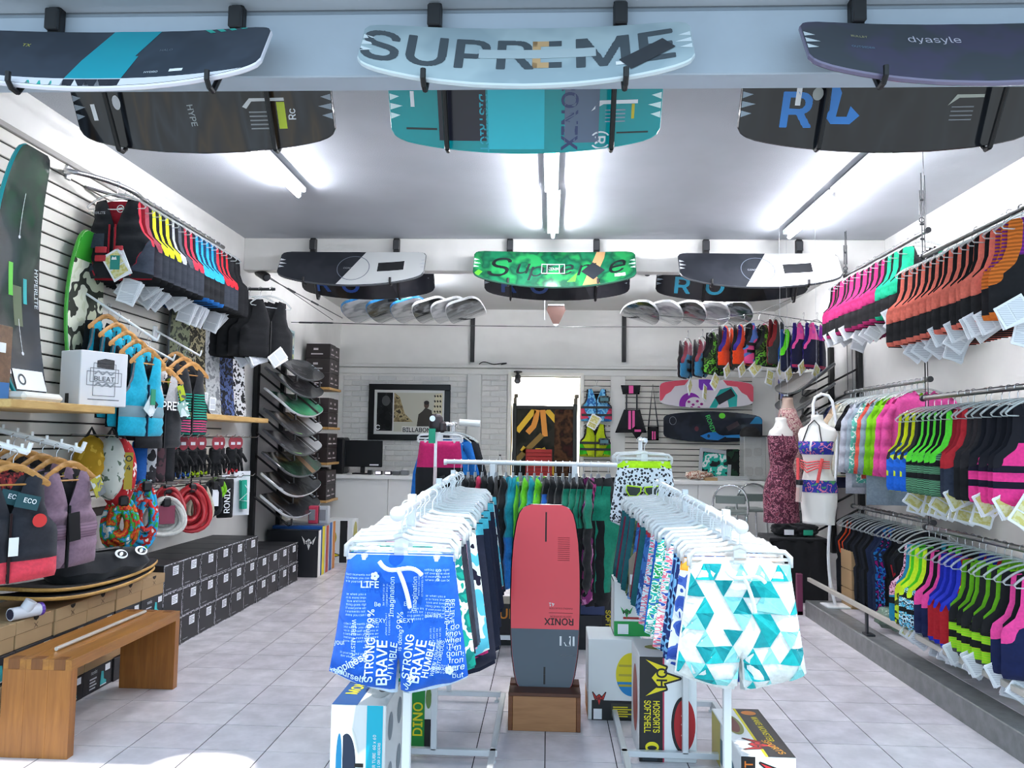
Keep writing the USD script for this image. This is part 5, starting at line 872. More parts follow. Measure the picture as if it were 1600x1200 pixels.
def shortsrack(name_l, f, b, posts, xb, seq, gname):
    f, b = np.array(f), np.array(b); t = Thing('garment_rack', name_l, 'garment rack'); t.add('rail', tube([f, b], .016, 12), WB, smooth=True); s = trimesh.creation.icosphere(2, .024); t.add('end_knob', (s.vertices+f, s.faces), WB, smooth=True)
    for y in posts:
        p = f+(b-f)*((y-f[1])/(b[1]-f[1])); t.add('post', box2((p[0]-.014, y-.014, .05), (p[0]+.014, y+.014, p[2]+.035), .002), WB if y < 3.2 else TUBW)
        t.add('cross_foot', box2((p[0]-.30, y-.014, .03), (p[0]+.30, y+.014, .058), .002), TUBW)
        for q in (-.28, .28): t.add('levelling_foot', lathe([(0, 0), (.016, 0), (.014, .01), (.006, .012), (.006, .032), (0, .032)], 10, (p[0]+q, y, 0)), plain('#cfd3d6', .4))
    for q in (-.286, .286): t.add('side_bar', box2((xb+q-.014, posts[0]+.014, .03), (xb+q+.014, posts[-1]-.014, .058), .002), TUBW)
    n = len(seq)
    for i, (sk, d) in enumerate(seq):
        u = .02+.93*i/(n-1); p = f+(b-f)*u; M = T4((p[0]+R.uniform(-.012, .012)-.05*u*(1 if f[0] > 0 else -1), p[1], p[2]+.017), rz=R.uniform(-.05, .05))
        shorts(sk, M, '%s, %s from the front on the %s' % (d, ORD[i], gname), 'shorts on the '+gname); hang('c', M, 'clear clip hanger, %s from the front on the %s' % (ORD[i], gname), 'clip hangers on the '+gname)
    return t
NM = dict(txt='blue shorts covered in pale lettering', geo='white and teal triangle-print shorts', t1='teal and white print shorts', t2='dark teal print shorts with pink side', pk='pink shorts with dark side', ms='dark shorts with magenta lines', nv='navy shorts with orange side', gr='slate shorts', mint='mint print shorts', nf='navy shorts with blue flowers', st='pink striped shorts with blue side', gw='white, teal and green print shorts', bl='plain blue shorts', cm='dark green camouflage shorts', bc='blue camouflage shorts', wn='wine shorts with teal band', tl='plain dark teal shorts', on='pale striped shorts with orange band')
Q = lambda *k: [(a, NM[a]) for a in k]
shortsrack('white garment rack with blue lettered shorts at its front end, left of the red board', (-.468, 2.50, 1.268), (-.568, 4.95, 1.292), (2.85, 3.85, 4.72), -.53, Q('txt', 't1', 't2', 'pk', 'pk', 'gr', 'ms', 'mint', 'nv', 't1', 'nv', 'ms', 'pk', 'nv', 't2', 'gr', 'mint', 'nv', 'ms', 't1', 'gr', 'nv'), 'left shorts rack')
shortsrack('white garment rack with triangle-print shorts at its front end, right of the red board', (.668, 2.82, 1.215), (.648, 4.80, 1.272), (3.05, 3.90, 4.66), .66, Q('geo', 'on', 'nf', 'nf', 'st', 'gw', 'gw', 'bl', 'st', 'cm', 'bc', 'bc', 'tl', 'wn', 'bc', 'cm', 'tl', 'wn', 'tl', 'wn', 'tl', 'wn'), 'right shorts rack')
t = Thing('swing_tag', 'kraft paper tag with white sticker hanging left of the right shorts rack', 'tag', T4((.455, 4.05, .90), rz=.05)); t.add('card', extr(Polygon([(-.05, -.16), (.05, -.16), (.05, .02), (.02, .06), (-.02, .06), (-.05, .02)]), .004, T4((0, 0, 0), rx=math.pi/2)), plain('#9c8f80', .8)); t.add('sticker', flat(rect(-.045, -.10, -.0, -.05), (0, -.005, 0), (1, 0, 0), (0, 0, 1)), PAPER); t.add('string', tube([(0, 0, .05), (.01, .02, .17)], .0015, 4), BLK)
# ---------------------------------------------------------------- red board on its stand
t = Thing('board_stand', 'brown wooden box stand holding the red board upright on the floor', 'stand', T4((-.006, 4.27, 0))); WD = wood('#6a3d22', '#7d4c2c', 3, (1.5, 12, 12)); WDT = wood('#4f2c1b', '#5d3522', 3, (1.5, 12, 12)); zt = .175
t.add('front_board', box2((-.165, 0, .0), (.165, .018, zt), .002), wood('#9a6a44', '#ad7c52', 3, (1.5, 12, 12)))
for s in (-1, 1): t.add('side_board', box2((s*.166, 0, 0), (s*.188, .26, zt), .002), WD)
t.add('top_board', box2((-.188, 0, zt), (.188, .125, zt+.018), .002), WDT); t.add('top_board', box2((-.188, .165, zt), (.188, .27, zt+.018), .002), WDT); t.add('rear_board', box2((-.165, .252, 0), (.165, .27, zt), .002), WD)
for q in (-.09, .09): t.add('peg', box2((q-.006, .118, zt+.012), (q+.006, .135, zt+.03)), BLK)
a = math.radians(2.0); M = basis((-.008, 4.415, .655), (0, math.sin(a), math.cos(a)), (-1, 0, 0), (0, -math.cos(a), math.sin(a)))
b = Board('wakeskate', 'red and slate board with black lettering standing upright in a wooden stand, centre floor', 1.0, .385, .02, M, P('#f24c58', .4), P('#2a2a2c'), P('#16171a'), prof([(0, 1), (.35, .985), (.6, .94), (.8, .86), (.9, .79), (.955, .70), (.985, .58), (1, .45)]), .02)
b.lay(rect(-.6, -.3, -.165, .3), P('#4c5a68', .45)); b.lay(rect(.30, -.004, .46, .004), BLK); b.lay(rect(-.46, -.005, -.36, .005), BLK)
b.text('RONIX', .034, (-.125, -.075), plain('#3a1418', .5), rot=90, sx=1.05); b.text('SKATE DIVISION', .010, (-.098, -.085), plain('#7a1a22', .5), rot=90, bold=False); b.lay(rect(-.080, -.15, -.078, -.02), plain('#5a161c', .5)); b.text('FLEXIBLE COLLECTION', .008, (-.055, -.085), plain('#7a1a22', .5), rot=90, bold=False); b.text('41', .018, (-.035, -.035), WHT, rot=90)
b.text('R', .052, (-.225, -.12), P('#e8ecf0'), rot=90); b.lay(LineString([(-.195, -.10), (-.195, -.085), (-.255, -.085), (-.255, -.10)]).buffer(.005), P('#e8ecf0')); b.lay(LineString([(-.195, -.14), (-.195, -.155), (-.255, -.155), (-.255, -.14)]).buffer(.005), P('#e8ecf0')); b.lay(rect(-.325, -.15, -.29, -.08), PAPER)
for k in range(12): b.lay(rect(.20+k*.011, -.13, .203+k*.011, -.065), plain('#a8242e', .5))
b.done()
# ---------------------------------------------------------------- boxed tubes
def boxed(label, loc, size, m, rz=0, group='printed cartons near the shorts racks'):
    t = Thing('printed_carton', label, 'box', T4(loc, rz=rz), group); w, d, h = size; t.add('body', bx((0, 0, h/2), size, .003), m)
    t.F = ((0, -d/2, h/2), (1, 0, 0), (0, 0, 1)); t.Rr = ((w/2, 0, h/2), (0, 1, 0), (0, 0, 1)); t.L = ((-w/2, 0, h/2), (0, -1, 0), (0, 0, 1)); t.U = ((0, 0, h), (1, 0, 0), (0, 1, 0)); return t
CW = plain('#e6e9ea', .45); CK = plain('#191a1c', .4); YEL = plain('#e2d21c', .5); CYA = plain('#14b6d2', .45); REDP = plain('#b01f24', .4)
def M_logo(t, fr, c, s, x, y, rot=0, edge=None):
    m = Polygon([(-.5, .45), (-.22, .1), (0, .28), (.22, .1), (.5, .45), (.30, -.12), (.14, -.05), (0, -.5), (-.14, -.05), (-.30, -.12)])
    p = affinity.translate(affinity.rotate(affinity.scale(m, s, s, origin=(0, 0)), rot, origin=(0, 0)), x, y)
    if edge: t.pr(flat(p.buffer(s*.05), *fr, off=.0014), edge, 'logo_print')
    t.pr(flat(p, *fr, off=.002), c, 'logo_print'); t.pr(flat(place2(text2('HO', s*.28, True), (x, y), rot), *fr, off=.0026), edge or CK, 'logo_print')
def tx(t, fr, s, h, x, y, m, rot=0, sx=1): t.pr(flat(place2(text2(s, h, True), (x, y), rot, sx), *fr, off=.0022), m, 'lettering')
t = boxed('white and cyan carton with a towable tube picture, lower left below the blue shorts', (-.755, 3.54, 0), (.225, .50, .425), CW)
t.pr(flat(rect(.035, -.2125, .10, .2125), *t.F), CYA); tx(t, t.F, 'MONSTER TUBE  60 x 60', .012, .068, 0, WHT, 90); tx(t, t.F, '1 OR 2 RIDERS', .010, .088, .02, WHT, 90)
t.pr(flat(ell(-.04, -.02, .045, .15), *t.F), plain('#e8ebe8', .4), 'picture'); t.pr(flat(ell(-.045, -.02, .038, .12).intersection(rect(-.06, -.3, 0, .3)), *t.F, off=.0016), plain('#23324a', .4), 'picture'); t.pr(flat(ell(-.075, -.02, .012, .12), *t.F, off=.0018), plain('#1f86b8', .4), 'picture'); t.pr(flat(rect(-.01, -.03, .025, -.015), *t.F, off=.002), CK, 'picture')
t.pr(flat(rect(-.11, -.25, -.005, .25), *t.U), plain('#1a4a86', .45)); tx(t, t.U, 'MONSTER', .05, -.05, .05, YEL, 85); t.pr(flat(ell(.055, -.02, .045, .14), *t.U, off=.0016), plain('#c9cfd0', .4), 'picture'); t.pr(flat(ell(.06, .0, .025, .08), *t.U, off=.002), plain('#2a323c', .4), 'picture')
for y, z in ((-.15, .1), (-.15, -.1), (.05, .1), (.05, -.1), (.18, .08)): t.pr(flat(ell(y, z, .05, .055), *t.Rr), plain('#8a949c', .5), 'picture')
t.done()
t = boxed('green and white carton behind the front post of the left rack', (-.60, 4.06, 0), (.10, .20, .40), CW)
t.pr(flat(rect(-.05, -.2, .015, .2), *t.F), plain('#1f8a3a', .45)); tx(t, t.F, 'DINO', .045, -.018, -.05, YEL, 90); t.pr(flat(rect(.015, -.2, .05, -.05), *t.F), CK); t.pr(flat(ell(.033, .05, .014, .05), *t.F), plain('#6a8a4a', .5), 'picture'); t.done()
t = boxed('white carton with a yellow and blue round picture, right of the wooden stand', (.375, 4.62, 0), (.29, .30, .43), CW)
t.pr(flat(ell(.09, .03, .085, .115).intersection(rect(-1, -1, .142, 1)), *t.F), YEL, 'picture'); t.pr(flat(ell(.09, .03, .085, .115).intersection(rect(-1, -1, .142, -.01)), *t.F, off=.0016), plain('#1f86c8', .4), 'picture')
for z in (.07, .02, -.035): t.pr(flat(rect(.02, z, .142, z+.012), *t.F, off=.002), plain('#b8aa3a', .5), 'picture')
t.pr(flat(rect(-.125, -.215, .143, -.11), *t.F), CK); t.pr(flat(rect(-.02, -.20, .10, -.125), *t.F, off=.0016), plain('#3a3a30', .5)); M_logo(t, t.F, plain('#d0302a', .4), .07, -.085, -.10, 0, CK); t.pr(flat(rect(-.115, -.21, -.07, -.155), *t.F, off=.002), PAPER, 'barcode')
for k in range(5): t.pr(flat(rect(-.01, -.195+.012*k, .07+.02*(k % 2), -.189+.012*k), *t.F, off=.002), YEL, 'lettering')
t.pr(flat(rect(-.15, -.215, .15, -.10), *t.L), plain('#c07a2a', .5)); t.done()
t = boxed('green and white watermelon carton standing on the white round-picture carton', (.475, 4.66, .431), (.20, .22, .30), CW)
t.pr(flat(rect(-.10, -.15, .10, -.07), *t.F), plain('#1f9a48', .45)); t.pr(flat(ell(.09, .06, .085, .085).difference(ell(.09, .06, .062, .062)).intersection(rect(-1, -1, .099, .06)), *t.F), plain('#1f9a48', .45), 'picture'); t.pr(flat(ell(.09, .06, .055, .055).intersection(rect(-1, -1, .099, .06)), *t.F), plain('#c9402a', .45), 'picture'); M_logo(t, t.F, plain('#1f9a48', .4), .07, -.03, -.02); t.pr(flat(rect(-.05, -.058, .05, -.046), *t.F, off=.0018), plain('#a82a2a', .5)); t.pr(flat(rect(-.08, -.14, -.02, -.085), *t.F, off=.0018), PAPER, 'barcode'); tx(t, t.F, 'WATERMELON', .016, .055, .01, WHT, -40); t.pr(flat(rect(-.1, -.15, .1, .15).difference(rect(-.09, -.14, .09, .14)), *t.U if False else t.L), plain('#2f4a38', .5)); t.done()
t = boxed('black and white carton with red tube picture and yellow lettering at the right rack post', (.580, 4.10, 0), (.27, .36, .485), CW)
t.pr(flat(rect(-.135, -.2425, -.025, .2425), *t.F), CK); t.pr(flat(rect(-.025, -.2425, -.018, .2425), *t.F), plain('#c0405a', .5)); M_logo(t, t.F, YEL, .17, -.03, .145, 90, CK); tx(t, t.F, 'HOSPORTS', .030, -.055, -.035, YEL, -90, .66); tx(t, t.F, 'SOFTSHELL', .030, -.097, -.035, YEL, -90, .64); t.pr(flat(ell(-.075, -.175, .032, .025).difference(ell(-.075, -.178, .022, .010)), *t.F, off=.002), YEL, 'lettering'); t.pr(flat(rect(-.12, -.237, -.05, -.208), *t.F, off=.002), plain('#2f3a42', .5))
t.pr(flat(ell(.07, -.07, .055, .13), *t.F), CK, 'picture'); t.pr(flat(ell(.078, -.07, .05, .12), *t.F, off=.0016), REDP, 'picture')
for z in (-.03, -.07, -.12): t.pr(flat(rect(.06, z, .085, z+.006), *t.F, off=.002), plain('#e8b0a8', .4), 'picture')
t.pr(flat(ell(.0, .0, .10, .16), *t.L), plain('#a8544a', .5), 'picture'); t.pr(flat(ell(0, 0, .09, .05), *t.U), plain('#8a8a40', .5), 'picture'); t.done()
t = boxed('low white and black carton with an oval tube picture on top, bottom right', (.925, 3.76, 0), (.225, .60, .21), CW)
t.pr(flat(rect(.0, -.30, .112, .30), *t.U), CK); t.pr(flat(rect(-.012, -.3, .0, .3), *t.U), YEL); t.pr(flat(ell(-.06, .08, .04, .13), *t.U), plain('#7a7f38', .4), 'picture'); t.pr(flat(ell(-.065, .09, .03, .115), *t.U, off=.0016), plain('#6a2420', .4), 'picture'); M_logo(t, t.U, REDP, .13, -.01, -.17, 80, CK); tx(t, t.U, 'WAKE MONSTER', .028, .06, .03, YEL, -90); t.pr(flat(ell(.05, .24, .035, .03), *t.U, off=.0016), plain('#d07a2a', .5), 'picture'); tx(t, t.U, 'SPORTS', .03, .05, -.19, plain('#c08a2a', .5), -75)
t.pr(flat(rect(-.1125, -.105, -.055, .105), *t.F), CK); M_logo(t, t.F, plain('#d8343a', .4), .12, .02, .02, 90, CK); tx(t, t.F, 'SUNSET', .032, -.082, .0, plain('#e07a2a', .5), 90); t.pr(flat(ell(.0, -.02, .2, .06), *t.L), plain('#3f6a7a', .4), 'picture'); t.pr(flat(rect(-.29, -.1, -.1, .1), *t.L, off=.0016), plain('#b8a83a', .4), 'picture'); t.done()
t = boxed('dark carton with orange lettering behind the left rack caster', (-.30, 6.15, 0), (.40, .30, .30), CK, group='dark cartons behind the red board'); tx(t, t.F, 'SUNSET', .07, .08, .08, plain('#e08a2a', .5)); M_logo(t, t.F, plain('#b8a84a', .4), .13, .1, -.04); t.done()
t = boxed('black carton with yellow vertical lettering behind the right rack', (.50, 6.4, 0), (.18, .30, .42), CK, group='dark cartons behind the red board'); tx(t, t.F, 'HOSPORTS', .035, .03, -.05, YEL, -90); tx(t, t.F, 'SOFT', .035, -.03, -.05, YEL, -90); M_logo(t, t.F, YEL, .12, 0, .12); t.done()
for i, (x, z, h, c) in enumerate(((.27, 0, .25, '#1c1d24'), (.29, .25, .14, '#2a3a66'), (.26, .39, .12, '#14151a'))): boxed('dark storage carton right behind the red board, %s from the floor' % ORD[i], (x, 6.1, z), (.26, .34, h-.003), plain(c, .5), group='dark cartons behind the red board')
# ---------------------------------------------------------------- rolling rail of wetsuits in the middle
t = Thing('rolling_rack', 'white rolling rail carrying a row of wetsuits behind the red board', 'garment rack', T4((0, 5.8, 0))); t.add('rail', tube([(-.74, 0, 1.345), (.52, 0, 1.338)], .017, 12), STEELW, smooth=True)
for x in (-.40, .19):
    t.add('post', box2((x-.02, -.015, .12), (x+.02, .015, 1.335), .003), WB); t.add('foot_bar', box2((x-.02, -.28, .09), (x+.02, .28, .125), .003), WB)
    for y in (-.25, .25):
        c = t.add('caster', xf(lathe([(0, -.013), (.03, -.013), (.036, 0), (.03, .013), (0, .013)], 16), T4((x, y, .037), ry=math.pi/2)), plain('#26272a', .5), smooth=30); t.add('fork', cat([box2((x-.022, y-.02, .03), (x-.016, y+.02, .09)), box2((x+.016, y-.02, .03), (x+.022, y+.02, .09))]), METAL, c)
t.add('lower_bar', box2((-.40, -.012, .09), (.19, .012, .12), .003), WB)
for x in (-.745, .525): t.add('end_cap', xf(lathe([(0, -.01), (.022, -.01), (.022, .01), (0, .01)], 10), T4((x, 0, 1.342), ry=math.pi/2)), WHT)
TEA = F('#1593a8'); GRN = F('#158468'); 
SU.update(k1=dict(m=B1, L=.62), k2=dict(m=B2, L=.62, zones=((-.4, .02, -.2, -.05, F('#b3244a')),)), t1=dict(m=TEA, L=.78, zones=((-.8, -.42, -.2, .2, F('#1a72c0')),)), t2=dict(m=TEA, L=.64), lm=dict(m=F('#6fd41e'), L=.6, zones=((-.7, -.3, -.2, .2, TEA),)), bb=dict(m=F('#1560b8'), L=.62, zones=((-.12, .03, -.2, .2, B1),)), kt=dict(m=B1, L=.80, zones=((-.35, -.08, -.2, .0, GRN),)), fl=dict(m=blotch(['#15121a', '#a83a7a', '#15121a', '#7a2a66', '#c07aa8'], 11, 2, stretch=(1, 1, .5)), L=.88, zones=((-.42, -.25, -.2, .2, B1),), logo=('R', '#d8c81e')), gp=dict(m=B1, L=.90, zones=((-.80, -.30, -.13, .13, GRN), (-.30, -.06, -.2, -.08, GRN)), logo=('R', '#0e3a30')))
seqm = [('k1', 'black'), ('k1', 'black'), ('k1', 'black'), ('k1', 'black'), ('k2', 'black and crimson'), ('k1', 'black'), ('k1', 'black'), ('k1', 'black'), ('t1', 'turquoise and blue'), ('t1', 'turquoise and blue'), ('lm', 'lime and turquoise'), ('t2', 'turquoise'), ('lm', 'lime and turquoise'), ('bb', 'blue and black'), ('k1', 'black'), ('k1', 'black'), ('kt', 'black with green side'), ('kt', 'black with green side'), ('kt', 'black with green side'), ('kt', 'black with green side')]
for i, (s, d) in enumerate(seqm):
    x = -.68+i*.051+(.02 if i > 6 else 0); M = T4((x, 5.8, 1.36), rz=math.pi/2-.35+R.uniform(-.15, .15)); suit(s, M, '%s wetsuit on the rolling rail, %s from its left end' % (d, ORD[i]), 'wetsuits on the rolling rail'); hang('k', M, 'grey clip of the %s wetsuit from the left, rolling rail' % ORD[i], 'hangers on the rolling rail')
for i, (s, x, rz, d) in enumerate((('fl', .36, .9, 'black and purple floral wetsuit'), ('gp', .43, .55, 'black and green wetsuit'), ('gp', .50, .5, 'black and green wetsuit'))):
    M = T4((x, 5.8, 1.36), rz=rz); suit(s, M, d+' at the right end of the rolling rail'+('', ', left one', ', right one')[i], 'wetsuits on the rolling rail'); hang('k', M, 'grey clip at right end of the rolling rail, %s from the floral wetsuit' % ORD[i], 'hangers on the rolling rail')
# stand with wetsuits and pink leggings behind the left rack
t = Thing('display_stand', 'white display stand with forward arm behind the left shorts rack', 'stand', T4((-.83, 6.95, 0))); t.add('post', tube([(0, 0, .02), (0, 0, 1.66)], .016, 10), WB); t.add('arm', tube([(0, 0, 1.64), (0, -.72, 1.62)], .014, 10), WB, smooth=True); t.add('base', bx((0, 0, .012), (.45, .45, .022), .004), WB); t.add('roll', tube([(.06, -.05, 1.655), (.24, -.05, 1.645)], .03, 12), plain('#dfe3e0', .5), smooth=30)
SU.update(lw=dict(m=B2, L=.80, long=True), bw=dict(m=F('#1a78c8'), L=.86, long=True, sm=F('#1a6ab8'), zones=((-.05, .05, -.3, .3, F('#c4ccd2')),)))
for i, (s, y, d) in enumerate((('lw', 6.75, 'long-sleeved black wetsuit hanging rearmost on the white display stand'), ('lw', 6.66, 'long-sleeved black wetsuit in front of the rearmost on the display stand'), ('bw', 6.52, 'blue long-sleeved wetsuit with grey shoulders on the display stand'))):
    M = T4((-.79 if i < 2 else -.83, y, 1.645), rz=(.1, .0, .05)[i]); suit(s, M, d, 'wetsuits on the display stand'); hang('p', M, 'clear hanger of the %s wetsuit from the wall on the display stand' % ORD[i], 'hangers on the display stand')
t = Thing('leggings', 'black leggings with wide crimson waistband on a clear clip hanger', 'leggings', T4((-.855, 6.3, 1.645))); lg = Polygon([(-.16, -.15), (.16, -.15), (.19, -.42), (.18, -.85), (.03, -.85), (0, -.45), (-.03, -.85), (-.18, -.85), (-.19, -.42)]); wb_ = lg.intersection(rect(-1, -.36, 1, 0))
t.add('waistband', pillow(wb_, .03, .03, outline=lg), F('#b81f60'), smooth=True); t.add('legs', pillow(lg.difference(wb_), .03, .035, outline=lg), B1, smooth=True); hang('c', T4((-.855, 6.3, 1.645)), 'clear clip hanger holding the crimson-waisted leggings', 'clip hangers on the display stand')
t = Thing('boat_pole', 'slim white pole with black cap on top and teal tag, behind the left rack', 'pole', T4((-.85, 6.02, 0))); t.add('shaft', tube([(0, 0, 0), (0, 0, 1.60)], .012, 8), WHT); t.add('cap', lathe([(.0, 1.70), (.03, 1.695), (.05, 1.67), (.055, 1.60), (.04, 1.56), (0, 1.56)], 14), plain('#2a2024', .5), smooth=True); t.add('peak', bx((.05, -.02, 1.60), (.06, .05, .09), .02), plain('#2a2024', .5)); t.add('badge', xf(lathe([(0, 0), (.022, 0), (.022, .004), (0, .004)], 14), T4((-.02, -.052, 1.66), rx=math.pi/2)), METAL); t.add('tag', bx((-.02, -.06, 1.53), (.05, .004, .11)), plain('#14906e', .6)); t.add('band', lathe([(.0125, .9), (.0135, .9), (.0135, 1.3), (.0125, 1.3)], 10), plain('#d8c9c9', .5))
# leopard shorts and sunglasses on a stand behind the right rack
t = Thing('display_stand', 'white display stand behind the right shorts rack', 'stand', T4((.62, 5.45, 0))); t.add('post', tube([(0, 0, .02), (0, 0, 1.53)], .014, 10), WB); t.add('arm', tube([(0, 0, 1.52), (0, -.30, 1.515)], .013, 10), WB); t.add('base', bx((0, 0, .012), (.4, .3, .022), .004), WB)
LEO = mat({'t': ('texture_coordinate', {}), 'v': ('voronoi_texture', {'scale': 52, 'feature': 'f1'}), 'r': ('rgb_ramp', {'ramp': [(.0, lin('#4a4f5c')), (.2, lin('#4a4f5c')), (.23, lin('#15161a')), (.42, lin('#15161a')), (.45, lin('#e2e9f0')), (1, lin('#e2e9f0'))]}), 'p': ('principled_bsdf', {'roughness': .8})}, [('t.object', 'v.vector'), ('v.distance', 'r.fac'), ('r.color', 'p.base_color')], key='leo')
SS['leo'] = dict(m=LEO, band=F('#b8f01e'), side=LEO, w=.98)
M = T4((.617, 5.2, 1.53)); shorts('leo', M, 'leopard-print shorts with neon yellow waistband, above the right shorts rack', 'shorts on the rear stand'); hang('c', M, 'clear clip hanger holding the leopard-print shorts', 'clip hangers on the rear stand')
hang('c', T4((.60, 5.3, 1.535)), 'empty clear clip hanger behind the leopard-print shorts', 'clip hangers on the rear stand'); 
t = Thing('sunglasses', 'sunglasses with neon yellow frame hooked on the leopard-print shorts', 'sunglasses', T4((.60, 5.13, 1.20)))
for s in (-1, 1):
    o = Polygon([(s*.01, .02), (s*.10, .03), (s*.105, .0), (s*.085, -.035), (s*.04, -.038), (s*.015, -.01)]); t.add('lens', extr(o, .003, T4((0, 0, 0), rx=math.pi/2)), plain('#3a4440', .1)); t.add('rim', tube(np.c_[np.array(o.exterior.coords)[:, 0], np.zeros(7)-.002, np.array(o.exterior.coords)[:, 1]], .005, 6), plain('#b8e81e', .4)); t.add('temple', tube([(s*.104, 0, .02), (s*.10, .10, .02)], .003, 6), plain('#b8e81e', .4))
# ---------------------------------------------------------------- rear: counter and what stands on it
CZ = 1.035; CTR = paint('#e0e1de', rough=.45, var=.97, bump=.02)
t = Thing('counter', 'long white shop counter across the back of the shop', 'counter', None); t.add('worktop', box2((XL+.01, 10.28, CZ-.05), (2.92, 10.90, CZ), .006), CTR)
xs = np.linspace(XL+.02, 2.90, 7)
for i in range(6): t.add('front_panel', box2((xs[i]+.003, 10.33, .08), (xs[i+1]-.003, 10.36, CZ-.05), .003), CTR)
t.add('plinth', box2((XL+.02, 10.37, 0), (2.88, 10.85, .08)), plain('#b9bab8', .6)); t.add('carcass', box2((XL+.02, 10.365, .081), (2.88, 10.87, CZ-.052)), plain('#cfd0ce', .6))
def on(u, v, Y=10.55): p = aty(u, v, Y); return p
g = 'things on the left part of the counter'
t = Thing('computer_tower', 'tall black speaker-like computer tower at the left of the monitor', 'computer', T4((on(529, 735)[0], 10.62, CZ))); t.add('case', bx((0, 0, .24), (.17, .30, .48), .02), plain('#101114', .4)); t.add('front_panel', bx((.02, -.151, .25), (.09, .006, .40), .002), plain('#1a1c20', .3))
t = Thing('monitor', 'black flat computer monitor on the counter below the framed poster', 'monitor', T4((on(566, 735)[0], 10.55, CZ))); t.add('screen_back', bx((0, 0, .27), (.53, .04, .35), .008), plain('#0d0e11', .3)); t.add('neck', bx((0, .03, .06), (.06, .03, .12), .004), BLK); t.add('base', bx((0, .02, .008), (.24, .18, .016), .004), BLK); t.add('sticker', flat(rect(.10, .115, .22, .135), (0, -.0205, 0), (1, 0, 0), (0, 0, 1)), PAPER)
for u, w, h, d, c in ((503, .16, .09, 'low black box at the left end of the counter', '#121316'), (578, .05, .06, 'small dark gadget with white top beside the monitor foot', '#24262a'), (592, .09, .05, 'first small card terminal with bright screen on the counter', '#16171a'), (607, .09, .05, 'second small card terminal with bright screen on the counter', '#1b1a26'), (620, .10, .05, 'grey framed sunglasses case on the counter', '#5a5d60'), (633, .11, .06, 'clear domed case on the counter beside the black wetsuit', '#7a7d80')):
    t = Thing('counter_item', d, 'gadget', T4((on(u, 738, 10.45)[0], 10.45, CZ)), g); t.add('body', bx((0, 0, h/2), (w, .09, h), .008), plain(c, .35)); 
    if u in (592, 607): t.add('screen', flat(rect(-w*.38, -.016, w*.38, .016), (0, -.0455, h*.55), (1, 0, 0), (0, 0, 1)), glow('#e4e0ff', .8))
    else: t.add('lid', bx((0, 0, h+.004), (w*.7, .06, .008), .003), plain('#d4d6d8', .3))
a, b_ = aty(578, 600, YB), aty(703, 689, YB)
t = Thing('framed_poster', 'wide black-framed poster with a man in a grey street scene on the back wall', 'picture', T4((0, YB-.06, 0))); x0, x1, z0, z1 = a[0], b_[0], b_[2], a[2]; f = .085
for p, q in (((x0, 0, z1-f), (x1, .04, z1)), ((x0, 0, z0), (x1, .04, z0+f)), ((x0, 0, z0+f), (x0+f, .04, z1-f)), ((x1-f, 0, z0+f), (x1, .04, z1-f))): t.add('frame_bar', box2(p, q, .006), plain('#0c0c0e', .3))
t.add('mount', box2((x0+f, .012, z0+f), (x1-f, .03, z1-f)), plain('#d7d9d6', .6)); cx = (x0+x1)/2; cz_ = (z0+z1)/2; fr = ((cx, .012, cz_), (1, 0, 0), (0, 0, 1)); W, H = (x1-x0)/2-f, (z1-z0)/2-f
t.pr(flat(rect(-W+.04, -H+.05, -W+.27, H-.04), *fr), blotch(['#0d0e10', '#17181a', '#2a2c2e'], 6, 3), 'portrait_print'); t.pr(flat(ell(-W+.17, H-.16, .06, .075), *fr, off=.002), plain('#4a4c4c', .6), 'portrait_print'); t.pr(flat(LineString([(-W+.06+.03*math.cos(q), -H+.10+.03*math.sin(q)) for q in np.linspace(.6, 5.7, 14)]).buffer(.007), *fr, off=.002), WHT, 'portrait_print')
px0 = -W+.29; t.pr(flat(rect(px0, -H+.04, W-.03, H-.04), *fr), plain('#c4c3b4', .6), 'street_print')
for q in ([(px0, H-.04), (px0+.08, H-.1), (px0+.16, -.02), (px0+.28, -.14), (px0, -.14)], ): t.pr(flat(Polygon(q), *fr, off=.0016), blotch(['#6a5c42', '#8a7a58', '#b0a078', '#4a4234'], 14, 3), 'street_print')
t.pr(flat(Polygon([(W-.03, H-.04), (W-.13, H-.06), (W-.17, -.05), (W-.17, -.16), (W-.03, -.18)]), *fr, off=.0016), plain('#d4ceb0', .6), 'street_print')
for k in range(4):
    for j in range(3): t.pr(flat(affinity.rotate(rect(W-.15+.04*j, H-.10-.075*k, W-.128+.04*j, H-.07-.075*k), 25), *fr, off=.002), plain('#3a3830', .7), 'street_print')
t.pr(flat(Polygon([(px0+.33, -H+.06), (px0+.36, -.03), (px0+.42, .02), (px0+.46, .07), (px0+.55, .03), (px0+.57, -.1), (px0+.56, -H+.06)]), *fr, off=.002), plain('#3c3833', .7), 'man_print'); t.pr(flat(ell(px0+.475, .11, .036, .052), *fr, off=.0024), plain('#5a463c', .7), 'man_print'); t.pr(flat(ell(px0+.475, .14, .038, .03), *fr, off=.0028), plain('#2a2624', .7), 'man_print')
t.pr(flat(rect(px0+.12, -H+.015, px0+.62, -H+.12), *fr, off=.003), plain('#d9dad4', .6), 'street_print'); t.pr(flat(place2(text2('BILLABONG', .06, True), (px0+.37, -H+.068)), *fr, off=.004), plain('#33363a', .7), 'lettering'); t.done()
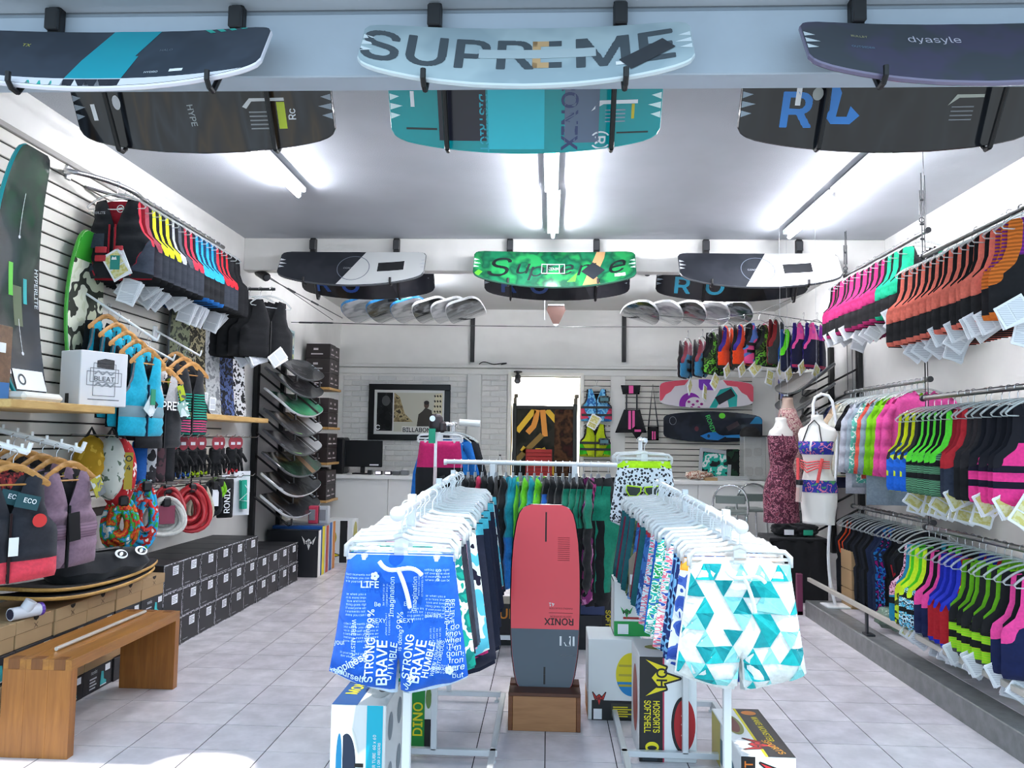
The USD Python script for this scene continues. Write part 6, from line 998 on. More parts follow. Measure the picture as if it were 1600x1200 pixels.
# rear doorway: hanging door, shutter
t = Thing('hanging_door', 'tall dark door panel with yellow painted bands hanging in the rear doorway', 'door', T4((0, YB+.12, 0))); l, r_ = aty(801, 640, YB+.12)[0], aty(902, 640, YB+.12)[0]; zt = aty(850, 634, YB+.12)[2]
t.add('panel', box2((l+.06, .02, .03), (l+.62, .05, zt), .004), blotch(['#20211c', '#2c2d26', '#181915'], 4, hard=False)); t.add('side_panel', box2((l+.612, .02, .03), (r_-.06, .05, zt), .004), blotch(['#1a0f0c', '#2c1a12', '#5a3a22', '#1c100c', '#3a1614'], 4, 3, hard=False))
for x in (l, r_-.06): t.add('stile', box2((x, .0, .03), (x+.06, .07, zt+.03), .004), plain('#1a1f1b', .5)); t.add('hanger_roller', cat([bx((x+.035, -.01, zt+.07), (.05, .03, .09), .006), bx((x+.05, -.02, zt+.14), (.06, .03, .06), .01)]), plain('#5a5248', .4, .8))
t.add('top_rail', box2((l+.06, .0, zt-.05), (r_-.06, .06, zt), .003), plain('#15140f', .5)); t.add('gold_edge', box2((l-.03, .0, .03), (l-.005, .05, zt), .002), plain('#c9a03a', .4))
pn = rect(l+.065, .05, l+.615, zt-.055); fr = ((0, .02, 0), (1, 0, 0), (0, 0, 1)); ym = plain('#e0b41c', .5); om = plain('#e0902a', .5); cx = l+.34
for pts, m in (([(cx-.27, zt-.38), (cx-.02, zt-.06)], ym), ([(cx+.02, zt-.06), (cx+.0, zt-.2), (cx-.03, zt-.3), (cx-.12, zt-.40)], om), ([(cx+.10, zt-.06), (cx+.14, zt-.45)], om), ([(cx+.16, zt-.06), (cx+.32, zt-.24)], ym), ([(cx-.27, zt-.80), (cx+.10, zt-.42)], plain('#8a6a1c', .5)), ([(cx-.2, zt-.62), (cx-.06, zt-.72), (cx-.02, zt-.98)], ym), ([(cx+.04, zt-.62), (cx+.05, zt-.98)], ym), ([(cx+.10, zt-.62), (cx+.30, zt-1.0)], ym), ([(cx-.28, zt-1.2), (cx-.14, zt-1.1), (cx-.10, zt-.98)], plain('#e0903a', .5))): t.pr(flat(LineString(pts).buffer(.04, cap_style=2).intersection(pn), *fr), m, 'painted_band')
t.done()
sh = Thing('shutter', 'red slatted shutter panel leaning in front of the yellow-banded door', 'shutter', T4((0, YB+.0, 0))); sx0, sx1, sz = aty(822, 705, YB)[0], aty(862, 705, YB)[0], aty(840, 702, YB)[2]
z = sz
while z > .1: sh.add('slat', box2((sx0, .03, z-.05), (sx1, .05, z-.003), .003), plain('#a81812', .5)); z -= .053
sh.add('frame', cat([box2((sx0-.01, .05, .02), (sx1+.01, .06, sz))]), plain('#7a100c', .5))
# cameras, posts, wires near the low ceiling
def camdome(u, v, Y, label, zc=None, rz=0):
    p = aty(u, v, Y); t = Thing('security_camera', label, 'camera', T4(p, rz=rz), 'security cameras'); t.add('mount', lathe([(0, .13), (.06, .13), (.06, .11), (.02, .10), (.016, .04), (0, .04)], 12), BLK); t.add('body', tube([(0, .05, .05), (0, -.10, -.02)], .045, 12), plain('#1c1c20', .35), smooth=30); t.add('lens', tube([(0, -.10, -.02), (0, -.112, -.026)], .03, 12), plain('#4a4d52', .1)); return t
camdome(408, 432, 7.9, 'black security camera at the left end of the second beam', rz=.9); camdome(1010, 426, 9.2, 'black security camera on the ceiling right of the green board'); camdome(809, 594, YB-.1, 'black security camera at the top left of the rear doorway')
for u in (739.5, 975): a, b_ = aty(u, 485, YB), aty(u-1, 566, YB); single('wall_post', box2((a[0]-.03, YB-.05, b_[2]), (a[0]+.03, YB, a[2]), .004), BLK, 'black bar fixed upright on the white back wall, %s one' % ('left' if u < 800 else 'right'), 'post', 'bars on the back wall')
def wire(label, pts, r=.004, tb=()):
    t = Thing('steel_wire', label, 'wire', None, 'wires under the rear ceiling'); t.add('strand', tube(pts, r, 5), plain('#55585a', .4, .6)); P_ = [np.array(p) for p in pts]
    for f_ in tb: q = P_[0]+(P_[1]-P_[0])*f_; d = (P_[1]-P_[0])/np.linalg.norm(P_[1]-P_[0]); t.add('turnbuckle', tube([q-d*.09, q-d*.07, q+d*.07, q+d*.09], [.004, .011, .011, .004], 8), DGREY)
for i, Y in enumerate((9.3, 9.75, 10.2)):
    z0 = aty(700, 508, Y)[2]; wire('tensioned wire carrying the boards under the rear ceiling, %s from the front' % ORD[i], [(XL+.01, Y, z0+.02), (-1.9, Y, z0), (0, Y, z0-.01), (1.9, Y, z0), (XR-.01, Y, z0+.02)], tb=(.15,))
wire('slanting wire from the left camera down to the boards', [aty(415, 432, 8.0), aty(535, 497, 9.6)], .006, (.3, .6)); wire('second slanting wire from the left camera towards the boards', [aty(420, 432, 8.0), aty(520, 500, 9.3)], .004)
zw = aty(700, 508, 9.75)[2]
WF = blotch(['#d9dcde', '#c2c6c9', '#a4a8ac', '#e6e8ea'], 4, hard=False, rough=.15, coat=.8); BF = blotch(['#20242a', '#4a4e52', '#8a8e92', '#1c1e22'], 4, hard=False, rough=.15, coat=.8)
for s, us, gl_ in ((-1, (575, 612, 648, 680, 708, 730), 'left'), (1, (1000, 1035, 1070, 1105, 1140), 'right')):
    for i, u in enumerate(us):
        x = aty(u, 490, 9.75)[0]; M = basis((x, 9.75, zw+.145), (0, 1, 0), (-1, 0, 0), (0, 0, 1))@T4(rx=s*.30); j = i < 3 and s < 0
        Board('surf_board', 'film-wrapped %s board lying on the ceiling wires, %s from the left, %s group' % ('dark' if j else 'white', ORD[i], gl_), 1.30, .47, .07, M, BF if j else WF, BF if (i+(s > 0)) % 2 else WF, P('#2a7ab8') if j else P('#e4e6e8'), SURF if s > 0 else SKATE, .03, 'boards on the %s ceiling wires' % gl_).done()
p = aty(865, 482, 9.75); t = Thing('small_board', 'small brown pointed board with white edge hung at the middle of the wires', 'board', T4((p[0]+.03, 9.70, p[2]))); tri = Polygon([(-.10, .02), (.10, .02), (.115, -.03), (.035, -.20), (0, -.24), (-.035, -.20), (-.115, -.03)]); t.add('body', extr(tri, .02, T4((0, 0, 0), rx=math.pi/2)), plain('#5a4038', .4)); t.add('top_edge', bx((0, -.01, .03), (.20, .05, .02), .006), WHT); t.add('tip', extr(tri.intersection(rect(-1, -1, 1, -.2)), .024, T4((0, .002, 0), rx=math.pi/2)), PAPER); t.add('tether', tube([(-.14, 0, .10), (-.14, 0, -.15)], .006, 6), WHT)
t = Thing('cable_coil', 'short coil of black cable lying on the ledge of the back wall', 'cable'); p = aty(770, 569, YB-.03); t.add('strand', tube(smoothline([(p[0]-.2, YB-.03, zl+.008), (p[0]-.1, YB-.04, zl+.04), (p[0], YB-.03, zl+.012), (p[0]+.1, YB-.04, zl+.02), (p[0]+.2, YB-.03, zl+.03), (p[0]+.12, YB-.03, zl+.008)], 4), .007, 6), BLK)
# slatwall goods on the back wall
def kid(label, u, v, Y, s, style, rz=0, g=None): p = aty(u, v, Y); STY[style]['s'] = s; M = T4((p[0], p[1], p[2]+.115*1.0), rz=rz); return vest(style, M, label, g), hang('p', M, 'clear hanger of the '+label.split(',')[0], 'hangers of the small vests')
KB = blotch(['#4a9ad0', '#7fc4e8', '#2f6ab0', '#58b0d8'], 10, 2)
STY['k1'] = dict(body=KB, trim=B1, tw=.02, side=F('#e0466a'), pipe=B1, back=B1, straps=(-.30, -.42), tags=[('yellow', .0, -.5, 25, -.05, .14, .2)], seams=())
STY['k2'] = dict(body=F('#b8cc1e'), trim=B1, tw=.02, side=F('#3fc82a'), pipe=B1, back=B1, straps=(-.30, -.40), seams=())
M = T4((aty(932, 607, YB-.1)[0], YB-.13, aty(932, 607, YB-.1)[2]+.11)); STY['k1']['s'] = .9; vest('k1', M, 'blue and pink small life vest hanging on the narrow back slatwall', 'small vests on the back wall'); hang('p', M, 'clear hanger of the blue and pink vest on the back slatwall', 'hangers of the small vests')
M = T4((aty(930, 662, YB-.1)[0], YB-.13, aty(930, 662, YB-.1)[2]+.11)); STY['k2']['s'] = .9; vest('k2', M, 'yellow and green small life vest hanging on the narrow back slatwall', 'small vests on the back wall'); hang('p', M, 'clear hanger of the yellow and green vest on the back slatwall', 'hangers of the small vests')
for i, (u, v, w) in enumerate(((944, 624, .05), (944, 690, .05))): p = aty(u, v, YB-.2); t = Thing('goggles', 'small dark goggles clipped on the %s small vest on the back wall' % ('upper', 'lower')[i], 'goggles', T4(p)); t.add('frame', bx((0, 0, 0), (.16, .05, .10), .02), blotch(['#2a2d30', '#5a6468', '#1c1e20'], 20)); t.add('lens', bx((0, -.026, 0), (.12, .006, .05), .003), plain('#3a6a70', .1))
def bag(label, pts, d, m, stripes_, Y, straps=(), st=plain('#e0529a', .6)):
    q = np.array([aty(u, v, Y)[[0, 2]] for u, v in pts]); c = q.mean(0); po = Polygon(q-c); t = Thing('bag', label, 'bag', T4((c[0], Y, c[1])), 'bags on the back slatwall'); t.add('body', pillow(po, d, .04, R0=.07), m, smooth=True)
    for u0, v0, u1, v1 in stripes_: A, B_ = aty(u0, v0, Y)[[0, 2]]-c, aty(u1, v1, Y)[[0, 2]]-c; t.pr(flat(rect(A[0], A[1], B_[0], B_[1]), (0, -d-.001, 0), (1, 0, 0), (0, 0, 1)), st, 'stripe')
    for s_ in straps: t.add('strap', tube([np.array([aty(u, v, Y)[0]-c[0], .0, aty(u, v, Y)[2]-c[1]]) for u, v in s_], .012, 6), DGREY)
    return t.done()
YS = YB-.10
bag('black trapezoid backpack with two pink stripes on the back slatwall', [(975, 640), (1000, 640), (1010, 676), (961, 676)], .07, B2, ((981, 642, 985, 671), (987, 642, 991, 671)), YS, (((979, 640), (979, 612)), ((995, 640), (995, 612))))
bag('black and pink clutch bag at the top of the back slatwall', [(970, 602), (1001, 602), (999, 616), (973, 616)], .05, B2, ((982, 603, 989, 615),), YS)
bag('small black crossbody bag with long strap on the back slatwall', [(1012, 667), (1029, 667), (1029, 688), (1012, 688)], .05, B1, ((1018, 674, 1020, 687), (1021.5, 674, 1023.5, 687)), YS, (((1013, 667), (1020, 601), (1028, 667)),))
bag('small black pouch with pink stripes hanging in front of the backpack', [(985, 672), (992, 666), (1003, 676), (996, 688)], .03, B1, ((991, 671, 1001, 675),), YS-.1)
def flatboard(label, u, v, L, W, deck, edge):
    p = aty(u, v, YB-.10); return Board('wakeboard', label, L, W, .05, basis((p[0], YB-.09, p[2]), (1, 0, 0), (0, 0, 1), (0, -1, 0)), deck, P('#2a2c30'), edge, WAKE, group='boards displayed flat on the back slatwall')
b = flatboard('white wakeboard with pink, purple and turquoise shapes on the back slatwall', 1103, 615, 1.32, .42, P('#e2dde2', .2), P('#d8d4da'))
for e in (-1, 1): b.lay(Polygon([(e*.66, .25), (e*.2, .25), (e*.30, .12), (e*.44, .10), (e*.5, .02), (e*.57, -.02), (e*.62, -.10), (e*.66, -.12)]), P('#e0566a'))
b.lay(ell(-.22, -.16, .16, .17).difference(ell(-.16, -.17, .13, .12)), P('#8a2aa8')); b.lay(ell(.0, .12, .1, .25, 30).intersection(rect(-.1, .05, .2, .3)), P('#7a3ab8')); b.lay(Polygon([(.05, -.2), (.2, .06), (.36, .10), (.44, -.02), (.43, -.22), (.33, -.22), (.3, -.06), (.22, -.06), (.14, -.22)]), P('#1fb0a8'))
for x, y in ((-.24, -.12), (-.18, -.16), (-.12, -.11), (-.06, -.15), (-.2, -.2), (-.1, -.2)): b.lay(ell(x, y, .022, .018), P('#a02a8a'), off=.002)
b.lay(affinity.rotate(rect(.14, -.10, .40, .02), 30), P('#22252e'), off=.004, name='swing_tag'); b.done()
b = flatboard('dark space-print wakeboard with blue rocket on the back slatwall', 1113, 667, 1.38, .44, carbon('#1c2029', '#262b38'), P('#2a2d36'))
b.lay(Polygon([(-.17, -.13), (-.05, -.08), (.05, -.07), (.10, -.11), (.2, -.13), (.08, -.19), (-.08, -.18)]), P('#1f78c0')); b.lay(Polygon([(.16, -.12), (.55, -.09), (.55, -.15), (.2, -.15)]), P('#2f8fd0')); b.lay(ell(-.05, -.13, .02, .025), P('#14304a'), off=.002); b.lay(Polygon([(.52, .05), (.69, .05), (.69, .17), (.6, .15)]), P('#1f86b8')); b.lay(ell(.14, .16, .045, .04), P('#5ac82a')); b.lay(ell(-.56, .08, .05, .06).difference(ell(-.56, .08, .044, .054)), P('#8a9098')); b.text('RONIX', .06, (-.02, .04), P('#3fc05a'), rot=-70); b.lay(ell(-.22, -.03, .03, .035), P('#5a2430')); b.lay(affinity.rotate(rect(.2, -.02, .38, .05), 30), P('#33262e')); b.done()
# counter goods on the right
def pc(u, Y=10.5): return aty(u, 740, Y)[0]
t = Thing('display_case', 'crumpled clear plastic display case on the right end of the counter', 'display case', T4((pc(1178), 10.55, CZ))); t.add('body', bx((0, 0, .29), (.28, .24, .56), .01), clear('#cfd2cf', .55, .15)); 
for z in (.05, .3, .53): t.add('shelf', bx((0, 0, z), (.27, .23, .012)), plain('#b8bcb8', .3))
for i, (x, z) in enumerate(((-.07, .36), (.06, .37), (-.05, .12), (.07, .12))): t.add('silver_packet', bx((x, -.02, z), (.10, .06, .11), .02), plain('#c2b8ac', .2, .7))
t = Thing('cap', 'black baseball cap lying on top of the clear display case', 'cap', T4((pc(1172), 10.5, CZ+.57))); t.add('crown', lathe([(.13, 0), (.128, .05), (.10, .10), (.05, .125), (0, .13)], 18), plain('#101012', .8), smooth=True); t.add('peak', xf(lathe([(0, 0), (.13, -.004), (.13, .004), (0, .01)], 16), T4((.09, -.07, .005))), plain('#101012', .8))
t = Thing('framed_board', 'small grey-framed board with teal and black picture leaning on the counter', 'picture', T4((pc(1120), 10.68, CZ), rx=-.30)@T4(ry=.12)); t.add('frame', extr(rect(-.2, 0, .2, .40).buffer(.01).difference(rect(-.165, .04, .165, .36)), .02, T4((0, 0, 0), rx=math.pi/2)), plain('#9a9ea2', .4)); t.add('picture', bx((0, 0, .2), (.34, .012, .33)), blotch(['#15181b', '#1b2426', '#1c9a86', '#c9d4d2', '#1c9a86'], 7, 2))
single('dark_board', bx((pc(1152), 10.75, CZ+.20), (.16, .06, .40), .01), blotch(['#14251c', '#101314', '#1c3a28'], 8), 'dark green board standing behind the display case', 'board')
t = Thing('paper_stack', 'stack of white papers and flat grey trays on the right part of the counter', 'papers', T4((pc(1140, 10.42), 10.42, CZ)))
for k in range(4): t.add('sheet', bx((.01*k, 0, .008+.014*k), (.46-.04*k, .20, .012), .002), plain(('#c9cbcc', '#b8babc')[k % 2], .6))
t = Thing('plastic_bag', 'clear bag of brown goods lying on the counter right of the doorway', 'bag', T4((pc(1092, 10.42), 10.42, CZ))); s = trimesh.creation.icosphere(3, 1); v = s.vertices*(1+.5*(meshkit.noise(s.vertices*4, 2)-.5)[:, None])*[.17, .08, .055]; v[:, 2] -= v[:, 2].min(); t.add('body', (v, s.faces), blotch(['#8a5a48', '#c9b8a8', '#a87a68', '#d8d0c8'], 14, 3, rough=.25, coat=.5), smooth=True)
single('kraft_envelope', bx((pc(1110, 10.36), 10.36, CZ+.02), (.16, .12, .04), .004), KRAFT, 'small kraft packet beside the clear bag on the counter', 'packet')
t = Thing('bottle', 'clear plastic bottle standing on the counter left of the doorway', 'bottle', T4((pc(781, 10.5), 10.5, CZ))); t.add('body', lathe([(0, 0), (.035, 0), (.038, .02), (.036, .10), (.038, .18), (.030, .22), (.013, .25), (.013, .27), (0, .27)], 14), clear('#dfe6e6', .3), smooth=True); t.add('cap', lathe([(0, .27), (.015, .27), (.015, .285), (0, .285)], 12), plain('#3a3a3c', .4))
# chrome stools
def stool(label, x, y, rz):
    t = Thing('stool', label, 'stool', T4((x, y, 0), rz=rz), 'chrome stools at the counter'); s = .19; sz = .70
    for i, j in ((-1, -1), (1, -1), (-1, 1), (1, 1)): t.add('leg', tube(smoothline([(i*(s+.05), j*(s+.04), 0), (i*s, j*s, sz*.6), (i*s*.95, j*s*.95, sz)], 4), .013, 8), CHROME, smooth=True)
    t.add('seat', bx((0, 0, sz+.012), (2*s+.03, 2*s+.03, .035), .012), plain('#7f8a86', .4)); t.add('foot_ring', tube([(-s-.03, -s-.02, .25), (s+.03, -s-.02, .25), (s+.03, s+.02, .25), (-s-.03, s+.02, .25), (-s-.03, -s-.02, .25)], .009, 6), CHROME)
    t.add('back_frame', tube(smoothline([(-s*.95, s, sz), (-s*.95, s+.03, sz+.20), (-s*.6, s+.04, sz+.30), (s*.6, s+.04, sz+.30), (s*.95, s+.03, sz+.20), (s*.95, s, sz)], 5), .013, 8), CHROME, smooth=True); t.add('back_pad', bx((0, s+.035, sz+.17), (.33, .018, .09), .006), plain('#6a7672', .4))
stool('chrome stool in front of the right end of the counter', 2.12, 9.5, math.pi-.2); stool('second chrome stool close behind the first at the counter', 2.42, 9.95, math.pi+.1)
# ---------------------------------------------------------------- goods along the left rear wall
WS = wood('#a8824a', '#c49a5c', 5, (8, 1, 8))
DB = plain('#241a1a', .5); lv = [(aty(487, 606, 9.9)[2], 3), (aty(487, 667, 9.9)[2], 2), (aty(487, 722, 9.9)[2], 2), (aty(487, 780, 9.9)[2], 2)]
def mk_db(label, M, group):
    t = Thing('boot_carton', label, 'box', M, group); t.add('body', bx((0, 0, .09), (.30, .25, .178), .003), DB); t.pr(flat(rect(-.06, .10, .0, .125).union(rect(-.09, .045, .06, .06)), (0, -.1255, 0), (1, 0, 0), (0, 0, 1)), plain('#b8aeb0', .7), 'label_print'); t.pr(flat(rect(-.06, .10, .0, .125).union(rect(-.09, .045, .06, .06)), (.1505, 0, 0), (0, 1, 0), (0, 0, 1)), plain('#b8aeb0', .7), 'label_print'); return t.done()
for i, (z, n) in enumerate(lv):
    single('wall_shelf', box2((XL+.01, 9.72, z-.03), (-2.70, 10.27, z), .003), WS, 'short pine shelf on the rear left wall, %s from the top' % ORD[i], 'shelf')
    for r in range(n):
        for k in range(2): inst('db', mk_db, T4((-2.86+.0*r-.02*k, 9.86+k*.265, z+r*.18)), 'dark boot carton on the %s rear left shelf, %s layer, %s' % (ORD[i], ('lowest', 'upper', 'topmost')[r], ('front', 'rear')[k]), 'dark boot cartons on the rear left shelves')
single('wall_shelf', box2((XL+.01, 9.70, 1.30), (-2.9, 9.72, 1.32)), WS, 'thin pine cleat on the rear left wall', 'cleat') if False else None
for y0, y1, z0, z1, d, m in ((8.35, 8.95, 2.32, 2.78, 'teal poster with small pictures on the left wall above the board rack', blotch(['#5f9aa8', '#6aa8b4', '#5a92a0', '#8fb8bc'], 5, 2)), (8.98, 9.45, 2.32, 2.78, 'poster with yellow-green and grey photos beside the teal poster', blotch(['#8a9a5a', '#b8b878', '#6a8088', '#a8b8b8', '#c8ccb8'], 5, 2))):
    t = Thing('poster', d, 'poster', T4((XL+.003, (y0+y1)/2, (z0+z1)/2))); w = (y1-y0)/2; t.add('sheet', bx((.003, 0, 0), (.006, 2*w, z1-z0)), plain('#a9c4c4', .6))
    for q in (rect(-w+.02, .02, -.01, .2), rect(.01, .02, w-.02, .2), rect(-w+.02, -.2, w-.02, 0)): t.pr(flat(q, (.0062, 0, 0), (0, 1, 0), (0, 0, 1)), m, 'photo_print')
    t.done()
for i, (y, w, h, c, c2, d) in enumerate(((8.72, .14, .50, '#1b1d22', '#e8e8e4', 'black and white'), (8.87, .13, .53, '#1a5aa8', '#e2d21c', 'blue'), (9.02, .13, .52, '#d8dadc', '#a83a2a', 'white and red'), (9.16, .12, .54, '#c8cacc', '#2a5a9a', 'white'), (9.30, .13, .54, '#dadbdb', '#c87a2a', 'white and orange'))):
    t = boxed('%s tube carton in the rear left row, %s from front' % (d, ORD[i]), (-2.76, y, 0), (.56, w-.006, h), plain(c, .4), group='tube cartons along the rear left wall'); M_logo(t, t.F, plain(c2, .4), .16, .18, .12, 0, CK); t.pr(flat(rect(-.05, -h/2, .05, h/2), *t.Rr), plain(c2, .5)); t.pr(flat(rect(-.25, -.15, -.05, .1), *t.F), plain('#7a8a94', .4), 'picture'); t.done()
t = boxed('white carton with yellow star logo and yellow ball picture near the counter front', (-2.52, 9.80, 0), (.34, .30, .52), CW, group='tube cartons along the rear left wall'); M_logo(t, t.F, YEL, .16, -.06, -.16, 90, CK); t.pr(flat(ell(-.09, .05, .07, .10), *t.F), plain('#c0b01c', .5), 'picture'); t.pr(flat(rect(.02, -.25, .11, .25), *t.F), CK); t.pr(flat(ell(.0, .1, .09, .13), *t.Rr), plain('#b8b05a', .5), 'picture'); t.done()
for i, (x, c) in enumerate(((-2.62, '#c8405a'), (-2.50, '#b8bcc0'))):
    t = Thing('toy_package', ('pink', 'clear and white')[i]+' small package on top of the tube cartons at rear left', 'package', T4((x, 8.95, .545))); t.add('body', bx((0, 0, .10), (.11, .08, .20), .01), plain(c, .3)); t.add('window', bx((-.01, -.041, .10), (.07, .006, .12), .003), plain('#8a8d92', .1))
# ---------------------------------------------------------------- small vests hung from the wire on the right
wz = aty(1180, 497, 8.75)[2]
wire('sagging wire carrying the small vests at the right rear', [aty(975, 489, 9.3), aty(1120, 500, 8.75), aty(1185, 489, 8.75), aty(1290, 505, 8.75)], .004); wire('second sagging wire behind the small vests at the right', [aty(1185, 489, 8.75), aty(1240, 465, 8.2)], .003)
CAM = blotch(['#2c3a26', '#4a6a2a', '#1b2418', '#6ab83a', '#3a4a30'], 12, 2)
STY['q1'] = dict(body=F('#2f7aa0'), trim=F('#8a3a48'), tw=.03, back=F('#2a2024'), shoulder=F('#8a4a5a'), straps=(-.30, -.42), tags=TGY, seams=()); STY['q2'] = dict(body=CAM, trim=B1, tw=.025, back=B1, tags=TGY, seams=()); STY['q3'] = dict(body=F('#f0481a'), trim=F('#3a2a88'), tw=.03, back=F('#2a2c2a'), hem=F('#33382f'), tags=TGY, seams=(-.3,)); STY['q4'] = dict(body=blotch(['#4a8ac8', '#e0508a', '#5a7ac0'], 6, 1), trim=B1, tw=.03, back=B1, straps=(-.28, -.37), tags=TGY, seams=()); STY['q5'] = dict(body=F('#3a3d3e'), trim=F('#8a2428'), tw=.03, back=F('#8a2428'), tags=TGY, seams=()); STY['q6'] = dict(body=F('#181d3a'), trim=F('#5ad81e'), tw=.04, back=F('#2a6ac0'), tags=TGY, seams=()); STY['q7'] = dict(body=F('#181a3a'), shoulder=blotch(['#e0409a', '#8a2ab8', '#f05aa8'], 5, 2, hard=False), back=F('#3a2a9a'), hem=F('#d0386a'), trim=F('#e0509a'), tw=.015, tags=TGY, seams=())
for i, (u, v, s, k, rz, d) in enumerate(((1075, 533, 'q1', .78, 1.15, 'blue'), (1098, 531, 'q1', .78, 1.1, 'blue'), (1122, 520, 'q2', .88, .8, 'green camouflage'), (1139, 510, 'q3', .9, 1.0, 'orange'), (1163, 508, 'q3', .9, .95, 'orange'), (1186, 505, 'q4', .86, .5, 'blue and pink'), (1203, 508, 'q2', .86, .7, 'green camouflage'), (1217, 500, 'q5', .95, 1.0, 'grey and red'), (1236, 515, 'q6', .88, .9, 'navy and lime'), (1256, 505, 'q7', .95, .9, 'navy and magenta'), (1277, 505, 'q7', .95, .8, 'navy and magenta'))):
    STY[s]['s'] = k; p = aty(u, v, 8.72); M = T4((p[0], p[1], p[2]+.115), rz=rz); vest(s, M, '%s small vest hung from the rear right wire, %s from the left' % (d, ORD[i]), 'small vests on the rear right wire'); hang('p', M, 'clear hanger of the %s small vest from the left on the wire' % ORD[i], 'hangers of the small vests')
# ---------------------------------------------------------------- mannequin torsos
SEC = np.array([(0, .052, .052, 0), (-.06, .056, .055, 0), (-.10, .10, .065, 0), (-.13, .17, .075, 0), (-.18, .185, .088, 0), (-.25, .165, .11, -.012), (-.31, .155, .125, -.022), (-.38, .138, .105, -.008), (-.47, .118, .088, 0), (-.55, .135, .098, 0), (-.65, .165, .112, .008), (-.74, .172, .115, .012), (-.84, .165, .108, .008), (-.92, .152, .10, .004), (-1.0, .148, .098, .002)])
def sec(z): return [np.interp(-z, -SEC[:, 0], SEC[:, k]) for k in (1, 2, 3)]
def shell(zs, a0=0, a1=2*math.pi, off=0.0, n=28, flare=None, cap=False):
    A = np.linspace(a0, a1, n); V = []
    for z in zs:
        rx, ry, yo = sec(z); k = flare(z) if flare else 0; V.append(np.c_[(rx+off+k)*np.cos(A), yo+(ry+off+k*.7)*np.sin(A), np.full(n, z)])
    F_ = [[i*n+j, i*n+n+j, i*n+n+j+1] for i in range(len(zs)-1) for j in range(n-1)]+[[i*n+j, i*n+n+j+1, i*n+j+1] for i in range(len(zs)-1) for j in range(n-1)]
    if cap: F_ += [[0, j, j+1] for j in range(1, n-1)]+[[(len(zs)-1)*n, (len(zs)-1)*n+j+1, (len(zs)-1)*n+j] for j in range(1, n-1)]
    return np.vstack(V), np.array(F_)
ZA = np.linspace(0, -1.0, 40); MW = plain('#dcd8d2', .3)
def mannequin(label, M, m=MW, arms=True):
    t = Thing('mannequin', label, 'mannequin', M, 'mannequin torsos'); t.add('torso', shell(ZA, cap=True), m, smooth=True); t.add('hanging_cord', tube([(0, 0, 0), (0, 0, (HC-M[2, 3])/M[2, 2])], .0013, 4), plain('#a9acb0', .5)); t.add('cord_hook', tube([(0, 0, -.005), (0, 0, .03)], .006, 6), METAL)
    return t
t = mannequin('white headless torso wearing a blue floral bikini and red straps', T4((2.06, 6.25, 1.735), rz=-.75, s=.83)); FLO = blotch(['#27308a', '#c8708a', '#27308a', '#2a3494', '#27308a', '#3f8a5a'], 22, 1); fa, fb = math.pi+.25, 2*math.pi-.25; A0, A1 = math.pi*1.03, math.pi*1.97
for c0, c1 in ((math.pi+.22, 1.5*math.pi-.06), (1.5*math.pi+.06, 2*math.pi-.22)): t.add('bikini_cup', shell(np.linspace(-.245, -.36, 8), c0, c1, .008, 10), FLO, smooth=True)
t.add('bikini_band', shell(np.linspace(-.335, -.365, 3), 0, 2*math.pi, .005), FLO, smooth=True); t.add('neck_strap', tube([(-.09, -.11, -.25), (-.05, -.07, -.10), (.0, -.062, -.05), (.05, -.07, -.10), (.09, -.11, -.25)], .005, 6), BLK); t.add('bikini_bottom', shell(np.linspace(-.60, -.71, 8), 0, 2*math.pi, .006), FLO, smooth=True)
RED = plain('#e0484a', .5)
for k in range(4): z = -.44-.02*k; t.add('red_cord', tube([(-.13, -.07+.0*k, z+.02), (-.05, -.115, z-.01*k), (.05, -.115, z+.015), (.14, -.06, z+.01)], .006, 6), RED)
for x in (-.13, .10): t.add('red_strap', tube([(x, -.125, -.40), (x*.8-.02, -.14, -.62)], .014, 6), RED)
t.add('whistle_light', tube([(-.10, -.16, -.62), (-.11, -.165, -.80)], .028, 10), clear('#e8d8d0', .5)); t.add('whistle_cap', tube([(-.10, -.16, -.60), (-.102, -.16, -.645)], .032, 10), BLK); t.add('red_tube', tube([(-.112, -.17, -.67), (-.118, -.172, -.80)], .016, 8), plain('#f0502a', .4))
PAIS = blotch(['#3a1828', '#5a2438', '#3a1828', '#a86878', '#42202e', '#7a3448'], 30, 3)
t = mannequin('white torso in a burgundy paisley dress, left of the bikini torso', T4((2.00, 7.0, 1.735), rz=.75, s=.88)); t.add('dress', shell(np.linspace(-.18, -1.01, 30), 0, 2*math.pi, .008, 36, lambda z: max(0, -z-.5)*.12), PAIS, smooth=True); t.add('dress_strap', tube([(-.10, -.09, -.2), (-.09, -.02, -.10), (-.08, .07, -.18)], .008, 6), PAIS); t.add('dress_strap', tube([(.10, -.09, -.2), (.09, -.02, -.10), (.08, .07, -.18)], .008, 6), PAIS)
t = mannequin('beige torso in a pink floral dress, rearmost of the three', T4((2.27, 7.72, 1.95), rz=1.2, s=.93), plain('#8a7468', .5)); t.add('dress', shell(np.linspace(-.115, -1.01, 30), 0, 2*math.pi, .007, 36, lambda z: max(0, -z-.5)*.12), blotch(['#b89a92', '#8a4a58', '#c9b0a4', '#a06a70', '#d0bcb0'], 28, 3), smooth=True); t.add('neck_cap', lathe([(0, .012), (.055, .012), (.055, 0), (0, 0)], 16), plain('#2a1c18', .5))
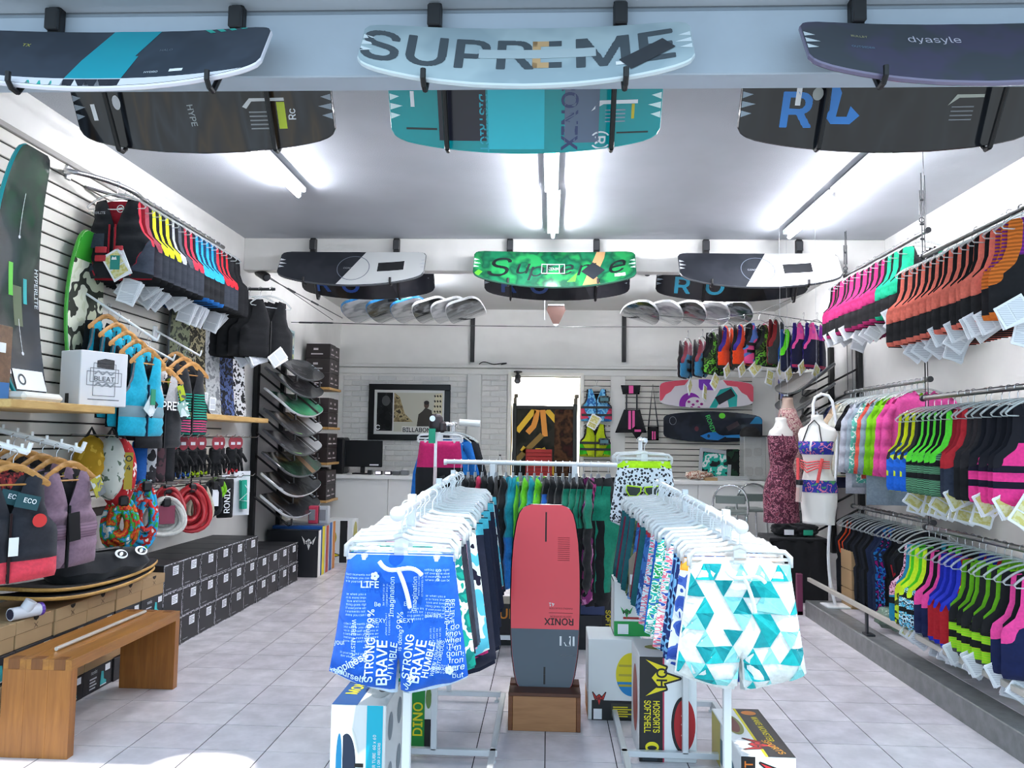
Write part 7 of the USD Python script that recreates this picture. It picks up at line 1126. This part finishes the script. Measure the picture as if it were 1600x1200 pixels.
t = Thing('garment_stand', 'white tubular stand with arched top beside the dark T-shirts', 'stand', T4((2.46, 7.05, .136)));  t.add('pole', tube(smoothline([(.0, 0, 0), (0, 0, 1.0), (0, 0, 1.72), (-.03, 0, 1.79), (-.09, 0, 1.81), (-.15, 0, 1.78), (-.17, 0, 1.70), (-.17, 0, 1.6)], 5), .014, 8), WHT, smooth=True); t.add('base', bx((0, 0, .006), (.2, .2, .012), .002), WHT)
b = Board('surf_board', 'narrow blue board fixed upright at the rear right wall', 1.25, .27, .06, basis((3.10, 10.75, 1.75), (0, 0, 1), (0, -1, 0), (1, 0, 0))@T4(rx=math.pi), P('#1f62b8', .15), P('#2a74c8', .15), P('#c9d4e0', .2), SURF, .05); b.done(); b.t.add('wall_hook', box2((-.02, -.02, -.25), (.02, .02, -.05)), METAL)
t = Thing('display_table', 'black cloth-covered low table with bags behind the maroon frame', 'table', T4((2.28, 8.0, 0))); t.add('top', bx((.1, 0, .60), (.55, .45, .04), .01), B1); t.add('cloth', pillow(rect(-.17, .02, .37, .60), .02, .06, fold=lambda x, z: -.22+.012*np.sin(x*40)), B1, smooth=True); 
for i in (-.14, .34):
    for j in (-.19, .19): t.add('leg', tube([(i, j, 0), (i, j, .59)], .013, 6), DGREY)
for i, (x, z, c, d) in enumerate(((2.30, .62, '#15161a', 'black bag lying on the low cloth-covered table'), (2.48, .62, '#1b1c20', 'second black bag with teal tag on the low table'))):
    t = Thing('bag', d, 'bag', T4((x, 7.95, z+.07))); s = trimesh.creation.icosphere(3, 1); t.add('body', (s.vertices*(1+.35*(meshkit.noise(s.vertices*3, 8+i)-.5)[:, None])*[.13, .12, .075], s.faces), fab(c), smooth=True); t.add('tag', bx((.0, -.13, -.02), (.09, .004, .05)), plain('#1c9a78', .6) if i else PAPER)
t = Thing('carton', 'orange-red carton standing on the floor beside the low black table', 'box', T4((2.0, 8.6, 0))); t.add('body', bx((0, 0, .22), (.10, .2, .44), .004), plain('#c83a22', .5)); t.add('band', bx((0, 0, .30), (.104, .204, .06), .002), PAPER)
